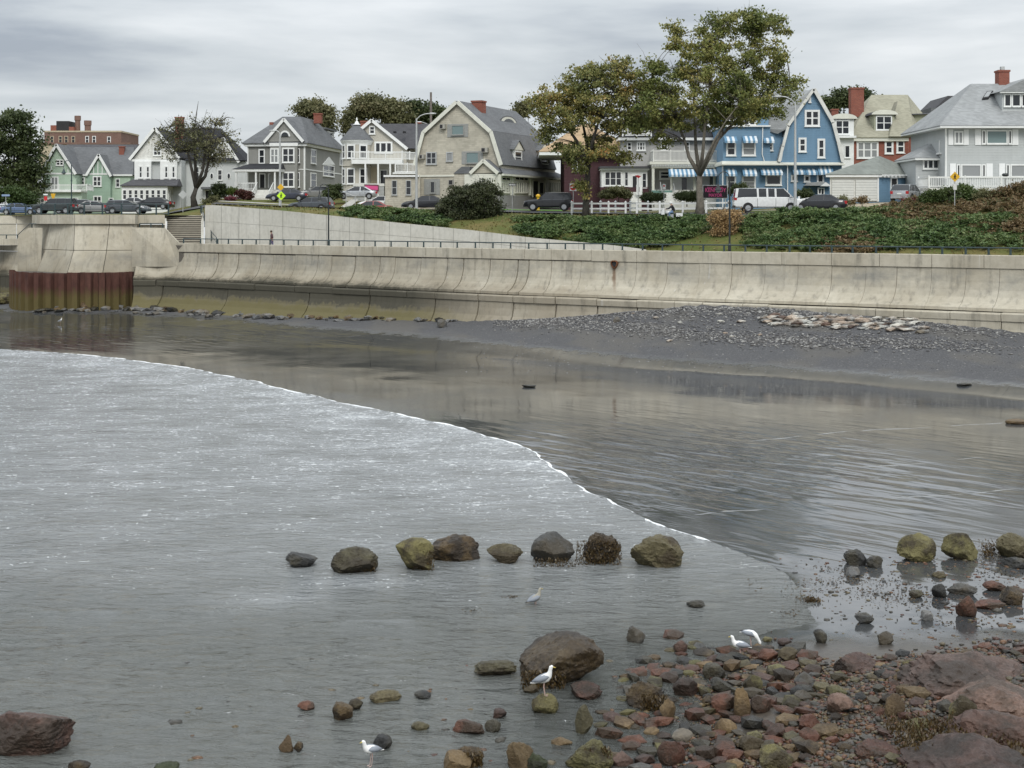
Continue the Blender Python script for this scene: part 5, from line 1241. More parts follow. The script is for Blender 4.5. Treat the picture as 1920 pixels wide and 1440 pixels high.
# ---- pale grey house at the right
GR = siding('pale_blue_grey_clapboard', (.42, .44, .435), .24)
h = House('pale_grey_house', 'big pale grey house with white shutters and a long deck, at the right edge', 'house', 1775, 138, 0)
f = h.f; h.box('wall', GR, 1773, 236, 2080, 400, 0, -12)
u0, ze = f.uz(1757, 236); u1, _ = f.uz(2090, 236); _, zr = f.off(-5.5).uz(0, 157); ua, _ = f.off(-5.5).uz(1822, 157)
h.frustum('roof', RL, u0, u1, .9, -13, ze, ua, u1-2.5, -5.5, -6.2, zr, th=.08); h.frustum('gutter', W_, u0+.03, u1, .93, -12.9, ze-.24, u0+.03, u1, .93, -12.9, ze-.09)
g = f.off(-1.2); h.box('dormer', GR, 1879, 172, 2010, 212, 0, -5, g); h.prism('dormer_roof', RL, [(1871, 172.5), (2020, 172.5), (1990, 146), (1925, 146)], .5, -5.5, g); h.box('dormer_fascia', W_, 1873, 172.5, 2015, 175, .45, .2, g)
h.win(1882, 176, 1896, 200, g, rail=False, fw=.12); h.win(1896.5, 176, 1914, 200, g, rail=False, fw=.12); h.win(1914.5, 176, 1930, 200, g, rail=False, fw=.12); h.win(1931, 176, 1960, 200, g, rail=False)
q4 = [onslope(f, x, y, .9, ze, -5.5, zr) for x, y in ((1841, 188), (1853, 186.5), (1862, 173), (1850, 174))]
for nm, k_, lift, mm in (('skylight', 1., .16, M['dark']), ('skylight_glass', .72, .2, M['curtain'])):
    c4 = [sum(q[i] for q in q4)/4 for i in range(3)]; qq = [[c4[i]+(q[i]-c4[i])*k_ for i in range(3)] for q in q4]
    mb = MB(); mb.loft([[f.w(u, o, z-.05) for u, o, z in qq], [f.w(u, o+lift*.5, z+lift) for u, o, z in qq]]); mb.obj(nm, mm, h.r)
h.chimney(1873, 131, 1893, 160, -5.3, w=1.2); h.box('chimney_pot', M['galv'], 1879, 124, 1886, 131.5, -.3, -.7, f.off(-5.3))
SH = siding('white_shutter', (.72, .73, .72), .09, .5, .04)
for y0, y1, sets in ((244, 270, [(1789, 1806, 1778, 1787, 1807, 1816), (1841, 1897, 1828, 1839, 1898, 1909), (1932, 1960, 1920, 1931, 1961, 1972)]), (308, 332, [(1793.5, 1848, 1781, 1792, 1849, 1861), (1886, 1940, 1873, 1884, 1941, 1952)])):
    for wx0, wx1, a0, a1, b0, b1 in sets:
        if wx1-wx0 > 30:
            h.win(wx0, y0, wx0+7, y1, rail=False, fw=.1); h.win(wx0+8, y0, wx1-8, y1, rail=False, fw=.12, glass=M['glass_lit'] if y0 < 300 else M['curtain']); h.win(wx1-7, y0, wx1, y1, rail=False, fw=.1)
        else: h.win(wx0, y0+2, wx1, y1, nv=2, rail=False, fw=.13, glass=M['curtain'])
        h.box('shutter', SH, a0, y0-1.5, a1, y1+2, .08, 0); h.box('shutter', SH, b0, y0-1.5, b1, y1+2, .08, 0)
mb = MB(); mb.tube([f.w(f.uz(1770, 0)[0], .5, ze-.2), f.w(f.uz(1773, 0)[0], .1, ze-.9), f.w(f.uz(1772, 0)[0], .1, f.uz(0, 335)[1])], .06, 6); mb.obj('downpipe', W_, h.r)
h.box('corner_board', W_, 1772, 238, 1775, 335, .05, -.02)
# lower left wing
g = f.off(-2.5); h.box('wing_wall', GR, 1717, 295, 1775, 390, 0, -7, g); u0, z0 = g.uz(1712, 296); u1, _ = g.uz(1775, 296); _, z1 = g.off(-3).uz(0, 262); ua, _ = g.off(-3).uz(1755, 262)
h.frustum('wing_roof', RL, u0, u1, .6, -7, z0, ua, u1, -3, -4, z1, f=g, th=.06); h.frustum('wing_fascia', W_, u0+.03, u1, .6, -6.9, z0-.22, u0+.03, u1, .6, -6.9, z0-.07, f=g)
h.win(1730, 298.5, 1769, 317, g, nv=4, rail=False, fw=.14); h.box('wing_balcony', W_, 1757, 264, 1775, 288, .8, .6, g); h.box('wing_balcony', W_, 1755, 287, 1776, 290, 1.2, 0, g)
# deck
g = f.off(3); u0, z0 = g.uz(1742, 352); u1, _ = g.uz(2080, 352); _, z1 = g.uz(0, 331)
h.prism('deck', M['white_dirty'], [(u0, z0-.25), (u1, z0-.25), (u1, z0), (u0, z0)], 3.0, 0, px=False); h.rails([(u0, -.5), (u0, 2.95), (u1, 2.95)], z0+.02, z1, sp=.16, every=3.)
for k in range(8): u = u0+.1+k*3.2; h.prism('deck_post', W_, [(u-.07, z0-2), (u+.07, z0-2), (u+.07, z0), (u-.07, z0)], 2.95, 2.8, px=False)
mb = MB(); g = f.off(2.5); u_, z_ = g.uz(1885, 328); mb.ell(g.w(u_, 0, z_), (.33, .25, .17), 10, 6); mb.tube([g.w(u_, 0, z_-.9), g.w(u_, 0, z_)], .06, 6); gr_ = mb.obj('grill', M['black_metal'], None); props(gr_, 'black covered barbecue grill on the deck of the pale grey house', 'grill')
# ------------------------------------------------------------------ foliage
def leafcloud(name, C, size, mat, parent=None, elong=1.5, dirs=None, fold=.25, seed=0):
    rg = np.random.default_rng(seed); n = len(C); C = np.asarray(C, float)
    a = rg.normal(size=(n, 3)) if dirs is None else dirs+rg.normal(size=(n, 3))*.45
    a /= np.linalg.norm(a, axis=1)[:, None]+1e-9
    b = np.cross(a, rg.normal(size=(n, 3))); b /= np.linalg.norm(b, axis=1)[:, None]+1e-9
    s = (size*rg.uniform(.6, 1.35, n))[:, None]; nn = np.cross(a, b)
    V = np.stack([C-a*s*elong*.5, C+b*s*.5+nn*s*fold, C+a*s*elong*.5, C-b*s*.5+nn*s*fold], 1).reshape(-1, 3)
    Q = np.arange(4*n).reshape(n, 4)
    if parent:
        Mi = INV.get(top(parent).name)
        if Mi is not None: t_ = np.array(Mi.translation); V = V+t_
    return link(name, np_mesh(name, V, Q, mat), parent)
def clump_points(lobes, D, n, seed=0, clump=.75, per=70, dr=1., shell=(.45, 1.), flat=.6, D0=None):
    """leaf positions: clumps spread through crown lobes given as (px, py, rx, ry) at depth D (+ offset)"""
    rg = np.random.default_rng(seed); out = []; cc = []
    area = np.array([l[2]*l[3] for l in lobes], float); cnt = np.maximum(2, (area/area.sum()*n/per)).astype(int)
    for l, k in zip(lobes, cnt):
        off = l[4] if len(l) > 4 else 0; c = np.array(P(l[0], l[1], D+off)); sx = l[2]*D/F; sz = l[3]*D/F; sy = min(sx, max(sz*1.3, sx*.7))*dr
        d = rg.normal(size=(k, 3)); d /= np.linalg.norm(d, axis=1)[:, None]; r = rg.uniform(shell[0]**2, shell[1]**2, k)**.5
        q = c+d*r[:, None]*np.array([sx, sy, sz]); cc.append(q)
        for p in q:
            m = int(per*rg.uniform(.5, 1.5)); w_ = clump*rg.uniform(.6, 1.3)
            e_ = rg.normal(size=(m, 3))*np.array([w_, w_, w_*flat])*.55; out.append(p+e_)
    return np.concatenate(out), np.concatenate(cc)
def limb(mb, a, b, r0, r1, bend=.12, n=5, seed=0, k=6):
    rg = random.Random(seed); a = Vector(a); b = Vector(b); L_ = (b-a).length
    o = Vector((rg.uniform(-1, 1), rg.uniform(-1, 1), rg.uniform(.0, 1.)))*bend*L_; pts = []; rr = []
    for i in range(n+1):
        t_ = i/n; pts.append(a.lerp(b, t_)+o*math.sin(math.pi*t_)*(.8+.2*rg.random())); rr.append(r0+(r1-r0)*t_**.8)
    mb.tube(pts, rr, k); return pts
def tree(name, label, px, D, trunk, lobes, nleaf, leaf, lm, bark, seed=1, r0=.35, group=None, clump=.75, per=70, twigs=2, zb=None, cat='tree', lr=.55, forks=None, shell=(.45, 1.)):
    """trunk: list of photo points from the foot to the fork; forks: main limbs as photo polylines"""
    zb = upz(px, D)-.1 if zb is None else zb
    r = thing(name, label, cat, PZ(px, D, zb), world=True, group=group)
    mb = MB(); tp = [PZ(px, D, zb-.2)]+[P(x, y, D) for x, y in trunk]; m = len(tp)
    mb.tube(tp, [r0*(1.35 if i == 0 else 1-(1-lr)*i/(m-1)) for i in range(m)], 10)
    C, cc = clump_points(lobes, D, nleaf, seed, clump, per, shell=shell); rg = random.Random(seed); ends = []
    forks = forks or []; nodes = [tp[-1]]
    for k, fk in enumerate(forks):
        pts = [tp[-1]]+[P(q[0], q[1], D+(q[2] if len(q) > 2 else 0)) for q in fk]
        mb.tube(pts, [r0*lr*(1-.93*(i/(len(pts)-1))**.7) for i in range(len(pts))], 8); nodes += pts[1:]
    if not forks:
        for l in lobes: c = P(l[0], l[1], D+(l[4] if len(l) > 4 else 0)); pts = limb(mb, tp[-1], c, r0*lr*.8, r0*.12, .1, 5, rg.random()); nodes += pts[2:]
    for c in cc:
        c = Vector(c); nd = min(nodes, key=lambda q: (q-c).length+max(0, q.z-c.z)*1.5)
        if rg.random() < .9: pts = limb(mb, nd, c, r0*.13, .012, .12, 4, rg.random(), 4); ends.append(pts[2])
        for _ in range(twigs):
            e_ = c+Vector((rg.gauss(0, .6), rg.gauss(0, .6), rg.gauss(.15, .5))); limb(mb, pts[3] if rg.random() < .9 else c, e_, .022, .008, .1, 2, rg.random(), 3)
    t_ = mb.obj('trunk', bark, r, smooth=True, recalc=False)
    leafcloud('crown', C, leaf, lm, r, seed=seed); return r
OAK = leafmat('oak_leaves', [(.05, .075, .024), (.11, .14, .04), (.19, .21, .06), (.26, .25, .08), (.31, .24, .07)])
OAK2 = leafmat('turning_oak_leaves', [(.06, .075, .026), (.13, .15, .045), (.21, .21, .07), (.30, .25, .08), (.38, .19, .06)])
DKG = leafmat('dark_leaves', [(.028, .042, .018), (.06, .082, .03), (.11, .13, .05)])
OLV = leafmat('olive_leaves', [(.06, .068, .03), (.12, .125, .055), (.18, .175, .085), (.23, .19, .10)])
JUN = leafmat('juniper_needles', [(.014, .03, .010), (.04, .075, .022), (.085, .14, .042), (.14, .18, .065), (.17, .14, .075)], .35, .1)
MXB = leafmat('mixed_scrub_leaves', [(.035, .05, .015), (.075, .085, .028), (.15, .10, .045), (.21, .15, .08), (.10, .12, .04)], .3, .15)
TAN = leafmat('dry_broom', [(.26, .16, .07), (.40, .27, .13), (.50, .36, .19)], 2., .2)
BRK = M['bark']; BRD = M['bark_dark']
tree('street_tree', 'tallest tree, broad wind-shaped crown on a forked grey trunk, between porch house and blue house', 1312, 129.5,
     [(1313, 375), (1311, 350), (1312, 328)],
     [(1385, 42, 52, 32), (1440, 62, 40, 38), (1335, 62, 38, 34), (1266, 74, 20, 34), (1300, 110, 42, 36), (1375, 105, 55, 34, -1), (1445, 112, 34, 34), (1345, 150, 62, 36, -2), (1262, 155, 52, 32), (1215, 128, 24, 24), (1425, 160, 62, 32, 1), (1470, 155, 34, 15), (1390, 192, 62, 34, -1.5), (1300, 195, 55, 34, -1.5), (1232, 200, 42, 36, -1), (1440, 205, 42, 22), (1330, 222, 45, 22, 1.5), (1265, 232, 38, 24), (1375, 222, 30, 18), (1478, 178, 24, 10), (1222, 175, 30, 26), (1208, 235, 26, 18), (1490, 152, 18, 9), (1245, 262, 26, 14)],
     40000, .165, OAK, BRK, 11, .36, clump=.62, per=80, twigs=1, lr=.62,
     forks=[[(1292, 295), (1284, 265), (1270, 225), (1250, 180), (1225, 140)], [(1305, 280, 1), (1303, 240, 1.5), (1300, 180, 2), (1290, 110, 2), (1270, 70, 1)], [(1318, 285, -1), (1322, 230, -1.5), (1332, 160, -2), (1340, 90, -1), (1350, 55, -1)], [(1335, 285), (1352, 250), (1368, 200), (1395, 130), (1410, 60)], [(1338, 270, 1), (1372, 235, 2), (1410, 195, 2), (1450, 160, 1), (1480, 155, 1)], [(1325, 300, -2), (1340, 262, -3), (1362, 225, -3), (1390, 190, -3)]])
tree('street_tree', 'lower spreading street tree with rusty-tinged crown and ivy-clad trunk, left of the tallest tree', 1098, 132,
     [(1099, 375), (1102, 340), (1104, 300)],
     [(1055, 178, 48, 30), (1105, 148, 42, 30), (1160, 132, 42, 26), (1200, 175, 42, 34), (1018, 205, 32, 22), (1128, 185, 60, 34, -1), (1075, 225, 55, 26, -1), (1165, 228, 45, 26, -1), (1200, 225, 26, 24), (1000, 188, 16, 10), (1115, 262, 30, 16), (1110, 286, 72, 12, -1), (1178, 292, 30, 11), (1082, 300, 22, 16), (1087, 330, 14, 22, -.4), (1095, 360, 9, 14, -.4), (1060, 275, 28, 10), (1035, 250, 26, 14)],
     28000, .165, OAK2, BRD, 12, .33, clump=.60, per=80, twigs=1, lr=.7,
     forks=[[(1085, 270), (1065, 240), (1045, 215), (1020, 205)], [(1100, 265, 1), (1090, 220, 1), (1080, 180, 1), (1095, 150, 1)], [(1112, 262, -1), (1125, 220, -1), (1150, 170, -1), (1165, 135, -1)], [(1125, 262, 1), (1150, 240, 1), (1180, 205, 1), (1205, 175, 1)]])
tree('windblown_tree', 'half-bare tree leaning from the sea wind, in front of the white gabled house', 366, 177,
     [(362, 370), (368, 352)],
     [(345, 262, 40, 26), (300, 272, 14, 14), (375, 270, 42, 28, -1), (405, 240, 26, 18), (408, 282, 30, 22), (325, 242, 26, 20), (432, 262, 14, 14), (390, 300, 22, 14), (360, 232, 30, 15), (318, 288, 18, 14)],
     4200, .16, OLV, BRD, 13, .42, clump=.8, per=22, twigs=6, lr=.62,
     forks=[[(360, 320), (352, 285), (335, 255), (318, 238), (308, 225)], [(366, 300, 1), (362, 255, 1), (368, 215, 1), (372, 190, 1)], [(385, 330), (392, 300), (396, 265), (404, 235), (425, 220), (440, 222)], [(380, 320, -1), (385, 280, -1), (378, 240, -1), (388, 205, -1)]])
tree('dark_tree', 'big dense dark green tree at the left edge beside the mint green house', 20, 208, [(20, 380), (22, 330)],
     [(20, 250, 45, 40), (58, 262, 22, 24), (15, 300, 52, 38), (62, 305, 22, 32), (10, 345, 60, 28), (-45, 270, 45, 50), (30, 225, 24, 16), (60, 345, 24, 22), (-60, 330, 50, 40)], 26000, .27, DKG, BRD, 14, .5, clump=1.2, per=60, twigs=0, shell=(.6, 1))
tree('roadside_bush', 'rounded green bush at the left edge below the big dark tree', 18, 192, [(18, 392)],
     [(15, 365, 30, 13), (40, 372, 22, 12), (52, 380, 12, 9), (-20, 368, 25, 15)], 9000, .2, leafmat('bush_leaves', [(.02, .035, .01), (.045, .075, .02), (.07, .11, .03)]), BRD, 15, .1, clump=.7, per=60, twigs=0, cat='bush', shell=(.5, 1))
far = 'trees behind the houses'
tree('background_tree', 'round olive tree behind the dark grey house with arched gable window', 592, 215, [(592, 260)], [(590, 205, 28, 18), (575, 198, 16, 10), (608, 215, 18, 16), (600, 235, 24, 16), (570, 212, 14, 8), (560, 205, 9, 5)], 9000, .25, OLV, BRD, 16, .3, far, 1.0, 50, 1, zb=13)
tree('background_tree', 'wide olive tree rising behind the turret house roof', 700, 212, [(700, 270)], [(700, 205, 42, 18), (665, 225, 22, 18), (735, 205, 30, 18), (690, 190, 26, 10), (745, 222, 30, 16), (655, 242, 14, 12)], 15000, .25, OLV, BRD, 17, .4, far, 1.1, 50, 1, zb=13)
tree('background_tree', 'green tree behind the wooden utility pole, left of the shingled gable', 800, 214, [(800, 270)], [(800, 212, 26, 18), (822, 212, 14, 14), (785, 228, 20, 18), (815, 235, 20, 12), (775, 200, 18, 10)], 10000, .25, DKG, BRD, 18, .3, far, 1., 50, 1, zb=13)
tree('background_tree', 'dark green tree behind the tall brick chimney on the right', 1582, 205, [(1585, 260)], [(1580, 185, 22, 18), (1610, 185, 24, 20), (1555, 200, 18, 16), (1535, 205, 14, 22), (1632, 185, 9, 8), (1560, 235, 28, 20)], 11000, .24, DKG, BRD, 19, .3, far, .9, 50, 1, zb=13)
tree('background_tree', 'small sparse tree between the two houses left of centre gap', 985, 215, [(985, 260)], [(985, 200, 14, 10), (975, 212, 12, 8)], 1500, .24, OLV, BRD, 20, .25, far, .9, 40, 2, zb=13)
bl = leafmat('bayberry_leaves', [(.020, .030, .012), (.042, .055, .022), (.075, .085, .04), (.12, .12, .075)], .8)
tree('large_bush', 'tall grey-green bush on the bank in front of the shingled gambrel house', 882, 138, [(880, 400)], [(848, 385, 26, 22), (895, 375, 34, 30, -1), (870, 372, 26, 26), (920, 390, 22, 22), (838, 398, 18, 12), (905, 352, 18, 13), (880, 400, 42, 12, -1), (925, 362, 12, 16)], 24000, .13, bl, BRD, 21, .12, None, .5, 70, 1, cat='bush', zb=9.6)
for k, (nm, lab, px, D, lob, n, sz, m_) in enumerate([
    ('shrub', 'dark upright shrub beside the dark sedan below the turret house', 622, 170, [(620, 362, 18, 15), (632, 352, 8, 8), (612, 370, 10, 8)], 5000, .14, DKG),
    ('shrub', 'dark conifer shrub at the corner of the grey porch steps', 408, 181, [(410, 352, 12, 10), (405, 366, 12, 10), (418, 358, 8, 12)], 3500, .15, DKG),
    ('shrub', 'clipped yellow-green ball shrub left of the grey house porch', 434, 181, [(434, 359, 12, 8)], 1800, .13, leafmat('yellow_green_leaves', [(.06, .09, .015), (.12, .16, .03)])),
    ('shrub', 'maroon-leaved shrub in front of the grey house porch', 457, 180.5, [(455, 364, 14, 9), (466, 368, 9, 8)], 2600, .13, leafmat('maroon_leaves', [(.05, .018, .018), (.10, .035, .03), (.08, .06, .03)])),
    ('shrub', 'low pink-flowering shrub on the lawn by the grey porch', 432, 179, [(432, 373, 11, 4)], 900, .12, leafmat('pink_flowers', [(.03, .05, .015), (.25, .05, .09)])),
    ('shrub', 'small olive shrub at the foot of the windblown tree', 385, 174, [(388, 377, 9, 6), (402, 372, 7, 6)], 1200, .12, OLV),
    ('hedge', 'dark clipped hedge left of the grey porch stairs', 1226, 144, [(1226, 369, 19, 8), (1214, 370, 10, 8), (1238, 370, 9, 8)], 5000, .1, DKG),
    ('hedge', 'dark clipped hedge right of the grey porch stairs', 1288, 144, [(1280, 368, 16, 8), (1298, 367, 14, 9), (1308, 370, 8, 8)], 5000, .1, DKG),
    ('shrub', 'mixed green shrubs below the white sunroom of the maroon house', 1160, 147, [(1150, 360, 24, 9), (1172, 363, 14, 8), (1135, 366, 10, 7)], 5000, .12, OLV),
    ('shrub', 'dark shrub at the blue house left corner behind the campaign sign', 1390, 144, [(1387, 352, 13, 6), (1370, 358, 8, 5), (1410, 358, 14, 5)], 2500, .12, DKG),
    ('shrub', 'rounded dark shrub by the blue house side porch', 1508, 143, [(1508, 364, 14, 9)], 2500, .12, DKG),
    ('shrub', 'small leafy shrub in front of the left garage door', 1581, 132, [(1581, 376, 11, 8), (1576, 384, 8, 5)], 2200, .1, OLV),
    ('shrub', 'small reddish shrub in front of the right garage door', 1617, 133, [(1598, 380, 4, 5), (1618, 377, 7, 6)], 1300, .1, MXB),
    ('shrub', 'dark narrow conifer beside the garage corner', 1737, 141, [(1737, 347, 5, 9), (1736, 358, 6, 8)], 1600, .1, DKG),
    ('shrub', 'low pink flowering bush beside the silver crossover', 1705, 127, [(1713, 377, 8, 5), (1697, 378, 4, 4)], 1400, .09, leafmat('red_pink_leaves', [(.05, .06, .02), (.22, .07, .07), (.14, .04, .03)])),
    ('shrub', 'green bush with pale blossoms left of the yellow crossing sign', 1755, 121, [(1752, 370, 22, 12), (1735, 378, 14, 9), (1775, 360, 14, 9)], 7000, .1, leafmat('blossom_leaves', [(.025, .045, .012), (.05, .08, .02), (.08, .11, .03), (.35, .34, .28)])),
    ('shrub', 'tall bright green rose bush right of the yellow crossing sign', 1812, 120, [(1806, 358, 16, 13), (1822, 366, 16, 10), (1800, 374, 16, 10)], 7000, .1, leafmat('rose_leaves', [(.03, .055, .014), (.06, .10, .022), (.09, .13, .035), (.30, .30, .26)])),
    ('shrub', 'scrubby bush below the deck at the right edge', 1880, 119, [(1885, 362, 26, 12), (1915, 352, 18, 14), (1862, 372, 18, 9), (1945, 360, 22, 16)], 9000, .1, MXB),
    ('shrub', 'thin leggy shrub in front of the long deck', 1848, 119, [(1846, 362, 9, 10), (1836, 370, 8, 8)], 1500, .1, OLV)]):
    tree(nm, lab, px, D, [(px, lob[0][1]+lob[0][3]*.5)], lob, n, sz, m_, BRD, 40+k, .04, None, .32, 45, 0, cat='hedge' if nm == 'hedge' else 'bush', zb=zat(lob[0][1]+lob[0][3], D)-.4, shell=(.3, 1))
tree('dry_broom_bush', 'rounded tan dried bush on the bank beside the black lamp post', 1358, 119, [(1358, 430)], [(1358, 415, 26, 22), (1345, 405, 14, 12), (1374, 408, 14, 14), (1358, 432, 20, 12)], 15000, .10, TAN, BRD, 70, .05, None, .4, 80, 2, cat='bush', zb=zat(440, 119)-.3, shell=(.2, 1))
# ground-hugging junipers: shoots fanning out of mounds on the bank
def juniper(name, label, region, n, hgt, size, mat, seed, kind='stuff', ctr=None):
    """region: list of (px, Dnear, Dfar) columns of the planted strip; sprays fan out from mounds"""
    rg = np.random.default_rng(seed); pxs = [a[0] for a in region]; C = []; Dr = []; k = 0
    while k < n:
        px = rg.uniform(pxs[0], pxs[-1]); d0 = np.interp(px, pxs, [a[1] for a in region]); d1 = np.interp(px, pxs, [a[2] for a in region])
        if rg.random() > (d1-d0)/max(a[2]-a[1] for a in region): continue
        D = rg.uniform(d0, d1); edge = min(D-d0, d1-D, (px-pxs[0])*D/F, (pxs[-1]-px)*D/F); e_ = min(1, .25+edge*.35); k += 1
        g = onup(px, D)
        if nz(np.array(g.x), np.array(g.y), .62, seed+3) < -.55: continue
        q_ = float(nz(np.array(g.x), np.array(g.y), .40, seed)); hm = hgt*(.12+.88*rg.random()**1.3)*e_*max(.15, .85+.95*q_)+.06; m = int(rg.integers(34, 60))
        az0 = rg.uniform(0, 2*math.pi); tip = np.array([math.cos(az0), math.sin(az0), .35])*rg.uniform(.4, .9); t_ = rg.random(m)**.7
        q = np.array(g)+np.array([0, 0, hm*.55])+tip*t_[:, None]+rg.normal(size=(m, 3))*np.array([.17, .17, .05])*(1.2-t_[:, None]*.6); q[:, 2] += .12*t_-.25*t_*t_*.4
        dd = np.tile(tip/np.linalg.norm(tip), (m, 1))+rg.normal(size=(m, 3))*np.array([.5, .5, .25]); C.append(q); Dr.append(dd)
    o = leafcloud(name, np.concatenate(C), size, mat, None, 2.6, np.concatenate(Dr), .15, seed); return props(o, label, 'shrubs', None, kind)
juniper('juniper_cover', 'dark green juniper covering the bank left of the dry tan bush', [(972, 127.6, 134.5), (1010, 124.8, 133.5), (1100, 122, 131), (1200, 119.6, 129), (1270, 118.8, 127), (1330, 121, 125)], 2300, .8, .10, JUN, 5)
juniper('juniper_cover', 'dark green juniper covering the bank right of the dry tan bush', [(1396, 114.5, 123), (1440, 112.8, 124), (1560, 110.2, 124), (1660, 108.8, 122), (1760, 107.5, 117), (1930, 103.5, 112)], 2600, 1.0, .10, JUN, 6)
juniper('juniper_cover', 'low dark juniper along the top of the retaining wall', [(645, 141, 146), (700, 138, 145), (780, 135.4, 143), (838, 133.4, 140)], 700, .8, .10, JUN, 7)
juniper('scrub_cover', 'mixed brown and green scrub high on the bank at the right', [(1650, 117.5, 125), (1720, 115, 125.5), (1800, 110.5, 121), (1935, 104.5, 121), (2050, 102, 119)], 1800, 1.3, .10, MXB, 8)
juniper('scrub_cover', 'yellowing low shrubs among the junipers near the railing', [(1545, 108.8, 112), (1600, 108.4, 114.5), (1650, 108, 112)], 300, 1., .09, MXB, 9)
# dry grass tufts on the bank and lawn edge
rg = np.random.default_rng(3); C = []; Dd = []
for k in range(5200):
    px = rg.uniform(380, 2000); c_ = column(px); D = rg.uniform(c_[0][0]+.5, c_[3][0]); g = onup(px, D); C.append((g.x, g.y, g.z+.06)); Dd.append((rg.normal()*.2, rg.normal()*.2, 1.))
props(leafcloud('grass_tufts', np.array(C), .13, leafmat('dry_grass', [(.09, .10, .03), (.16, .14, .05), (.24, .19, .08)]), None, 1.8, np.array(Dd), .05, 4), 'short rough grass on the bank', 'grass', None, 'stuff')
# ------------------------------------------------------------------ vehicles, modelled at the origin nose towards +X
CARSPEC = {
 'sedan': dict(L=4.8, W=1.8, low=[(-2.4,.45,.62),(-2.34,.3,.93),(-2.0,.24,1.0),(-1.3,.22,1.02),(0,.2,.99),(1.0,.22,.97),(1.9,.24,.84),(2.28,.28,.70),(2.4,.4,.55)], gh=(-1.95,-1.05,.25,1.25), belt=.97, roof=1.45, r=.33, wx=1.42),
 'wagon': dict(L=4.8, W=1.8, low=[(-2.4,.45,.8),(-2.36,.3,1.0),(-2.0,.24,1.05),(-1.3,.22,1.05),(0,.2,1.02),(1.0,.22,1.0),(1.9,.24,.88),(2.28,.28,.72),(2.4,.4,.55)], gh=(-2.34,-1.95,.15,1.2), belt=1.0, roof=1.52, r=.34, wx=1.42),
 'suv': dict(L=4.7, W=1.85, low=[(-2.35,.55,.9),(-2.3,.42,1.1),(-2.0,.36,1.15),(-1.2,.34,1.15),(0,.33,1.13),(.9,.34,1.12),(1.8,.38,1.04),(2.25,.42,.95),(2.35,.5,.7)], gh=(-2.26,-2.0,.3,1.0), belt=1.13, roof=1.76, r=.38, wx=1.42),
 'crossover': dict(L=4.8, W=1.9, low=[(-2.4,.5,.8),(-2.34,.38,1.05),(-2.0,.32,1.12),(-1.2,.3,1.1),(0,.3,1.07),(1.0,.32,1.05),(1.8,.34,.95),(2.3,.4,.8),(2.4,.5,.6)], gh=(-2.25,-1.75,.15,1.2), belt=1.06, roof=1.66, r=.38, wx=1.45),
 'van': dict(L=5.9, W=2.0, low=[(-2.95,.5,1.2),(-2.93,.42,1.35),(-2.2,.40,1.36),(0,.4,1.36),(1.5,.4,1.34),(2.05,.42,1.26),(2.7,.44,1.12),(2.9,.48,.98),(2.95,.55,.7)], gh=(-2.9,-2.75,1.25,2.05), belt=1.33, roof=2.08, r=.38, wx=1.75)}
PAINTS = {}
def paint(name, c, rough=.28, metal=.0):
    if name not in PAINTS:
        t = NT(name+'_car_paint'); v = t.pos(); a = t.noise(v, 4, 4); PAINTS[name] = t.fin(t.mix(t.ramp(a, .35, .7, 0, .5), c, sc(c, .72)), rough, None, metal, .5, **{'Coat Weight': .6, 'Coat Roughness': .08})
    return PAINTS[name]
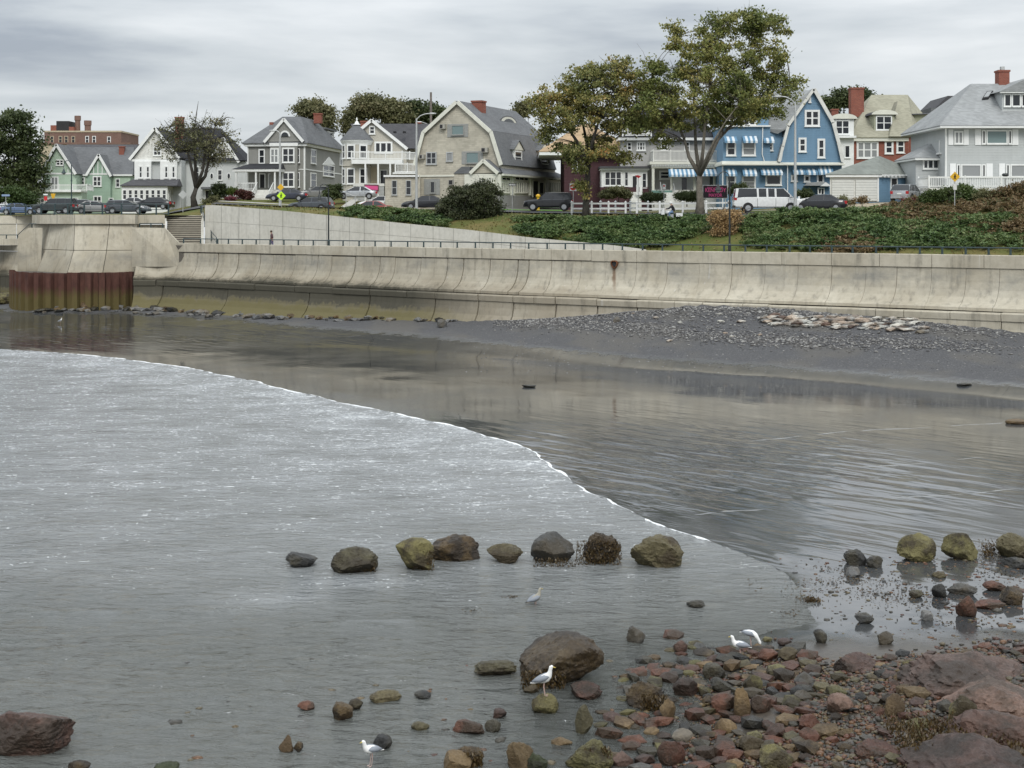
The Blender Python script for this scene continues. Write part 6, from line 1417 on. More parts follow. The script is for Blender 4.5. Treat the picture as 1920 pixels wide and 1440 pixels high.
def vehicle(name, label, cat, kind, px, D, yaw, pm, z=None, group=None, tail_lit=False):
    s = CARSPEC[kind]; loc = PZ(px, D, (upz(px, D)+.16) if z is None else z)
    r = thing(name, label, cat, loc, R(yaw), group); Wd = s['W']/2; blt, rf = s['belt'], s['roof']
    def taper(x): return Wd*(1-.16*max(0, (abs(x)/(s['L']/2)-.72)/.28)**2)
    mb = MB(); rg = []
    for x, zb, zt_ in s['low']:
        w_ = taper(x); m = (zb+zt_)/2; rg.append([(x, y, zz) for y, zz in ((-w_*.88, zb), (-w_*.98, zb+.1), (-w_, m), (-w_*.97, zt_-.1), (-w_*.86, zt_), (w_*.86, zt_), (w_*.97, zt_-.1), (w_, m), (w_*.98, zb+.1), (w_*.88, zb))])
    mb.loft(rg); body = mb.obj('body', pm, r, smooth=35)
    a, b, c, d = s['gh']; wi = Wd*.80 if kind != 'van' else Wd*.86
    def ghr(x, z_, w_): return [(x, -w_, z_), (x, w_, z_)]
    k0 = Wd*.93
    P8 = dict(rb=(a, k0), rt=(b, wi), ft=(c, wi), fb=(d, k0*.97))
    mb = MB(); vs = []
    for (x, w_), z_ in ((P8['rb'], blt-.03), (P8['rt'], rf-.05), (P8['ft'], rf-.05), (P8['fb'], blt-.05)): vs += [(x, -w_, z_), (x, w_, z_)]
    mb.add(vs, [(0, 1, 3, 2), (2, 3, 5, 4), (4, 5, 7, 6), (0, 2, 4, 6), (1, 7, 5, 3), (0, 6, 7, 1)]); mb.obj('windows', M['glass'], r)
    # roof panel and pillars
    mb = MB(); n_ = 7
    mb.loft([[(x, y, rf-.06+.045*math.sin(math.pi*(i+.6)/n_)+(.03 if abs(y) < wi*.7 else 0)-(.02 if abs(y) > wi*.95 else 0)) for y in (-wi*1.0, -wi*.6, 0, wi*.6, wi*1.0)]+[(x, y, rf-.09) for y in (wi*1.0, -wi*1.0)] for i, x in enumerate([b-.02+(c-b+.04)*j/(n_-1) for j in range(n_)])])
    mb.obj('roof', pm, r, smooth=40)
    pl = MB()
    def pillar(x0, x1, wid):
        for sg in (-1, 1):
            p0 = Vector((x0, sg*(k0+.012), blt-.06)); p1 = Vector((x1, sg*(wi+.012), rf-.04)); h_ = wid/2
            pl.loft([[p+Vector((-h_, 0, 0)), p+Vector((h_, 0, 0)), p+Vector((h_, -sg*.05, 0)), p+Vector((-h_, -sg*.05, 0))] for p in (p0, p1)])
    pillar(d-.05, c-.02, .09); pillar(a+.10, b+.06, .22 if kind in ('sedan', 'van', 'suv') else .14)
    mids = {'sedan': (-.45,), 'wagon': (-.35, -1.3), 'suv': (-.35, -1.35), 'crossover': (-.4, -1.45), 'van': (.55, -.15, -.95)}[kind]
    for m_ in mids: pillar(m_, m_-.03, .09 if kind != 'van' else .16)
    pl.obj('pillars', pm, r)['kind'] = 'stuff'
    for sx in (1, -1):
        for sy in (1, -1):
            x = s['wx']*sx-(.05 if sx < 0 else -.05); w_ = taper(x)
            wh = MB(); wh.disc((x, sy*(w_-.09), s['r']), (0, 1, 0), s['r'], .22, 20); wo_ = wh.obj('wheel', M['rubber'], r)
            mb = MB(); mb.disc((x, sy*(w_+.03), s['r']), (0, 1, 0), s['r']*.62, .03, 14); mb.obj('rim', M['chrome'], wo_)
            mb = MB(); mb.loft([[(x+(s['r']+.07)*math.cos(t_), sy*(w_+o), s['r']+.02+(s['r']+.07)*math.sin(t_)) for t_ in np.linspace(-.25, math.pi+.25, 14)] for o in (.012, -.2)]); mb.obj('wheel_arch', M['plastic_black'], body)
    zl = s['low'][-2][2]-.1; zr_ = s['low'][1][2]-.16; L2 = s['L']/2
    for sy in (1, -1):
        mb = MB(); mb.box(L2-.22, L2-.03, sy*Wd*.48-.2, sy*Wd*.48+.2, zl-.08, zl+.06); mb.obj('headlight', M['lamp_clear'], r)
        mb = MB(); mb.box(-L2-.015, -L2+.22, sy*Wd*.76-.12, sy*Wd*.76+.12, zr_-.14, zr_+.12); mb.obj('taillight', M['lamp_red'], r)
        mb = MB(); mb.box(d-.35, d-.2, sy*(Wd+.02), sy*(Wd+.2), blt-.02, blt+.12); mb.obj('mirror', pm, r)
    for sx, nm in ((1, 'front_bumper'), (-1, 'rear_bumper')):
        mb = MB(); mb.box(sx*(L2-.05)-.08, sx*(L2-.05)+.08, -Wd*.85, Wd*.85, s['low'][1][1]-.02, s['low'][1][1]+.17); mb.obj(nm, M['plastic_black'] if kind in ('suv', 'van') else pm, r)
    mb = MB(); mb.box(-L2-.03, -L2, -.2, .2, .72 if kind in ('suv', 'van', 'crossover') else .6, .83 if kind in ('suv', 'van', 'crossover') else .71); mb.obj('number_plate', M['white'], r)
    if kind == 'van': mb = MB(); mb.box(L2-.06, L2+.02, -.6, .6, .78, 1.02); mb.obj('grille', M['plastic_black'], r)
    # door lines
    mb = MB()
    for x in (mids[0], d-.45, (mids[-1]-.6 if kind != 'van' else -1.0)):
        for sy in (1, -1): mb.box(x-.012, x+.012, sy*Wd*1.0-.006, sy*Wd*1.0+.006, .42, blt-.14)
    mb.obj('door_seam', M['dark'], body)['kind'] = 'stuff'; return r
white = paint('white', (.68, .69, .68)); silver = paint('silver', (.42, .44, .46), .3, .4); black = paint('black', (.012, .013, .016)); navy = paint('navy', (.022, .026, .045)); grey = paint('grey', (.07, .08, .09), .3, .3); red = paint('red', (.28, .03, .025)); dkgreen = paint('green_black', (.02, .028, .028)); blue = paint('slate_blue', (.10, .15, .26), .3, .2); gld = paint('champagne', (.30, .30, .29), .3, .4)
vehicle('passenger_van', 'long white passenger van on the street in front of the blue house', 'van', 'van', 1440, 128, -3, white)
vehicle('parked_suv', 'black SUV on the street by the white fence, near the shingled house', 'car', 'suv', 1029, 141.5, 176, black)
vehicle('parked_car', 'black sedan just in front of the white van nose', 'car', 'sedan', 1534, 127.5, 168, black)
vehicle('parked_crossover', 'silver crossover parked beside the blue garage, seen from behind', 'car', 'crossover', 1701, 139, 58, silver)
vehicle('parked_car', 'silver sedan parked on the drive below the turret house', 'car', 'sedan', 668, 172, 184, silver, z=zat(373.5, 172))
vehicle('parked_car', 'dark navy sedan parked in front of the grey house with the porch', 'car', 'sedan', 538, 176, 182, navy, z=zat(377, 176))
vehicle('parked_car', 'pale grey car partly hidden behind the navy sedan', 'car', 'wagon', 590, 180, 205, gld, z=zat(373, 180))
vehicle('parked_wagon', 'dark grey estate car with red tail lamps above the retaining wall', 'car', 'wagon', 583, 160, 168, grey, z=zat(396, 160))
vehicle('parked_car', 'red sedan half hidden by the juniper above the retaining wall', 'car', 'sedan', 692, 155, 182, red, z=zat(403, 155))
vehicle('parked_car', 'silver-white hatchback behind the red sedan', 'car', 'sedan', 712, 160, 190, white, z=zat(393, 160))
vehicle('parked_car', 'black sedan between the lamp post and the large bush', 'car', 'sedan', 796, 155, 186, black, z=zat(393, 155))
vehicle('parked_wagon', 'dark grey estate car behind the bastion railing, rightmost there', 'car', 'wagon', 240, 165, -3, grey)
vehicle('parked_car', 'white sedan behind the bastion railing with a pale roof', 'car', 'sedan', 180, 169, 4, gld)
vehicle('parked_car', 'white sedan further back beside the glazed porch of the white house', 'car', 'sedan', 246, 180, 186, white, z=zat(393, 180))
vehicle('parked_car', 'black coupe at the corner of the white house porch', 'car', 'sedan', 287, 178, 176, black, z=zat(392.5, 178))
vehicle('parked_car', 'slate blue sedan behind the railing at the far left', 'car', 'sedan', 38, 186, 2, blue)
vehicle('parked_van', 'dark green utility van behind the left part of the bastion railing', 'van', 'suv', 103, 166, 180, dkgreen)
vehicle('parked_crossover', 'dark green crossover beside the dark utility van', 'car', 'crossover', 139, 172, 182, dkgreen)
# motorcycle
def motorcycle():
    D = 125.5; r = thing('motorcycle', 'white touring motorcycle ridden along the street before the white fence', 'motorcycle', onup(1257, D, .16), R(180), world=False)
    wp = paint('white', (.6, .6, .6))
    for x in (-.78, .80):
        mb = MB(); mb.disc((x, 0, .32), (0, 1, 0), .32, .13, 18); o = mb.obj('wheel', M['rubber'], r); mb = MB(); mb.disc((x, 0, .32), (0, 1, 0), .19, .15, 12); mb.obj('rim', M['chrome'], o)
    mb = MB(); mb.ell((.18, 0, .78), (.34, .16, .16), 12, 8); mb.obj('fuel_tank', wp, r, smooth=True)
    mb = MB(); mb.loft([[(x, y*w_, z+h_) for y, h_ in ((-1, -.05), (-.7, .05), (.7, .05), (1, -.05))] for x, z, w_ in ((-.75, .74, .14), (-.4, .70, .17), (0, .72, .12))]); mb.obj('seat', M['plastic_black'], r)
    mb = MB(); mb.box(-.25, .25, -.17, .17, .3, .62); mb.tube([(.2, -.2, .3), (-.3, -.22, .28), (-.95, -.22, .32)], .05, 8); mb.obj('engine', M['chrome'], r)
    mb = MB(); mb.tube([(.80, 0, .34), (.62, 0, .72), (.5, 0, 1.02)], .04, 8); mb.tube([(.5, -.36, 1.02), (.52, 0, 1.06), (.5, .36, 1.02)], .02, 6); mb.obj('fork', M['chrome'], r)
    mb = MB(); mb.loft([[(x, y*w_, z) for y, z in ((-1, .6), (-1, z1), (1, z1), (1, .6))] for x, w_, z1 in ((.52, .3, 1.05), (.68, .28, 1.1), (.8, .18, .85))]); mb.obj('fairing', wp, r)
    for sy in (-1, 1): mb = MB(); mb.box(-1.0, -.45, sy*.27-.1, sy*.27+.1, .42, .72); mb.obj('pannier', wp, r)
    mb = MB(); mb.loft([[(.8+.38*math.cos(t_)*k_, y, .32+.38*math.sin(t_)*k_) for t_ in np.linspace(.5, 2.4, 8)] for y, k_ in ((-.08, 1), (.08, 1))], False, False); mb.obj('mudguard', wp, r)
    return r
mc = motorcycle()
def skin(name, verts, edges, radii, mat, parent, root=0, sub=2):
    me = bpy.data.meshes.new(name); me.from_pydata([tuple(v) for v in verts], edges, []); me.materials.append(mat); o = link(name, me, parent)
    md = o.modifiers.new('skin', 'SKIN'); md.use_smooth_shade = True
    sv = me.skin_vertices[0].data if me.skin_vertices else None
    if sv is None: me.attributes; bm = bmesh.new(); bm.from_mesh(me); bm.verts.layers.skin.verify(); bm.to_mesh(me); bm.free(); sv = me.skin_vertices[0].data
    for i, r_ in enumerate(radii): sv[i].radius = (r_, r_) if not isinstance(r_, tuple) else r_; sv[i].use_root = (i == root)
    s_ = o.modifiers.new('sub', 'SUBSURF'); s_.levels = s_.render_levels = sub
    dg = bpy.context.evaluated_depsgraph_get(); dg.update(); ev = o.evaluated_get(dg); nm = bpy.data.meshes.new_from_object(ev); o.modifiers.clear(); o.data = nm
    if not nm.materials: nm.materials.append(mat)
    nm.polygons.foreach_set('use_smooth', [True]*len(nm.polygons)); return o
skin_m = plain('skin', (.36, .22, .16), .6, .06); drk = plain('dark_jacket', (.02, .02, .024), .8, .15, 6); mar = plain('maroon_jumper', (.09, .05, .055), .85, .15, 6); jean = plain('blue_jeans', (.10, .16, .26), .8, .2, 6); pur = plain('violet_trousers', (.13, .12, .20), .8, .15, 6)
hairm = plain('brown_hair', (.05, .03, .02), .8, .2); helm = plain('white_helmet', (.65, .65, .63), .25, .05)
def human(label, loc, rz, J, shirt, legs, hat=None, s=1.):
    """J: joints in metres: pelvis chest neck head, shoulders elbows hands, hips knees ankles toes, (left then right)"""
    r = thing('person', label, 'person', loc, rz)
    V = [J[k] for k in ('pelvis', 'belly', 'chest', 'neck', 'head', 'top', 'sL', 'eL', 'hL', 'fL', 'sR', 'eR', 'hR', 'fR', 'kL', 'aL', 'tL', 'kR', 'aR', 'tR')]
    E = [(0,1),(1,2),(2,3),(3,4),(4,5),(2,6),(6,7),(7,8),(8,9),(2,10),(10,11),(11,12),(12,13),(0,14),(14,15),(15,16),(0,17),(17,18),(18,19)]
    rad = [.13,.12,.14,.055,.095,.07,.06,.042,.03,.028,.06,.042,.03,.028,.07,.045,.04,.07,.045,.04]
    skin('body', V, E, rad, skin_m, r)
    T = [0,1,2,6,7,8,10,11,12]; skin('jumper', [V[i] for i in T], [(0,1),(1,2),(2,3),(3,4),(4,5),(2,6),(6,7),(7,8)], [.155,.16,.175,.09,.065,.05,.09,.065,.05], shirt, r)
    T = [0,14,15,17,18]; skin('trousers', [V[i] for i in T], [(0,1),(1,2),(0,3),(3,4)], [.165,.095,.065,.095,.065], legs, r)
    for a, t_ in (('aL', 'tL'), ('aR', 'tR')):
        mb = MB(); A = Vector(J[a]); B = Vector(J[t_]); mb.tube([A-(B-A)*.3+Vector((0, 0, -.03)), B], [.055, .045], 8); mb.obj('shoe', drk, r)
    h = Vector(J['head']); mb = MB(); mb.ell(h+Vector((-.015, 0, .045)), (.118, .105, .115), 12, 8); mb.obj('helmet' if hat else 'hair', hat or hairm, r, smooth=True)
    mb = MB(); mb.ell(h+Vector((.10, 0, -.01)), (.025, .016, .02), 6, 4); mb.obj('nose', skin_m, r)
    for sy in (-1, 1): mb = MB(); mb.ell(h+Vector((.088, sy*.035, .015)), (.012, .015, .01), 6, 4); mb.obj('eye', M['dark'], r)
    return r
human('person strolling along the promenade in a maroon top and violet trousers', PZ(510, wallD(510)+2.2, 6.87), R(180),
 dict(pelvis=(0,0,.95), belly=(.01,0,1.1), chest=(.05,0,1.3), neck=(.07,0,1.5), head=(.09,0,1.62), top=(.08,0,1.7), sL=(.04,.19,1.40), eL=(-.06,.25,1.14), hL=(.12,.22,.96), fL=(.17,.2,.9), sR=(.04,-.19,1.40), eR=(-.02,-.25,1.13), hR=(.16,-.2,1.0), fR=(.22,-.16,.97), kL=(.16,.09,.52), aL=(.22,.09,.1), tL=(.38,.1,.04), kR=(-.02,-.09,.5), aR=(-.22,-.09,.14), tR=(-.1,-.1,.04)), mar, pur)
p = human('rider in dark jacket, jeans and white helmet on the white motorcycle', mc.location, R(180),
 dict(pelvis=(-.3,0,.86), belly=(-.27,0,1.0), chest=(-.15,0,1.25), neck=(-.08,0,1.42), head=(-.03,0,1.54), top=(-.03,0,1.62), sL=(-.12,.2,1.33), eL=(.1,.28,1.12), hL=(.4,.3,1.06), fL=(.48,.3,1.05), sR=(-.12,-.2,1.33), eR=(.1,-.28,1.12), hR=(.4,-.3,1.06), fR=(.48,-.3,1.05), kL=(.15,.22,.72), aL=(.02,.24,.3), tL=(.2,.25,.26), kR=(.15,-.22,.72), aR=(.02,-.24,.3), tR=(.2,-.25,.26)), drk, jean, helm)
# ------------------------------------------------------------------ fences, lamps, signs
fence_w = M['white']
def rail_fence(label, pts, posts, z_h=1.1, group=None, two=(.5, .92)):
    r = thing('rail_fence', label, 'fence', onup(*posts[len(posts)//2]), world=True, group=group)
    for p in posts:
        b = onup(*p); mb = MB(); mb.box(b.x-.08, b.x+.08, b.y-.08, b.y+.08, b.z-.1, b.z+z_h); mb.loft([[(b.x+sx*k, b.y+sy*k, b.z+zz) for sx, sy in ((-1,-1),(1,-1),(1,1),(-1,1))] for k, zz in ((.11, z_h), (.11, z_h+.04), (.01, z_h+.16))]); mb.obj('post', fence_w, r)
    for a, b in zip(pts[:-1], pts[1:]):
        A, B = onup(*a), onup(*b)
        for k in two:
            mb = MB(); mb.loft([[q+Vector((0, dy, k*z_h+dz)) for dy, dz in ((-.04, -.07), (.04, -.07), (.04, .07), (-.04, .07))] for q in (A, B)]); mb.obj('rail', fence_w, r)
pp = [(1072, 135), (1109.5, 134.5)]; rail_fence('short white rail fence beside the trunk of the left street tree', pp, pp)
pp = [(1109.5, 134.3), (1141, 134), (1173, 134)]; rail_fence('white rail fence between the left tree trunk and the gap', pp, pp)
pp = [(1126, 139), (1154, 139), (1182, 139.5), (1215, 140)]; rail_fence('white rail fence further back across the path, behind the nearer one', pp, pp)
pp = [(1194, 133.5), (1237, 133), (1280, 132.6), (1324, 132), (1367, 131.6)]; rail_fence('long white rail fence running behind the motorcycle and tall tree trunk to the van', pp, pp)
r = thing('rail_fence', 'slanted white rail between two posts behind the black sedan', 'fence', onup(1515, 131), world=True)
for px in (1498, 1537): mb = MB(); b = onup(px, 131); mb.box(b.x-.08, b.x+.08, b.y-.08, b.y+.08, b.z-.1, zat(363 if px > 1500 else 368, 131)); mb.obj('post', fence_w, r)
mb = MB(); mb.loft([[P(x, y, 130.9)+Vector((0, dy, dz)) for dy, dz in ((-.05, -.1), (.05, -.1), (.05, .1), (-.05, .1))] for x, y in ((1497, 376), (1540, 368))]); mb.obj('rail', fence_w, r)

def crook_lamp(label, px, D, zb, ytop, mat, group='black crook-necked lamp posts'):
    r = thing('street_lamp', label, 'street lamp', PZ(px, D, zb), world=True, group=group); x = PZ(px, D, 0).x; zt_ = zat(ytop, D); H_ = zt_-zb
    mb = MB(); mb.tube([(x, D, zb), (x, D, zb+.35), (x, D, zb+.4), (x, D, zb+.9), (x, D, zb+1.0), (x, D, zt_-.5)], [.19, .17, .12, .12, .075, .055], 10); mb.tube([(x, D, zb+H_*.62), (x, D, zb+H_*.62+.12)], .10, 8); mb.obj('pole', mat, r)
    mb = MB(); a = .42; mb.tube([(x-a+a*math.cos(t_), D, zt_-.5+.5*math.sin(t_)) for t_ in np.linspace(0, math.pi, 10)]+[(x-2*a, D, zt_-.9)], .035, 8); mb.obj('crook_arm', mat, r)
    mb = MB(); zz = zt_-.9; c = (x-2*a, D); mb.loft([[(c[0]+q*math.cos(t_), c[1]+q*math.sin(t_), zz+dz) for t_ in [2*math.pi*k/12 for k in range(12)]] for q, dz in ((.05, .0), (.10, -.12), (.16, -.3), (.26, -.45), (.26, -.5))]); mb.obj('lamp_shade', mat, r)
    mb = MB(); mb.ell((c[0], c[1], zz-.52), (.16, .16, .14), 10, 6); mb.obj('globe', M['curtain'], r)
crook_lamp('black crook-necked lamp post on the promenade left of centre', 616, wallD(615)+1.6, 6.87, 345, M['black_metal'])
crook_lamp('black crook-necked lamp post on the promenade before the dry tan bush', 1368, wallD(1367)+1.6, 6.87, 322, M['black_metal'])
crook_lamp('green crook-necked lamp post on the street before the mint green house', 134, 163, 10.15, 301, M['green_metal'])
def cobra(label, px, D, ytop, dx, dy, side):
    r = thing('street_lamp', label, 'street lamp', onup(px, D), world=True); b = onup(px, D); zt_ = zat(ytop, D); x = b.x
    mb = MB(); mb.tube([(x, D, b.z), (x, D, b.z+.5), (x, D, zt_)], [.17, .14, .08], 10); mb.obj('pole', M['galv'], r)
    ex = P(px+dx, ytop+dy, D); mb = MB(); mb.tube([(x, D, zt_-.1), (x+(ex.x-x)*.3, D, zt_+(ex.z-zt_)*.55), (x+(ex.x-x)*.7, D, ex.z-.03), (ex.x, D, ex.z)], .05, 8); mb.obj('arm', M['galv'], r)
    mb = MB(); mb.ell((ex.x+side*.3, D, ex.z), (.42, .17, .10), 12, 6); mb.obj('lamp_head', M['galv'], r); return r
cobra('tall galvanised street lamp in front of the shingled house, arm to the right', 781, 150, 222, 24, -9, 1)
cobra('tall galvanised street lamp before the blue house, arm to the left', 1491, 126, 193, -26, -12, -1)
cobra('slender galvanised lamp post before the grey house with the porch, arm left', 525, 163, 250, -8, -5, -1)
r = thing('utility_pole', 'weathered wooden utility pole with a small lamp arm behind the shingled house', 'utility pole', onup(808, 186), world=True); b = onup(808, 186)
mb = MB(); mb.tube([(b.x, 186, b.z), (b.x, 186, zat(173, 186))], [.2, .13], 8); mb.obj('pole', M['wood_pole'], r)
mb = MB(); mb.tube([P(808, 240, 186), P(800, 232, 186), P(790, 228.5, 186)], .05, 6); mb.obj('arm', M['galv'], r); mb = MB(); mb.ell(P(786, 229, 186), (.4, .16, .1), 10, 6); mb.obj('lamp_head', M['lamp_clear'], r)

YEL = plain('yellow_sign_sheet', (.62, .36, .02), .5, .05); FLU = NT('fluorescent_sign_sheet').fin((.52, .85, .03), .5); RED = plain('red_sign_sheet', (.50, .03, .03), .5, .06); BLK = plain('black_sign_sheet', (.012, .012, .012), .5, .05); BLUE = plain('blue_sign_sheet', (.22, .30, .45), .5, .05); PINK = plain('pink_print', (.62, .08, .24), .6, .05)
def sign_root(name, label, px, D, ytop, ybot=None, cat='sign', z=None):
    z = upz(px, D) if z is None else z; r = thing(name, label, cat, PZ(px, D, z), world=True); b = PZ(px, D, z); mb = MB(); mb.tube([b, PZ(px, D, zat(ytop, D))], .035, 6); mb.obj('post', M['galv'], r); return r
def plate(r, name, pts, D, mat, th=.02, dy=-.06, parent=None):
    mb = MB(); mb.loft([[P(x, y, D)+Vector((0, dy-q, 0)) for x, y in pts] for q in (th, 0)]); return mb.obj(name, mat, parent or r)
def diamond(cx_, cy_, r_): return [(cx_-r_, cy_), (cx_, cy_+r_), (cx_+r_, cy_), (cx_, cy_-r_)]
def walker(r, cx_, cy_, s, D, par, dy=-.1):
    """walking figure printed on a crossing sign"""
    mb = MB(); q = lambda x, y: P(cx_+x*s, cy_+y*s, D)+Vector((0, dy, 0))
    mb.disc(q(0, -.62), (0, 1, 0), .12*s*D/F*1.3, .01, 10)
    for a, b_, w_ in (((0, -.42), (-.05, .08), .16), ((-.02, .08), (.26, .62), .09), ((-.06, .08), (-.3, .62), .09), ((.02, -.36), (.3, -.05), .07), ((-.04, -.36), (-.3, .0), .07)):
        A = q(*a); B = q(*b_); d_ = (B-A).normalized(); n = Vector((d_.z, 0, -d_.x))*w_*s*D/F; mb.loft([[A-n, A+n, B+n, B-n], [v_+Vector((0, -.01, 0)) for v_ in (A-n, A+n, B+n, B-n)]])
    mb.obj('pictogram', BLK, par)
def text(body, px, py, D, size, mat, parent, dy=-.1, wscale=1., bold=0.004):
    cu = bpy.data.curves.new('lettering', 'FONT'); cu.body = body; cu.size = size; cu.align_x = 'CENTER'; cu.align_y = 'CENTER'; cu.extrude = .003; cu.offset = bold
    tmp = bpy.data.objects.new('lettering_source', cu); COL.objects.link(tmp); bpy.context.view_layer.update()
    me = bpy.data.meshes.new_from_object(tmp.evaluated_get(bpy.context.evaluated_depsgraph_get())); bpy.data.objects.remove(tmp)
    Mx = Matrix.Translation(P(px, py, D)+Vector((0, dy, 0))) @ Matrix.Rotation(R(90), 4, 'X') @ Matrix.Diagonal((wscale, 1, 1, 1))
    me.transform(INV[top(parent).name] @ Mx); me.materials.clear(); me.materials.append(mat); return link('lettering', me, parent)
r = sign_root('crossing_sign', 'yellow diamond pedestrian crossing sign on the bank before the pale grey house', 1790, 118, 322); o = plate(r, 'sign_plate', diamond(1790, 331.5, 9.7), 118, YEL); walker(r, 1790, 331.5, 7, 118, o); plate(r, 'small_plate', [(1787, 345), (1787, 356), (1793.5, 356), (1793.5, 345)], 118, M['white_dirty'])
r = sign_root('crossing_sign', 'fluorescent yellow-green diamond pedestrian crossing sign above the retaining wall', 527.5, 159, 345); o = plate(r, 'sign_plate', diamond(527.5, 367, 8.4), 159, FLU, dy=-.08); walker(r, 527.5, 367, 6, 159, o, -.12); plate(r, 'upper_plate', diamond(526.5, 351, 6.5), 159, YEL)
r = sign_root('warning_sign', 'bare grey back of a diamond sign on a post beside the steps', 343, 164, 355); plate(r, 'sign_plate', diamond(343, 365, 8.6), 164, M['galv'])
r = sign_root('warning_sign', 'yellow roadside sign on a post before the mint green house', 100, 168, 362); plate(r, 'sign_plate', [(95.5, 363), (98, 373), (102, 373), (104.5, 363)], 168, YEL)
r = sign_root('parking_sign', 'small white and red sign on a post left of the yellow roadside sign', 86, 170, 363); plate(r, 'sign_plate', [(83, 368), (83, 376), (89, 376), (89, 368)], 170, RED); plate(r, 'upper_plate', [(81.5, 363.5), (81.5, 366), (90, 366), (90, 363.5)], 170, M['white'])
r = sign_root('street_name_sign', 'pale blue street name sign on a thin post at the far left', 11, 178, 364, z=10.1); plate(r, 'sign_plate', [(3.5, 364.5), (3.5, 368), (18.5, 368), (18.5, 364.5)], 178, BLUE)
r = sign_root('one_way_sign', 'black one-way arrow sign on a thin post in front of the sun porch', 960.5, 140, 343); o = plate(r, 'sign_plate', [(953.5, 344), (953.5, 349), (967.5, 349), (967.5, 344)], 140, BLK); plate(r, 'arrow', [(954.3, 346.5), (956.8, 348.4), (956.8, 347.6), (966.6, 347.6), (966.6, 345.4), (956.8, 345.4), (956.8, 344.6)], 140, M['white'], .005, -.085, o); text('ONE WAY', 961.8, 346.5, 140, .105, BLK, o, -.094, 1., .001)
r = sign_root('no_entry_sign', 'red and white no-entry sign half covered by the ivy on the left street tree', 1075, 138, 343); o = plate(r, 'sign_plate', [(1068, 344), (1068, 358), (1081, 358), (1081, 344)], 138, M['white']); mb = MB(); mb.disc(P(1074.5, 351, 138)+Vector((0, -.09, 0)), (0, 1, 0), .29, .01, 20); mb.obj('red_disc', RED, o); plate(r, 'bar', [(1069.5, 350.2), (1069.5, 352), (1079.5, 352), (1079.5, 350.2)], 138, M['white'], .005, -.1, o)
r = sign_root('parking_sign', 'small white sign with red print on a post by the grey porch steps', 1245, 139, 344); o = plate(r, 'sign_plate', [(1242, 345), (1242, 355), (1248, 355), (1248, 345)], 139, M['white']); plate(r, 'print', [(1243.3, 347), (1243.3, 350), (1246.7, 350), (1246.7, 347)], 139, RED, .004, -.085, o)
r = sign_root('flag_pole', 'small red pennant on a pole in front of the white sunroom', 1196.5, 142, 328, cat='flag'); plate(r, 'pennant', [(1190, 329), (1197, 334.5), (1202, 330.5), (1196, 328.5)], 142, RED)
r = sign_root('campaign_sign', 'black campaign sign with pink capital lettering and white border behind the tall tree', 1350, 139, 346); 
for px in (1323, 1360): mb = MB(); b = onup(px, 139); mb.tube([b, PZ(px, 139, zat(347, 139))], .05, 6); mb.obj('post', M['white_dirty'], r)
o = plate(r, 'board', [(1317.5, 347), (1317.5, 372), (1364, 372), (1364, 347)], 139, M['white'], dy=-.08); plate(r, 'board_face', [(1318.4, 347.9), (1318.4, 371.1), (1363.1, 371.1), (1363.1, 347.9)], 139, plain('black_print', (.022, .012, .018), .6, .05), .01, -.105, o)
text('KENNEDY', 1341.3, 356.8, 139, .52, PINK, o, -.125, .82, .012); text('MAYOR', 1341, 366.3, 139, .42, PINK, o, -.125, .86, .01)
for k in range(13):
    x = 1326+k*2.3; plate(r, 'small_print', [(x, 350.6), (x, 351.9), (x+1.5, 351.9), (x+1.5, 350.6)], 139, PINK, .004, -.118, o) if k != 5 else None
r = thing('banner', 'pink campaign banner with dark border hung on the turret house porch', 'banner', P(697, 358, 175.5), world=True); o = plate(r, 'cloth', [(683, 345.5), (683, 357), (710.5, 359), (710.5, 346.5)], 175.2, plain('maroon_cloth', (.14, .05, .07), .8, .1)); plate(r, 'print', [(685, 348), (685, 354.5), (708.5, 356.5), (708.5, 349)], 175.2, PINK, .004, -.09, o)
r = thing('garden_ornament', 'small yellow rounded garden object above the bonnet of the black SUV', 'garden ornament', P(1009, 374, 149), world=True); mb = MB(); mb.ell(P(1009, 367.5, 149), (.23, .2, .2), 12, 8); mb.obj('rounded_top', YEL, r, smooth=True); mb = MB(); mb.tube([PZ(1009, 149, upz(1009, 149)), P(1009, 369, 149)], [.16, .12], 10); mb.obj('base', YEL, r)
r = thing('stair_railing', 'grey pipe handrail beside the concrete path below the silver sedan', 'railing', P(660, 386, 160), world=True)
for a, b in (((649, 362), (649, 388)), ((666, 366), (666, 386)), ((683, 356), (683, 374))): mb = MB(); mb.tube([P(*a, 163), P(*b, 163)], .035, 6); mb.obj('post', M['galv'], r)
mb = MB(); mb.tube([P(649, 362, 163), P(666, 368, 163), P(683, 356, 163)], .035, 6); mb.obj('rail', M['galv'], r)
mb = MB(); mb.loft([[P(636, 390, 161), P(655, 390, 161)], [P(658, 374, 170), P(672, 374, 170)]], False, False); mb.obj('garden_path', concp, None); props(bpy.data.objects['garden_path'], 'pale concrete path up to the turret house', None, None, 'structure')
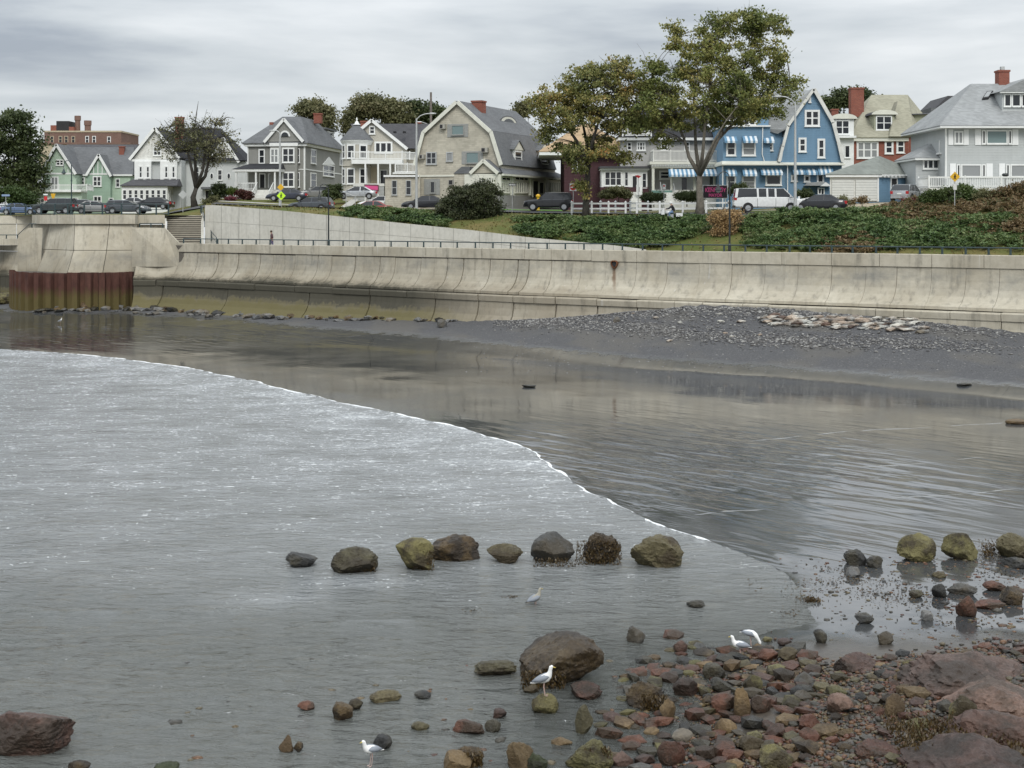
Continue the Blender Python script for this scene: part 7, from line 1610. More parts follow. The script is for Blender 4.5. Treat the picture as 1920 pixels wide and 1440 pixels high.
# ------------------------------------------------------------------ rocks
def rock_mesh(name, seed, sub=2, planes=9, round_=.35, noise_=.06, sc3=(1, 1, 1), mats=None, smooth=None, dent=0.):
    bm = bmesh.new(); bmesh.ops.create_icosphere(bm, subdivisions=sub, radius=1); V = np.array([v.co[:] for v in bm.verts]); F3 = [[v.index for v in f.verts] for f in bm.faces]; bm.free()
    rg = np.random.default_rng(seed); n = rg.normal(size=(planes, 3)); n /= np.linalg.norm(n, axis=1)[:, None]; d = rg.uniform(.62, .95, planes)
    dots = V @ n.T; r_ = np.where(dots > .05, d/np.maximum(dots, .05), 9).min(1); round_ = round_*.45; r_ = np.minimum(r_, 1.2)*(1-round_)+.85*round_
    V = V*r_[:, None]
    if noise_:
        for i in range(len(V)):
            p = Vector(V[i]*2.2+seed*3.1); V[i] *= 1+noise_*(mn.noise(p)*1.5+mn.noise(p*2.7)*.9+((mn.noise(p*6.5)*.6+mn.noise(p*14)*.4) if sub > 2 else 0))
    ex = np.abs(V).max(0); V = V/ex*np.array(sc3)*.5
    me = bpy.data.meshes.new(name); me.from_pydata([tuple(q) for q in V], [], F3); me.materials.append(mats)
    if sub > 2 if smooth is None else smooth: me.polygons.foreach_set('use_smooth', [True]*len(me.polygons))
    if sub > 2: me.set_sharp_from_angle(angle=R(24))
    me.update(); return me
OLIVE = rockmat('olive_rock', (.13, .11, .055), (.19, .165, .085), (.075, .055, .028), .4, 2.5)
BROWN = rockmat('weedy_brown_rock', (.085, .055, .028), (.15, .105, .045), (.035, .025, .015), .35, 4.)
SLATE = rockmat('slate_grey_rock', (.085, .085, .08), (.14, .137, .125), (.10, .08, .05), .4, 2.)
DARK = rockmat('wet_dark_rock', (.026, .027, .026), (.058, .057, .052), (.085, .075, .048), .2, 3.)
REDR = rockmat('wet_red_rock', (.13, .050, .030), (.20, .092, .056), (.075, .05, .03), .28, 3.5)
PINKR = rockmat('pinkish_slab_rock', (.20, .125, .095), (.27, .175, .135), (.10, .07, .05), .4, 2.2)
TANR = rockmat('tan_rock', (.19, .125, .055), (.27, .19, .095), (.12, .08, .04), .4, 3.)
YLW = rockmat('yellow_lichen_rock', (.17, .15, .06), (.27, .245, .10), (.07, .055, .03), .5, 4.)
GRNR = rockmat('green_weed_rock', (.035, .05, .015), (.075, .09, .03), (.03, .025, .015), .35, 4.)
PALE = rockmat('pale_stone', (.42, .41, .37), (.56, .55, .50), (.30, .24, .19), .75, 2.)
MIDG = rockmat('grey_stone', (.12, .122, .12), (.20, .20, .195), (.15, .13, .10), .6, 2.5)
BROWND = rockmat('brown_dome_rock', (.115, .075, .035), (.165, .115, .055), (.05, .033, .018), .3, 1.6)
PURP = rockmat('purple_brown_rock', (.095, .052, .040), (.15, .088, .066), (.055, .038, .026), .35, 2.)
def boulder(label, x0, x1, y0, y1, mat, seed, planes=9, round_=.35, noise_=.06, sub=None, depth=.85, rot=0., sink=.22, name='boulder', wz=None, tilt=0., cat='rock'):
    cx_ = (x0+x1)/2; g = on_sand(cx_, y1-(y1-y0)*.06); s = F/g.y; Wm = (x1-x0)/s; Dm = Wm*depth; ang = math.atan((CH-g.z)/g.y)
    Hm = max(.03, ((y1-y0)/s-Dm*.35*math.sin(ang))/math.cos(ang)); tot = Hm/(1-sink)
    sub = sub or (5 if Wm > .6 else 4 if Wm > .4 else 3 if Wm > .22 else 2)
    me = rock_mesh(name, seed, sub, planes, round_, noise_, (Wm, Dm, tot), mat)
    o = link(name, me); o.location = (g.x, g.y+Dm*.32, g.z+Hm-tot/2); o.rotation_euler = (0, tilt, rot); return props(o, label, cat)
B = boulder
B('dark grey rounded rock with a paler left side, leftmost of the boulder row', 525, 593, 1034, 1065, DARK, 1, 8, .4)
B('olive-brown blocky boulder second from the left in the boulder row', 617, 708, 1029, 1079, OLIVE, 2, 7, .2)
B('tall square olive boulder standing third from left in the row', 737, 814, 1013, 1075, YLW, 3, 6, .15, .05, sink=.15)
B('dark brown weedy domed boulder right behind the tall square one', 805, 900, 1008, 1056, BROWN, 4, 8, .6, .07)
B('smaller angular olive-green boulder in the middle of the row', 910, 981, 1021, 1059, OLIVE, 5, 6, .12)
B('smooth slate-grey slab boulder with flat top in the row', 995, 1082, 1002, 1062, SLATE, 66, 6, .12, .04)
B('shaggy brown boulder covered in rockweed beside the slate slab', 1078, 1167, 1003, 1062, BROWN, 7, 10, .5, .13)
B('pyramid-shaped olive boulder, rightmost in the water', 1184, 1285, 1006, 1069, OLIVE, 8, 5, .0, .07)
B('pointed yellow-topped boulder on the wet sand at the right', 1686, 1764, 1004, 1056, YLW, 9, 6, .1, .06)
B('rounded yellow-green boulder between the pointed one and the frame edge', 1770, 1841, 1002, 1054, YLW, 10, 8, .4, .06)
B('olive boulder cut by the right edge of the picture, in the row', 1872, 1950, 1000, 1050, OLIVE, 11, 7, .3, .06)
B('dark angular rock on top of the small dark heap on the sand', 1583, 1630, 1031, 1062, DARK, 12, 6, .1)
B('dark rock at the right of the small dark heap', 1626, 1660, 1043, 1066, DARK, 13, 6, .2)
B('grey rock at the foot of the small dark heap', 1586, 1614, 1061, 1083, MIDG, 14, 7, .3)
B('dark flat slab below the olive boulder at the right edge', 1878, 1945, 1045, 1066, DARK, 15, 6, .1)
B('dark flat stone alone in the shallow water right of centre', 1288, 1324, 1126, 1140, DARK, 16, 8, .4)
B('grey-green rounded stone in the water above the red rubble', 1174, 1212, 1175, 1208, SLATE, 17, 7, .25)
B('small flat olive stone on the sand below the round boulder', 1749, 1778, 1071, 1084, OLIVE, 18, 8, .5)
B('small round olive stone left of the black-topped block', 1706, 1736, 1107, 1122, OLIVE, 19, 8, .5)
B('black-topped block stone on the wet sand at the right', 1748, 1778, 1096, 1123, DARK, 20, 7, .3)
B('long low dark green stone right of the black-topped block', 1781, 1840, 1095, 1118, SLATE, 21, 7, .2)
B('red-brown pointed cone of rock on the sand at the right', 1795, 1835, 1117, 1160, REDR, 22, 6, .1)
B('dark red rubble stone behind the red cone', 1846, 1890, 1089, 1110, REDR, 23, 6, .1)
B('deep red flat stone right of the red cone', 1832, 1892, 1126, 1145, REDR, 24, 6, .1)
B('olive-brown block at the right edge beside the dark red rubble', 1878, 1930, 1102, 1136, BROWN, 25, 6, .15)
B('dark grey stone on the sand left of the grey round one', 1603, 1641, 1151, 1170, DARK, 26, 7, .2)
B('blue-grey round stone on the bare wet sand', 1724, 1752, 1145, 1165, MIDG, 27, 8, .3)
B('flat rectangular grey slab lying tilted on the wet sand', 1642, 1677, 1182, 1210, SLATE, 28, 5, .05)
B('dark rock with reddish side at the edge of the shingle', 1523, 1553, 1181, 1207, DARK, 29, 6, .15)
B('brown-grey rock at the top edge of the shingle left of the dark one', 1459, 1491, 1195, 1212, PURP, 30, 7, .2)
B('purple-grey pointed stone standing in the shallow water', 1261, 1290, 1199, 1225, PURP, 31, 6, .1)
B('very big smooth brown domed boulder behind the standing gull', 968, 1134, 1194, 1290, BROWND, 132, 8, .75, .05, depth=.9, rot=.2)
B('low dark weedy rock just left of the big domed boulder', 887, 969, 1238, 1271, OLIVE, 33, 6, .2, .09)
B('ochre rock on which the gull stands, before the big dome', 994, 1048, 1300, 1342, YLW, 34, 6, .2, .07, sink=.3)
B('small olive rock at the foot of the big domed boulder', 981, 1015, 1284, 1302, OLIVE, 35, 8, .4)
B('wet red-brown rock right of the gull rock', 1062, 1131, 1282, 1314, REDR, 36, 6, .25)
B('upright block of layered olive stone below the red-brown rock', 1078, 1116, 1326, 1380, OLIVE, 37, 5, .03, .04, depth=.6)
B('red and purple rock low in the water left of the layered block', 847, 912, 1352, 1380, REDR, 38, 6, .15)
B('dark lump touching the right end of the red and purple rock', 908, 940, 1350, 1375, DARK, 39, 7, .3)
B('greenish-brown rounded rock in the water left of centre bottom', 617, 661, 1318, 1354, BROWN, 40, 7, .35)
B('small olive rock behind the greenish-brown rounded one', 650, 680, 1312, 1334, OLIVE, 41, 7, .3)
B('low flat olive slab right of the greenish-brown rock', 690, 752, 1296, 1320, OLIVE, 42, 5, .08)
B('small dark red rock left of the greenish-brown one', 556, 590, 1316, 1333, REDR, 43, 6, .2)
B('tan pointed rock with dark weed in the lower left water', 521, 552, 1379, 1412, TANR, 44, 6, .1)
B('dark weedy tail rock right of the tan pointed rock', 548, 568, 1392, 1410, BROWN, 45, 7, .3)
B('dark rounded stone with yellowish top above the front gull', 695, 735, 1380, 1407, DARK, 46, 8, .5)
B('oval olive stone at the bottom centre-left', 768, 805, 1353, 1371, OLIVE, 47, 8, .5)
B('small flat dark stone above the oval olive stone', 776, 812, 1296, 1311, DARK, 48, 7, .4)
B('small purple-brown stone left of the gull rock', 924, 950, 1329, 1347, PURP, 49, 6, .1)
B('yellow-brown rock at the bottom edge with dark weed behind', 820, 885, 1412, 1450, TANR, 50, 8, .4)
B('dark weed-covered rock behind the yellow-brown one at the bottom', 842, 908, 1404, 1440, BROWN, 51, 9, .5, .12)
B('pinkish-brown tall rock at the bottom edge', 948, 1000, 1390, 1445, TANR, 52, 7, .3)
B('mossy green low rock beside the pinkish-brown one at the bottom', 983, 1028, 1416, 1445, GRNR, 53, 8, .4, .1)
B('ochre weedy boulder at the bottom, wide', 1058, 1153, 1392, 1450, YLW, 54, 8, .4, .1)
B('pinkish flat stone touching the ochre weedy boulder', 1147, 1191, 1411, 1440, PINKR, 55, 7, .3)
B('submerged tan stone glimmering under the water', 1033, 1075, 1382, 1398, TANR, 56, 9, .6, sink=.5)
B('large purple-brown boulder in the bottom left corner', -45, 132, 1340, 1428, PURP, 157, 8, .5, .06, depth=.8)
B('weedy rock top peeping up beside the bottom left boulder', 122, 168, 1429, 1452, BROWN, 58, 8, .5)
B('greenish rock top at the bottom edge left of the tan pointed rock', 286, 336, 1428, 1452, GRNR, 59, 8, .5)
B('shaggy weed-topped rock left edge of the shingle', 1175, 1250, 1282, 1332, BROWN, 60, 7, .3, .1)
B('orange-brown rounded rock below the shaggy one', 1237, 1272, 1313, 1352, TANR, 61, 8, .5)
B('big purplish block above the long tan stone', 1262, 1314, 1274, 1310, PURP, 62, 6, .1)
B('large dark wet rock with pale foot in the rubble', 1318, 1366, 1240, 1276, DARK, 63, 7, .25)
B('dark slab leaning behind the long tan stone', 1330, 1375, 1272, 1300, DARK, 64, 6, .1)
B('yellow-olive wedge rock in the rubble', 1389, 1432, 1266, 1301, YLW, 65, 6, .2)
B('big red-brown slab left of the long tan stone', 1331, 1385, 1302, 1340, REDR, 67, 5, .08)
B('long curved tan stone lying across the red slabs', 1377, 1410, 1294, 1347, TANR, 68, 7, .35, depth=.7)
B('red slab right of the long tan stone', 1408, 1452, 1305, 1338, REDR, 69, 5, .08)
B('grey-green block with flat top in the middle of the rubble', 1491, 1531, 1259, 1290, SLATE, 70, 6, .15)
B('dark layered stone below the grey-green block', 1479, 1530, 1285, 1310, DARK, 71, 7, .2)
B('red-brown rock with a whitish top in the shingle', 1546, 1604, 1304, 1342, PINKR, 72, 6, .15)
B('round orange-brown rock on the shingle right of the whitish one', 1659, 1700, 1304, 1348, TANR, 73, 9, .5)
B('upright rock crusted with yellow lichen at the right', 1784, 1838, 1307, 1368, YLW, 74, 7, .3, .1)
B('smooth grey oval cobble beside the lichen rock', 1837, 1879, 1311, 1341, MIDG, 75, 9, .8, .02)
B('smooth tan oval cobble low in the rubble', 1340, 1384, 1350, 1380, TANR, 76, 9, .8, .02)
B('grey oval cobble left of the tan oval', 1255, 1302, 1370, 1392, MIDG, 77, 9, .7, .02)
B('big dark red boulder near the bottom edge', 1232, 1286, 1386, 1438, REDR, 78, 7, .3)
B('wide olive-yellow rock at the bottom of the shingle', 1420, 1492, 1402, 1450, YLW, 79, 8, .35)
B('reddish rock left of the wide olive-yellow one at the bottom', 1355, 1398, 1404, 1432, REDR, 80, 7, .3)
B('pale olive flat rock with dark cracks above the bottom row', 1388, 1442, 1380, 1412, OLIVE, 81, 6, .15)
B('red-brown flat rock in the middle shingle below the water pool', 1494, 1546, 1342, 1376, REDR, 82, 6, .15)
B('broad red-grey flat slab lying at the edge of the sand', 1560, 1655, 1226, 1262, PURP, 83, 6, .4, .05, depth=.9, sink=.4)
B('olive cobble on the shingle edge right of the gulls', 1460, 1501, 1216, 1242, OLIVE, 84, 8, .4)
B('dark red broken rock beside the lower pair of gulls', 1417, 1463, 1218, 1243, REDR, 85, 6, .1)
for k, (lab, a) in enumerate([('upper smooth pinkish bedrock slab at the right edge', (1705, 1970, 1228, 1300)), ('middle pink bedrock slab at the right edge', (1775, 2010, 1278, 1345)), ('lower reddish weedy bedrock at the right edge', (1800, 2020, 1330, 1410)), ('big dark reddish bedrock filling the bottom right corner', (1700, 1985, 1398, 1500)), ('long low red bedrock rib above the weedy corner', (1610, 1700, 1392, 1420))]):
    B(lab, *a, [PINKR, PINKR, PURP, PURP, REDR][k], 200+k, 7, .45, .07, 5, depth=1.0, sink=.55, name='bedrock_slab', cat='bedrock')
# far boulders and rip-rap at the foot of the wall
B('big yellow-green boulder at the far left before the sheet piles', -30, 42, 549, 572, YLW, 301, 8, .7, .05)
B('triangular grey rock alone on the sand before the wall', 819, 838, 599, 615, MIDG, 302, 5, .02)
B('rounded tan boulder at the right foot of the sheet piles', 125, 148, 567, 578, TANR, 303, 8, .7)
B('large rounded orange-grey boulder beside the rounded tan one', 146, 176, 566, 583, TANR, 304, 8, .7)
B('flat pale slab at the wall foot near the algae end', 785, 812, 591, 600, MIDG, 305, 6, .1)
B('dark shiny rock on the wet flat, alone in the middle', 978, 1006, 721, 727, DARK, 306, 7, .3)
B('flat dark rock on the wet flat at the right', 1796, 1826, 718, 724, DARK, 307, 7, .3)
B('low brown sandbar rock touching the right edge', 1888, 1935, 786, 796, TANR, 308, 8, .6)
B('grey block stone on the gravel bank slope', 1148, 1164, 594, 605, MIDG, 309, 6, .1)
B('dark green rock in the tide pool before the sheet piles', 58, 100, 577, 586, DARK, 310, 8, .4)
VAR = {}
def variant(k, m):
    if (k, m.name) not in VAR: VAR[(k, m.name)] = rock_mesh('stone', 900+k, 1, 7, .25 if k % 3 else .6, .05, (1, 1, 1), m)
    return VAR[(k, m.name)]
def stone(name, label, group, g, w_, d_, h_, m, k, rz, cat='stone', sink=.25, tx=0):
    o = link(name, variant(k, m)); o.scale = (w_, d_, h_); o.location = (g[0], g[1], g[2]+h_*(.5-sink)); o.rotation_euler = (tx, random.uniform(-.12, .12), rz); return props(o, label, cat, group)
rg = random.Random(5)
# rip-rap line
for i in range(150):
    t_ = rg.random(); px = 175+t_*680 if i < 118 else rg.uniform(60, 178)
    yb = float(np.interp(px, [60, 180, 420, 640, 860], [580, 580, 590, 597, 601])); py = yb+rg.uniform(-5, 6)*(1 if px < 640 else .6)
    g = on_sand(px, py); s_ = rg.uniform(.35, 1.25)*(1 if px < 560 else .7)
    c = rg.random(); m_, cn = ((MIDG, 'grey') if c < .62 else (DARK, 'dark grey') if c < .85 else (TANR, 'tan'))
    stone('riprap_stone', ('large ' if s_ > .85 else 'small ' if s_ < .55 else '')+cn+' jagged stone at the wall foot '+('beside the sheet piles' if px < 215 else 'below the stairs' if px < 400 else 'below the walking person' if px < 560 else 'below the promenade lamp' if px < 680 else 'below the junipers' if px < 780 else 'near the triangular rock'), 'rubble stones at the wall foot', g, s_*rg.uniform(1, 1.6), s_, s_*rg.uniform(.35, .6), m_, rg.randrange(9), rg.uniform(0, 6), tx=rg.uniform(-.15, .15))
# pale stones heaped on the gravel bank
placed = 0
while placed < 125:
    px = rg.uniform(1432, 1750); u = (px-1432)/318; py = rg.uniform(593+u*6, 609+u*17)
    if rg.random() > 1-.5*abs(u-.45)*2: continue
    g = on_sand(px, py); s_ = rg.uniform(.38, .82); c = rg.random(); m_, cn = (PALE, 'pale grey') if c < .8 else (PINKR, 'pinkish') if c < .9 else (MIDG, 'mid grey')
    stone('beach_stone', ('big ' if s_ > .66 else 'small ' if s_ < .5 else '')+cn+' flat stone in the '+('upper' if py < 604+u*10 else 'lower')+' '+('left end' if u < .25 else 'middle left' if u < .5 else 'middle right' if u < .75 else 'right end')+' of the stone heap', 'pale stones heaped on the gravel bank', g, s_*rg.uniform(1, 1.7), s_*.8, s_*rg.uniform(.3, .5), m_, rg.randrange(9), rg.uniform(-.4, .4)); placed += 1
for px, py, w_, h_ in ((1446, 598, 1.0, .35), (1490, 590, .6, .25), (1500, 597, .8, .3), (1230, 597, .5, .2), (1275, 606, .45, .2), (1350, 590, .4, .2), (1352, 604, .55, .2), (1390, 604, .7, .25), (1360, 626, .35, .2), (1372, 633, .35, .2), (1425, 629, .35, .2), (1255, 640, .55, .18), (1187, 589, .3, .15)):
    g = on_sand(px, py); stone('beach_stone', 'single pale stone lying apart on the dark gravel', 'lone pale stones on the dark gravel', g, w_, w_*.7, h_, PALE, rg.randrange(9), 0)
# pebbles joined as stuff
ICO = None
def pebbles(name, label, pts, sizes, mats, seed, flat=.55):
    rg2 = np.random.default_rng(seed); bm = bmesh.new(); bmesh.ops.create_icosphere(bm, subdivisions=1, radius=.5); bV = np.array([v.co[:] for v in bm.verts]); bF = np.array([[v.index for v in f.verts] for f in bm.faces]); bm.free()
    n = len(pts); var = []
    for k in range(12):
        nn = rg2.normal(size=(6, 3)); nn /= np.linalg.norm(nn, axis=1)[:, None]; dd = rg2.uniform(.6, .95, 6); dt = (bV*2) @ nn.T; r_ = np.where(dt > .05, dd/np.maximum(dt, .05), 9).min(1); var.append(bV*np.minimum(r_, 1.1)[:, None])
    var = np.array(var); vi = rg2.integers(0, 12, n); a = rg2.uniform(0, 6.28, n); ca, sa = np.cos(a), np.sin(a)
    V = var[vi]*np.stack([sizes*rg2.uniform(.9, 1.5, n), sizes, sizes*flat*rg2.uniform(.6, 1.3, n)], 1)[:, None, :]
    X = V[..., 0]*ca[:, None]-V[..., 1]*sa[:, None]; Y = V[..., 0]*sa[:, None]+V[..., 1]*ca[:, None]
    V = np.stack([X, Y, V[..., 2]], 2)+np.asarray(pts)[:, None, :]; nv = len(bV); Fq = bF[None]+(np.arange(n)*nv)[:, None, None]
    me = np_mesh(name, V.reshape(-1, 3), Fq.reshape(-1, 3), mats); mi = rg2.integers(0, len(mats), n); me.polygons.foreach_set('material_index', np.repeat(mi, len(bF)).astype(np.int32)); me.update()
    return props(link(name, me), label, 'pebbles', None, 'stuff')
def isl(name, cols, rough=.4):
    t = NT(name); g = t.node('ShaderNodeNewGeometry'); r = t.node('ShaderNodeValToRGB'); r.color_ramp.interpolation = 'CONSTANT'; t.put(r.inputs[0], g.outputs['Random Per Island']); el = r.color_ramp.elements
    el[0].color = (*cols[0], 1); el[1].position = 1/len(cols); el[1].color = (*cols[1], 1)
    for i, c in enumerate(cols[2:]): e_ = el.new((i+2)/len(cols)); e_.color = (*c, 1)
    v = t.pos(); a = t.noise(v, 12, 4, .6); return t.fin(t.mix(t.ramp(a, .35, .7, 0, .6), r.outputs[0], (.026, .021, .015)), rough, t.bump(a, .5, .02), 0, .35)
SHM = isl('shingle_pebbles', [(.105, .042, .024), (.045, .042, .034), (.13, .095, .045), (.028, .027, .025), (.10, .058, .034), (.12, .10, .06), (.065, .027, .018), (.06, .056, .045), (.15, .078, .038)], .35)
GRV = isl('bank_pebbles', [(.13, .13, .13), (.19, .19, .19), (.10, .10, .105), (.27, .265, .255), (.15, .145, .14), (.36, .355, .34)], .8)
# gravel bank pebbles: bright bands along the tide lines and under the wall
rg2 = np.random.default_rng(17); n = 8500; px = 925+1000*rg2.beta(1.35, 1.75, n); band = rg2.random(n)
top_y = np.interp(px, [930, 1000, 1150, 1300, 1450, 1600, 1760, 1925], [603, 597, 583, 575, 578, 592, 606, 628]); lowy = np.interp(px, [930, 1150, 1300, 1450, 1600, 1760, 1925], [612, 622, 638, 648, 652, 654, 668])
py = np.where(band < .4, top_y+np.abs(rg2.normal(size=n))*8, np.where(band < .8, lowy-10+rg2.normal(size=n)*7, top_y+rg2.random(n)*(lowy-top_y)))
D = F*(CH-1.8)/(py-HZ); z = np.full(n, 1.8)
for _ in range(26): D = np.clip(F*(CH-z)/(py-HZ), 12, np.interp(px, [a for a, b in WALL_D], [b-3.3 for a, b in WALL_D])); z = .82*z+.18*sandz((px-960)/F*D, D)
pebbles('gravel', 'grey and white pebbles scattered in bands over the dark gravel bank', np.stack([(px-960)/F*D, D, z+.02], 1), rg2.uniform(.06, .2, n)*np.where(rg2.random(n) < .06, 1.6, 1), [GRV], 18)
n = 1500; px = rg2.uniform(850, 1925, n); py = rg2.uniform(600, 700, n)**1.0; D = np.full(n, 100.); z = np.full(n, .5)
for _ in range(26): D = np.clip(F*(CH-z)/(py-HZ), 12, np.interp(px, [a for a, b in WALL_D], [b-3.3 for a, b in WALL_D])); z = .82*z+.18*sandz((px-960)/F*D, D)
pebbles('scattered_pebbles', 'small stones scattered on the upper wet sand', np.stack([(px-960)/F*D, D, z+.0], 1), rg2.uniform(.04, .13, n), [GRV], 19, .4)
# foreground shingle
def in_shingle(X, Y):
    px = X/Y*F+960; z = sandz(X, Y); py = HZ+F*(CH-z)/Y
    edge = np.interp(px, [1090, 1130, 1180, 1260, 1330, 1400, 1450, 1560, 1700, 1925], [1440, 1350, 1262, 1212, 1222, 1222, 1212, 1246, 1236, 1212])
    return (px > 1090+rg2.random(len(X))*70) & (px < 2050) & (py > edge+rg2.normal(size=len(X))*9) & (py < 1470), px, py, z
rocks_xy = []; big = []
for o in list(COL.objects):
    if o.name.startswith(('boulder', 'bedrock')) and o.location.y < 40: v_ = max(abs(c[0]) for c in [tuple(q.co) for q in o.data.vertices][:200]); rocks_xy.append((o.location.x, o.location.y, v_))
n = 6000; X = rg2.uniform(1.4, 13, n); Y = rg2.uniform(24.0, 34.3, n); ok, px, py, z = in_shingle(X, Y); X, Y, px, py, z = X[ok], Y[ok], px[ok], py[ok], z[ok]
S = (rg2.gamma(2.2, .048, len(X))+.055)*np.where(px < 1520, 1.35, .9)*np.where((px < 1300) & (rg2.random(len(X)) < .4), .4, 1); order = np.argsort(-S); cnt = 0; kept = []; rest = []
cm = [(REDR, 'red-brown'), (REDR, 'red-brown'), (REDR, 'red-brown'), (PURP, 'purplish brown'), (DARK, 'dark grey'), (OLIVE, 'olive'), (TANR, 'tan'), (DARK, 'dark grey'), (BROWN, 'weedy brown'), (SLATE, 'slate grey'), (YLW, 'ochre')]
import re
NB = [(o, re.split(r',| (?:in|on|at|beside|behind|left|right|with|below|above|between|near|lying|low|of|from|before|under|touching|leaning|standing|second|cut|alone)\b', o['label'])[0]) for o in COL.objects if o.name.startswith('boulder') and o.location.y < 40]
def near_of(x, y):
    o, nm = min(NB, key=lambda q: (q[0].location.x-x)**2+(q[0].location.y-y)**2); dx, dy = x-o.location.x, y-o.location.y
    w_ = ('right of' if dx > 0 else 'left of') if abs(dx) > abs(dy) else ('behind' if dy > 0 else 'in front of'); return w_+' the '+' '.join(nm.split()[-5:])
for i in order:
    s_ = min(S[i], .42)
    if any((X[i]-a)**2+(Y[i]-b)**2 < ((s_*.5+c)*.72)**2 for a, b, c in rocks_xy): continue
    if s_ > .1 and any((X[i]-a)**2+(Y[i]-b)**2 < ((s_+c)*.36)**2 for a, b, c in kept): continue
    if len(kept) < 300:
        kept.append((X[i], Y[i], s_)); m_, cn = cm[rg.randrange(len(cm))]; pos = 'low on the shingle near the bottom edge' if py[i] > 1350 else 'among the rubble of the shingle' if px[i] < 1560 else 'on the upper right part of the shingle'
        stone('cobble', ('large ' if s_ > .3 else 'small ' if s_ < .2 else 'medium ')+cn+' cobble '+near_of(X[i], Y[i]), 'cobbles on the near shingle', (X[i], Y[i], max(z[i], -.05)), s_*rg.uniform(1, 1.5), s_, s_*rg.uniform(.4, .75), m_, rg.randrange(9), rg.uniform(0, 6), 'cobble', .2, rg.uniform(-.3, .3))
n = 30000; X = rg2.uniform(1.0, 13, n); Y = rg2.uniform(23.8, 34.5, n); ok, px, py, z = in_shingle(X, Y)
# thin out towards the water pools
ok &= (nz(X, Y, 1.1, 77) > -.35+ss(1330, 1130, px)*1.1) | (px > 1500); X, Y, z = X[ok], Y[ok], z[ok]
sz_ = rg2.gamma(2., .022, len(X))+.03; pebbles('shingle', 'wet brown, red and grey pebbles of the near shingle', np.stack([X, Y, z+sz_*.15], 1), np.minimum(sz_, .16), [SHM], 21, .6)
# loose stones on the wet sand between shingle and boulder row
n = 900; X = 14-8.5*rg2.beta(1., 2.2, n); Y = rg2.uniform(33.5, 42, n); z = sandz(X, Y); ok = z > .0; X, Y, z = X[ok], Y[ok], z[ok]
pebbles('scattered_stones', 'small dark and red stones dotted over the near wet sand', np.stack([X, Y, z], 1), np.minimum(rg2.gamma(1.6, .03, len(X))+.025, .26), [SHM], 22, .45)
n = 120; X = rg2.uniform(-8, 2.5, n); Y = rg2.uniform(26, 33, n); ok = rg2.random(n) < ss(-10, 2, X); X, Y = X[ok], Y[ok]
pebbles('shallow_stones', 'small stones breaking the surface of the near shallows', np.stack([X, Y, X*0-.01], 1), rg2.gamma(2., .03, len(X))+.05, [SHM], 23, .5)
# seaweed
WEED = leafmat('rockweed', [(.022, .013, .006), (.045, .028, .010), (.075, .05, .017), (.03, .012, .009)], 3., .0, .4)
rgw = np.random.default_rng(9); C = []
for px, py, w_, n_ in ((1430, 1155, .10, 0), (1480, 1098, .55, 260), (1505, 1122, .16, 150), (1640, 1115, .3, 200), (1560, 1098, .5, 260), (1600, 1085, .3, 140), (1700, 1125, .5, 200), (1740, 1130, .6, 220), (1850, 1050, .35, 200), (1650, 1090, .5, 180), (1560, 1068, .25, 120), (1480, 1150, .2, 70), (1800, 1165, .5, 120), (1695, 1105, .5, 160), (1870, 1075, .4, 160), (960, 1120, .1, 60), (880, 1145, .15, 40)):
    g = on_sand(px, py)
    for _ in range(n_): C.append((g.x+rgw.normal()*w_, g.y+rgw.normal()*w_*.8, g.z+.008+abs(rgw.normal())*.01))
for _ in range(900): px = rgw.uniform(1420, 1925); py = rgw.uniform(1060, 1200); g = (px, py); D0 = F*CH/(py-HZ); x0 = (px-960)/F*D0; C.append((x0, D0, float(sandz(np.array([x0]), np.array([D0]))[0])+.012)) if rgw.random() < .55 else None
dd_ = np.random.default_rng(3).normal(size=(len(C), 3))*np.array([1.6, 1.6, .12]); C = [q for i, q in enumerate(C) if i % 2]; dd_ = dd_[:len(C)]
props(leafcloud('seaweed', np.array(C), .026, WEED, None, 2.6, dd_, .1, 4), 'brown seaweed scraps strewn over the wet sand', 'seaweed', None, 'stuff')
def weed_on(label, x, y, w_, h_, n_):
    g = on_sand(x, y); C = np.random.default_rng(int(x)).normal(size=(n_, 3))*np.array([w_, w_*.7, h_])*.5+np.array(g)+np.array([0, 0, h_*.4]); dd = np.tile(np.array([0, -.5, -.7]), (n_, 1))
    props(leafcloud('rockweed_clump', C, .035, WEED, None, 2.5, dd, .2, 5), label, 'seaweed', None, 'stuff')
weed_on('dark clump of rockweed between the round and the cut-off boulder', 1858, 1040, .35, .25, 500)
weed_on('brown rockweed clump lying alone on the wet sand', 1522, 1128, .2, .08, 260)
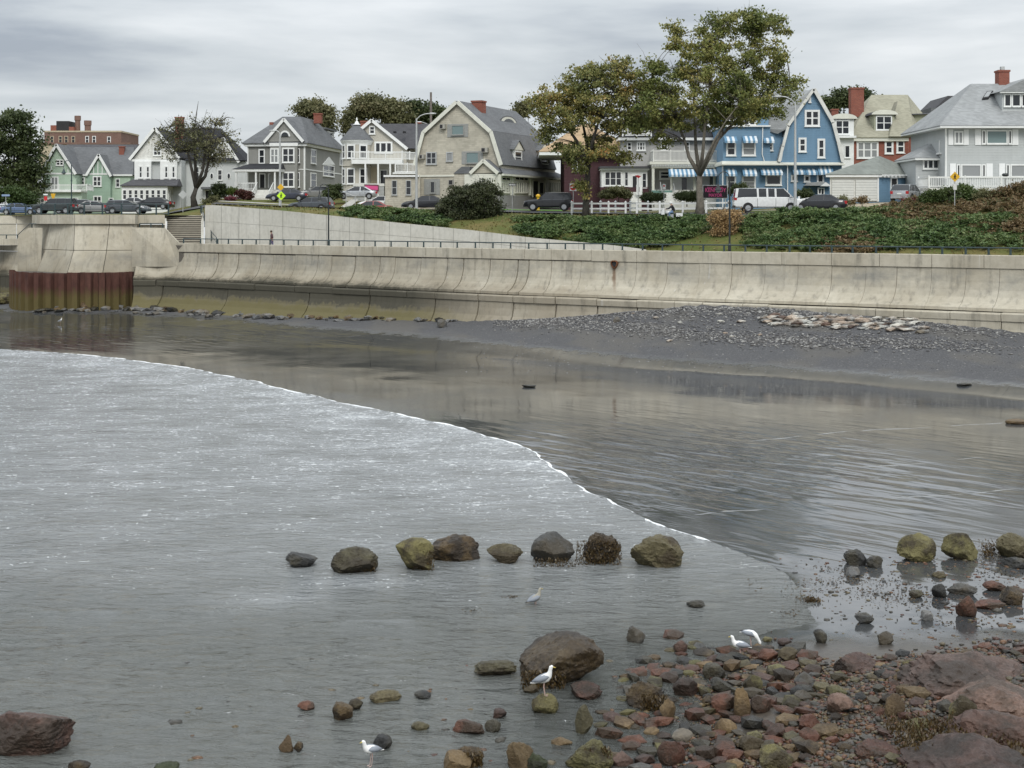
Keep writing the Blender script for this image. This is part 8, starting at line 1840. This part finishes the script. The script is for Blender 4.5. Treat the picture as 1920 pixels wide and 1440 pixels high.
for nm, x0, x1, y0, y1, n_ in (('a', 1080, 1165, 1012, 1058, 900), ('b', 1000, 1080, 1045, 1062, 260), ('c', 775, 815, 1030, 1068, 260), ('d', 1200, 1250, 1300, 1330, 420), ('e', 660, 706, 1050, 1072, 200), ('f', 1700, 1925, 1380, 1440, 2600), ('g', 860, 905, 1408, 1435, 400), ('h', 1095, 1145, 1398, 1436, 400), ('i', 975, 1060, 1255, 1290, 600)):
    g = on_sand((x0+x1)/2, y1); s = F/g.y; q = np.random.default_rng(int(x0)); C = np.stack([g.x+(q.random(n_)-.5)*(x1-x0)/s, g.y-.05-q.random(n_)*.12+(.25 if nm == 'f' else 0)*0, g.z+q.random(n_)*(y1-y0)/s], 1)
    if nm == 'f': C[:, 1] = g.y+q.random(n_)*1.6; C[:, 2] = g.z+.12+q.random(n_)*.25
    o_ = leafcloud('rockweed_fringe', C, .028, WEED, None, 2.6, np.tile(np.array([0, -.2, -1.]), (n_, 1)), .2, int(x0)); props(o_, {'a': 'rockweed hanging over the shaggy brown boulder', 'b': 'rockweed along the foot of the slate slab boulder', 'c': 'yellow weed on the right side of the tall square boulder', 'd': 'weed on the shaggy rock at the shingle edge', 'e': 'weed on the foot of the olive-brown blocky boulder', 'f': 'weed mat over the bedrock in the bottom right corner', 'g': 'weed over the rock at the bottom centre', 'h': 'weed on the wide ochre boulder', 'i': 'weed and barnacles on the left flank of the big dome'}[nm], 'seaweed', None, 'stuff')
# ------------------------------------------------------------------ gulls
GW = plain('white_feathers', (.74, .74, .72), .7, .05, 9); GG = plain('grey_feathers', (.22, .24, .27), .7, .1, 9); GB = plain('yellow_bill', (.5, .38, .06), .4, .05); GP = plain('pinkish_legs', (.42, .30, .26), .6, .05); GMOT = plain('mottled_feathers', (.30, .28, .23), .8, .3, 30)
def gull(label, loc, rz, pose='stand', s=1., wade=False, body=None):
    r = thing('gull', label, 'gull', loc, rz); z0 = -.17 if wade else 0
    if pose == 'bend': sp = [(-.22,.35,.012),(-.15,.345,.05),(-.05,.335,.08),(.04,.32,.085),(.11,.285,.068),(.155,.235,.044),(.19,.18,.036),(.215,.13,.037),(.225,.10,.03),(.23,.085,.015)]; bk = ((.228,.09),(.245,.035))
    elif pose == 'alert': sp = [(-.17,.24,.012),(-.10,.28,.05),(-.03,.31,.08),(.04,.345,.085),(.09,.40,.065),(.11,.46,.042),(.118,.51,.035),(.13,.555,.038),(.15,.565,.033),(.17,.562,.018)]; bk = ((.168,.56),(.222,.548))
    else: sp = [(-.20,.28,.012),(-.13,.305,.048),(-.04,.325,.078),(.05,.335,.086),(.115,.365,.068),(.145,.42,.044),(.155,.465,.036),(.17,.505,.038),(.19,.517,.033),(.21,.515,.018)]; bk = ((.208,.513),(.26,.50))
    mb = MB(); mb.tube([(x*s, 0, (z+z0)*s) for x, z, q in sp], [q*s for _, _, q in sp], 12); mb.obj('body', body or GW, r, smooth=True)
    dz = sp[1][1]-.305; tl = sp[0]
    for sy in (-1, 1):
        mb = MB(); mb.tube([((.10)*s, sy*.055*s, (sp[4][1]-.02+z0)*s), (.02*s, sy*.082*s, (sp[3][1]+.02+z0)*s), (-.08*s, sy*.072*s, (sp[2][1]+.012+z0)*s), (-.17*s, sy*.04*s, (sp[1][1]+.012+z0)*s), (-.25*s, sy*.012*s, (tl[1]+.012+z0)*s)], [.014*s, .056*s, .058*s, .034*s, .008*s], 8); o = mb.obj('wing', GG, r, smooth=True)
        mb = MB(); mb.tube([(-.20*s, sy*.03*s, (tl[1]+.03+z0)*s), (-.30*s, sy*.004*s, (tl[1]+.0+z0)*s)], [.016*s, .004*s], 6); mb.obj('wing_tip', BLK, o)
        if not wade or True:
            mb = MB(); lx = .0; mb.tube([(lx*s, sy*.035*s, (.28+z0)*s), ((lx-.01)*s, sy*.035*s, (.16+z0)*s), ((lx+.01)*s, sy*.035*s, (.012+z0)*s)], [.014*s, .008*s, .007*s], 6); mb.add([(x*s, y*s, (zz+z0)*s) for x, y, zz in ((0, sy*.035, .014), (.06, sy*.035-.022, .004), (.075, sy*.035, .005), (.06, sy*.035+.022, .004))], [(0, 1, 2, 3)]); mb.obj('leg', GP, r)
        mb = MB(); h_ = sp[-3] if pose != 'bend' else sp[-3]; mb.ell(((h_[0]+.008)*s, sy*.031*s, (h_[1]+.008+z0)*s), (.006*s,)*3, 6, 4); mb.obj('eye', M['dark'], r)
    mb = MB(); mb.tube([(bk[0][0]*s, 0, (bk[0][1]+z0)*s), (bk[1][0]*s, 0, (bk[1][1]+z0)*s)], [.013*s, .004*s], 6); mb.obj('bill', GB, r)
    mb = MB(); mb.loft([[(x*s, y*s, (z+z0)*s) for y, z in ((-w_, tl[1]+.004), (w_, tl[1]+.004), (w_, tl[1]-.006), (-w_, tl[1]-.006))] for x, w_ in ((-.15, .03), (-.27, .045))]); mb.obj('tail', body or GW, r); return r
o = [q for q in COL.objects if q.get('label', '').startswith('ochre rock on which')][0]; zt_ = o.location.z+max(v.co.z for v in o.data.vertices)
gull('white gull standing upright on the ochre rock before the big dome', (o.location.x-.0, o.location.y, zt_-.03), R(-10), 'alert', 1.0)
gull('mottled gull wading in the shallow water below the boulder row', on_sand(1004, 1133), R(25), 'alert', .95, True, GMOT)
gull('gull at the water edge facing left, lower of the pair', on_sand(1387, 1236), R(178), 'stand', .95, False)
gull('gull bending its head down to feed, upper of the pair', on_sand(1408, 1213), R(-20), 'bend', .92)
gull('white gull at the bottom edge below the dark rounded stone', on_sand(696, 1436), R(215), 'stand', .88)
gull('tiny far gull on the wet sand before the sheet piles', on_sand(113, 607), R(20), 'alert', .9)
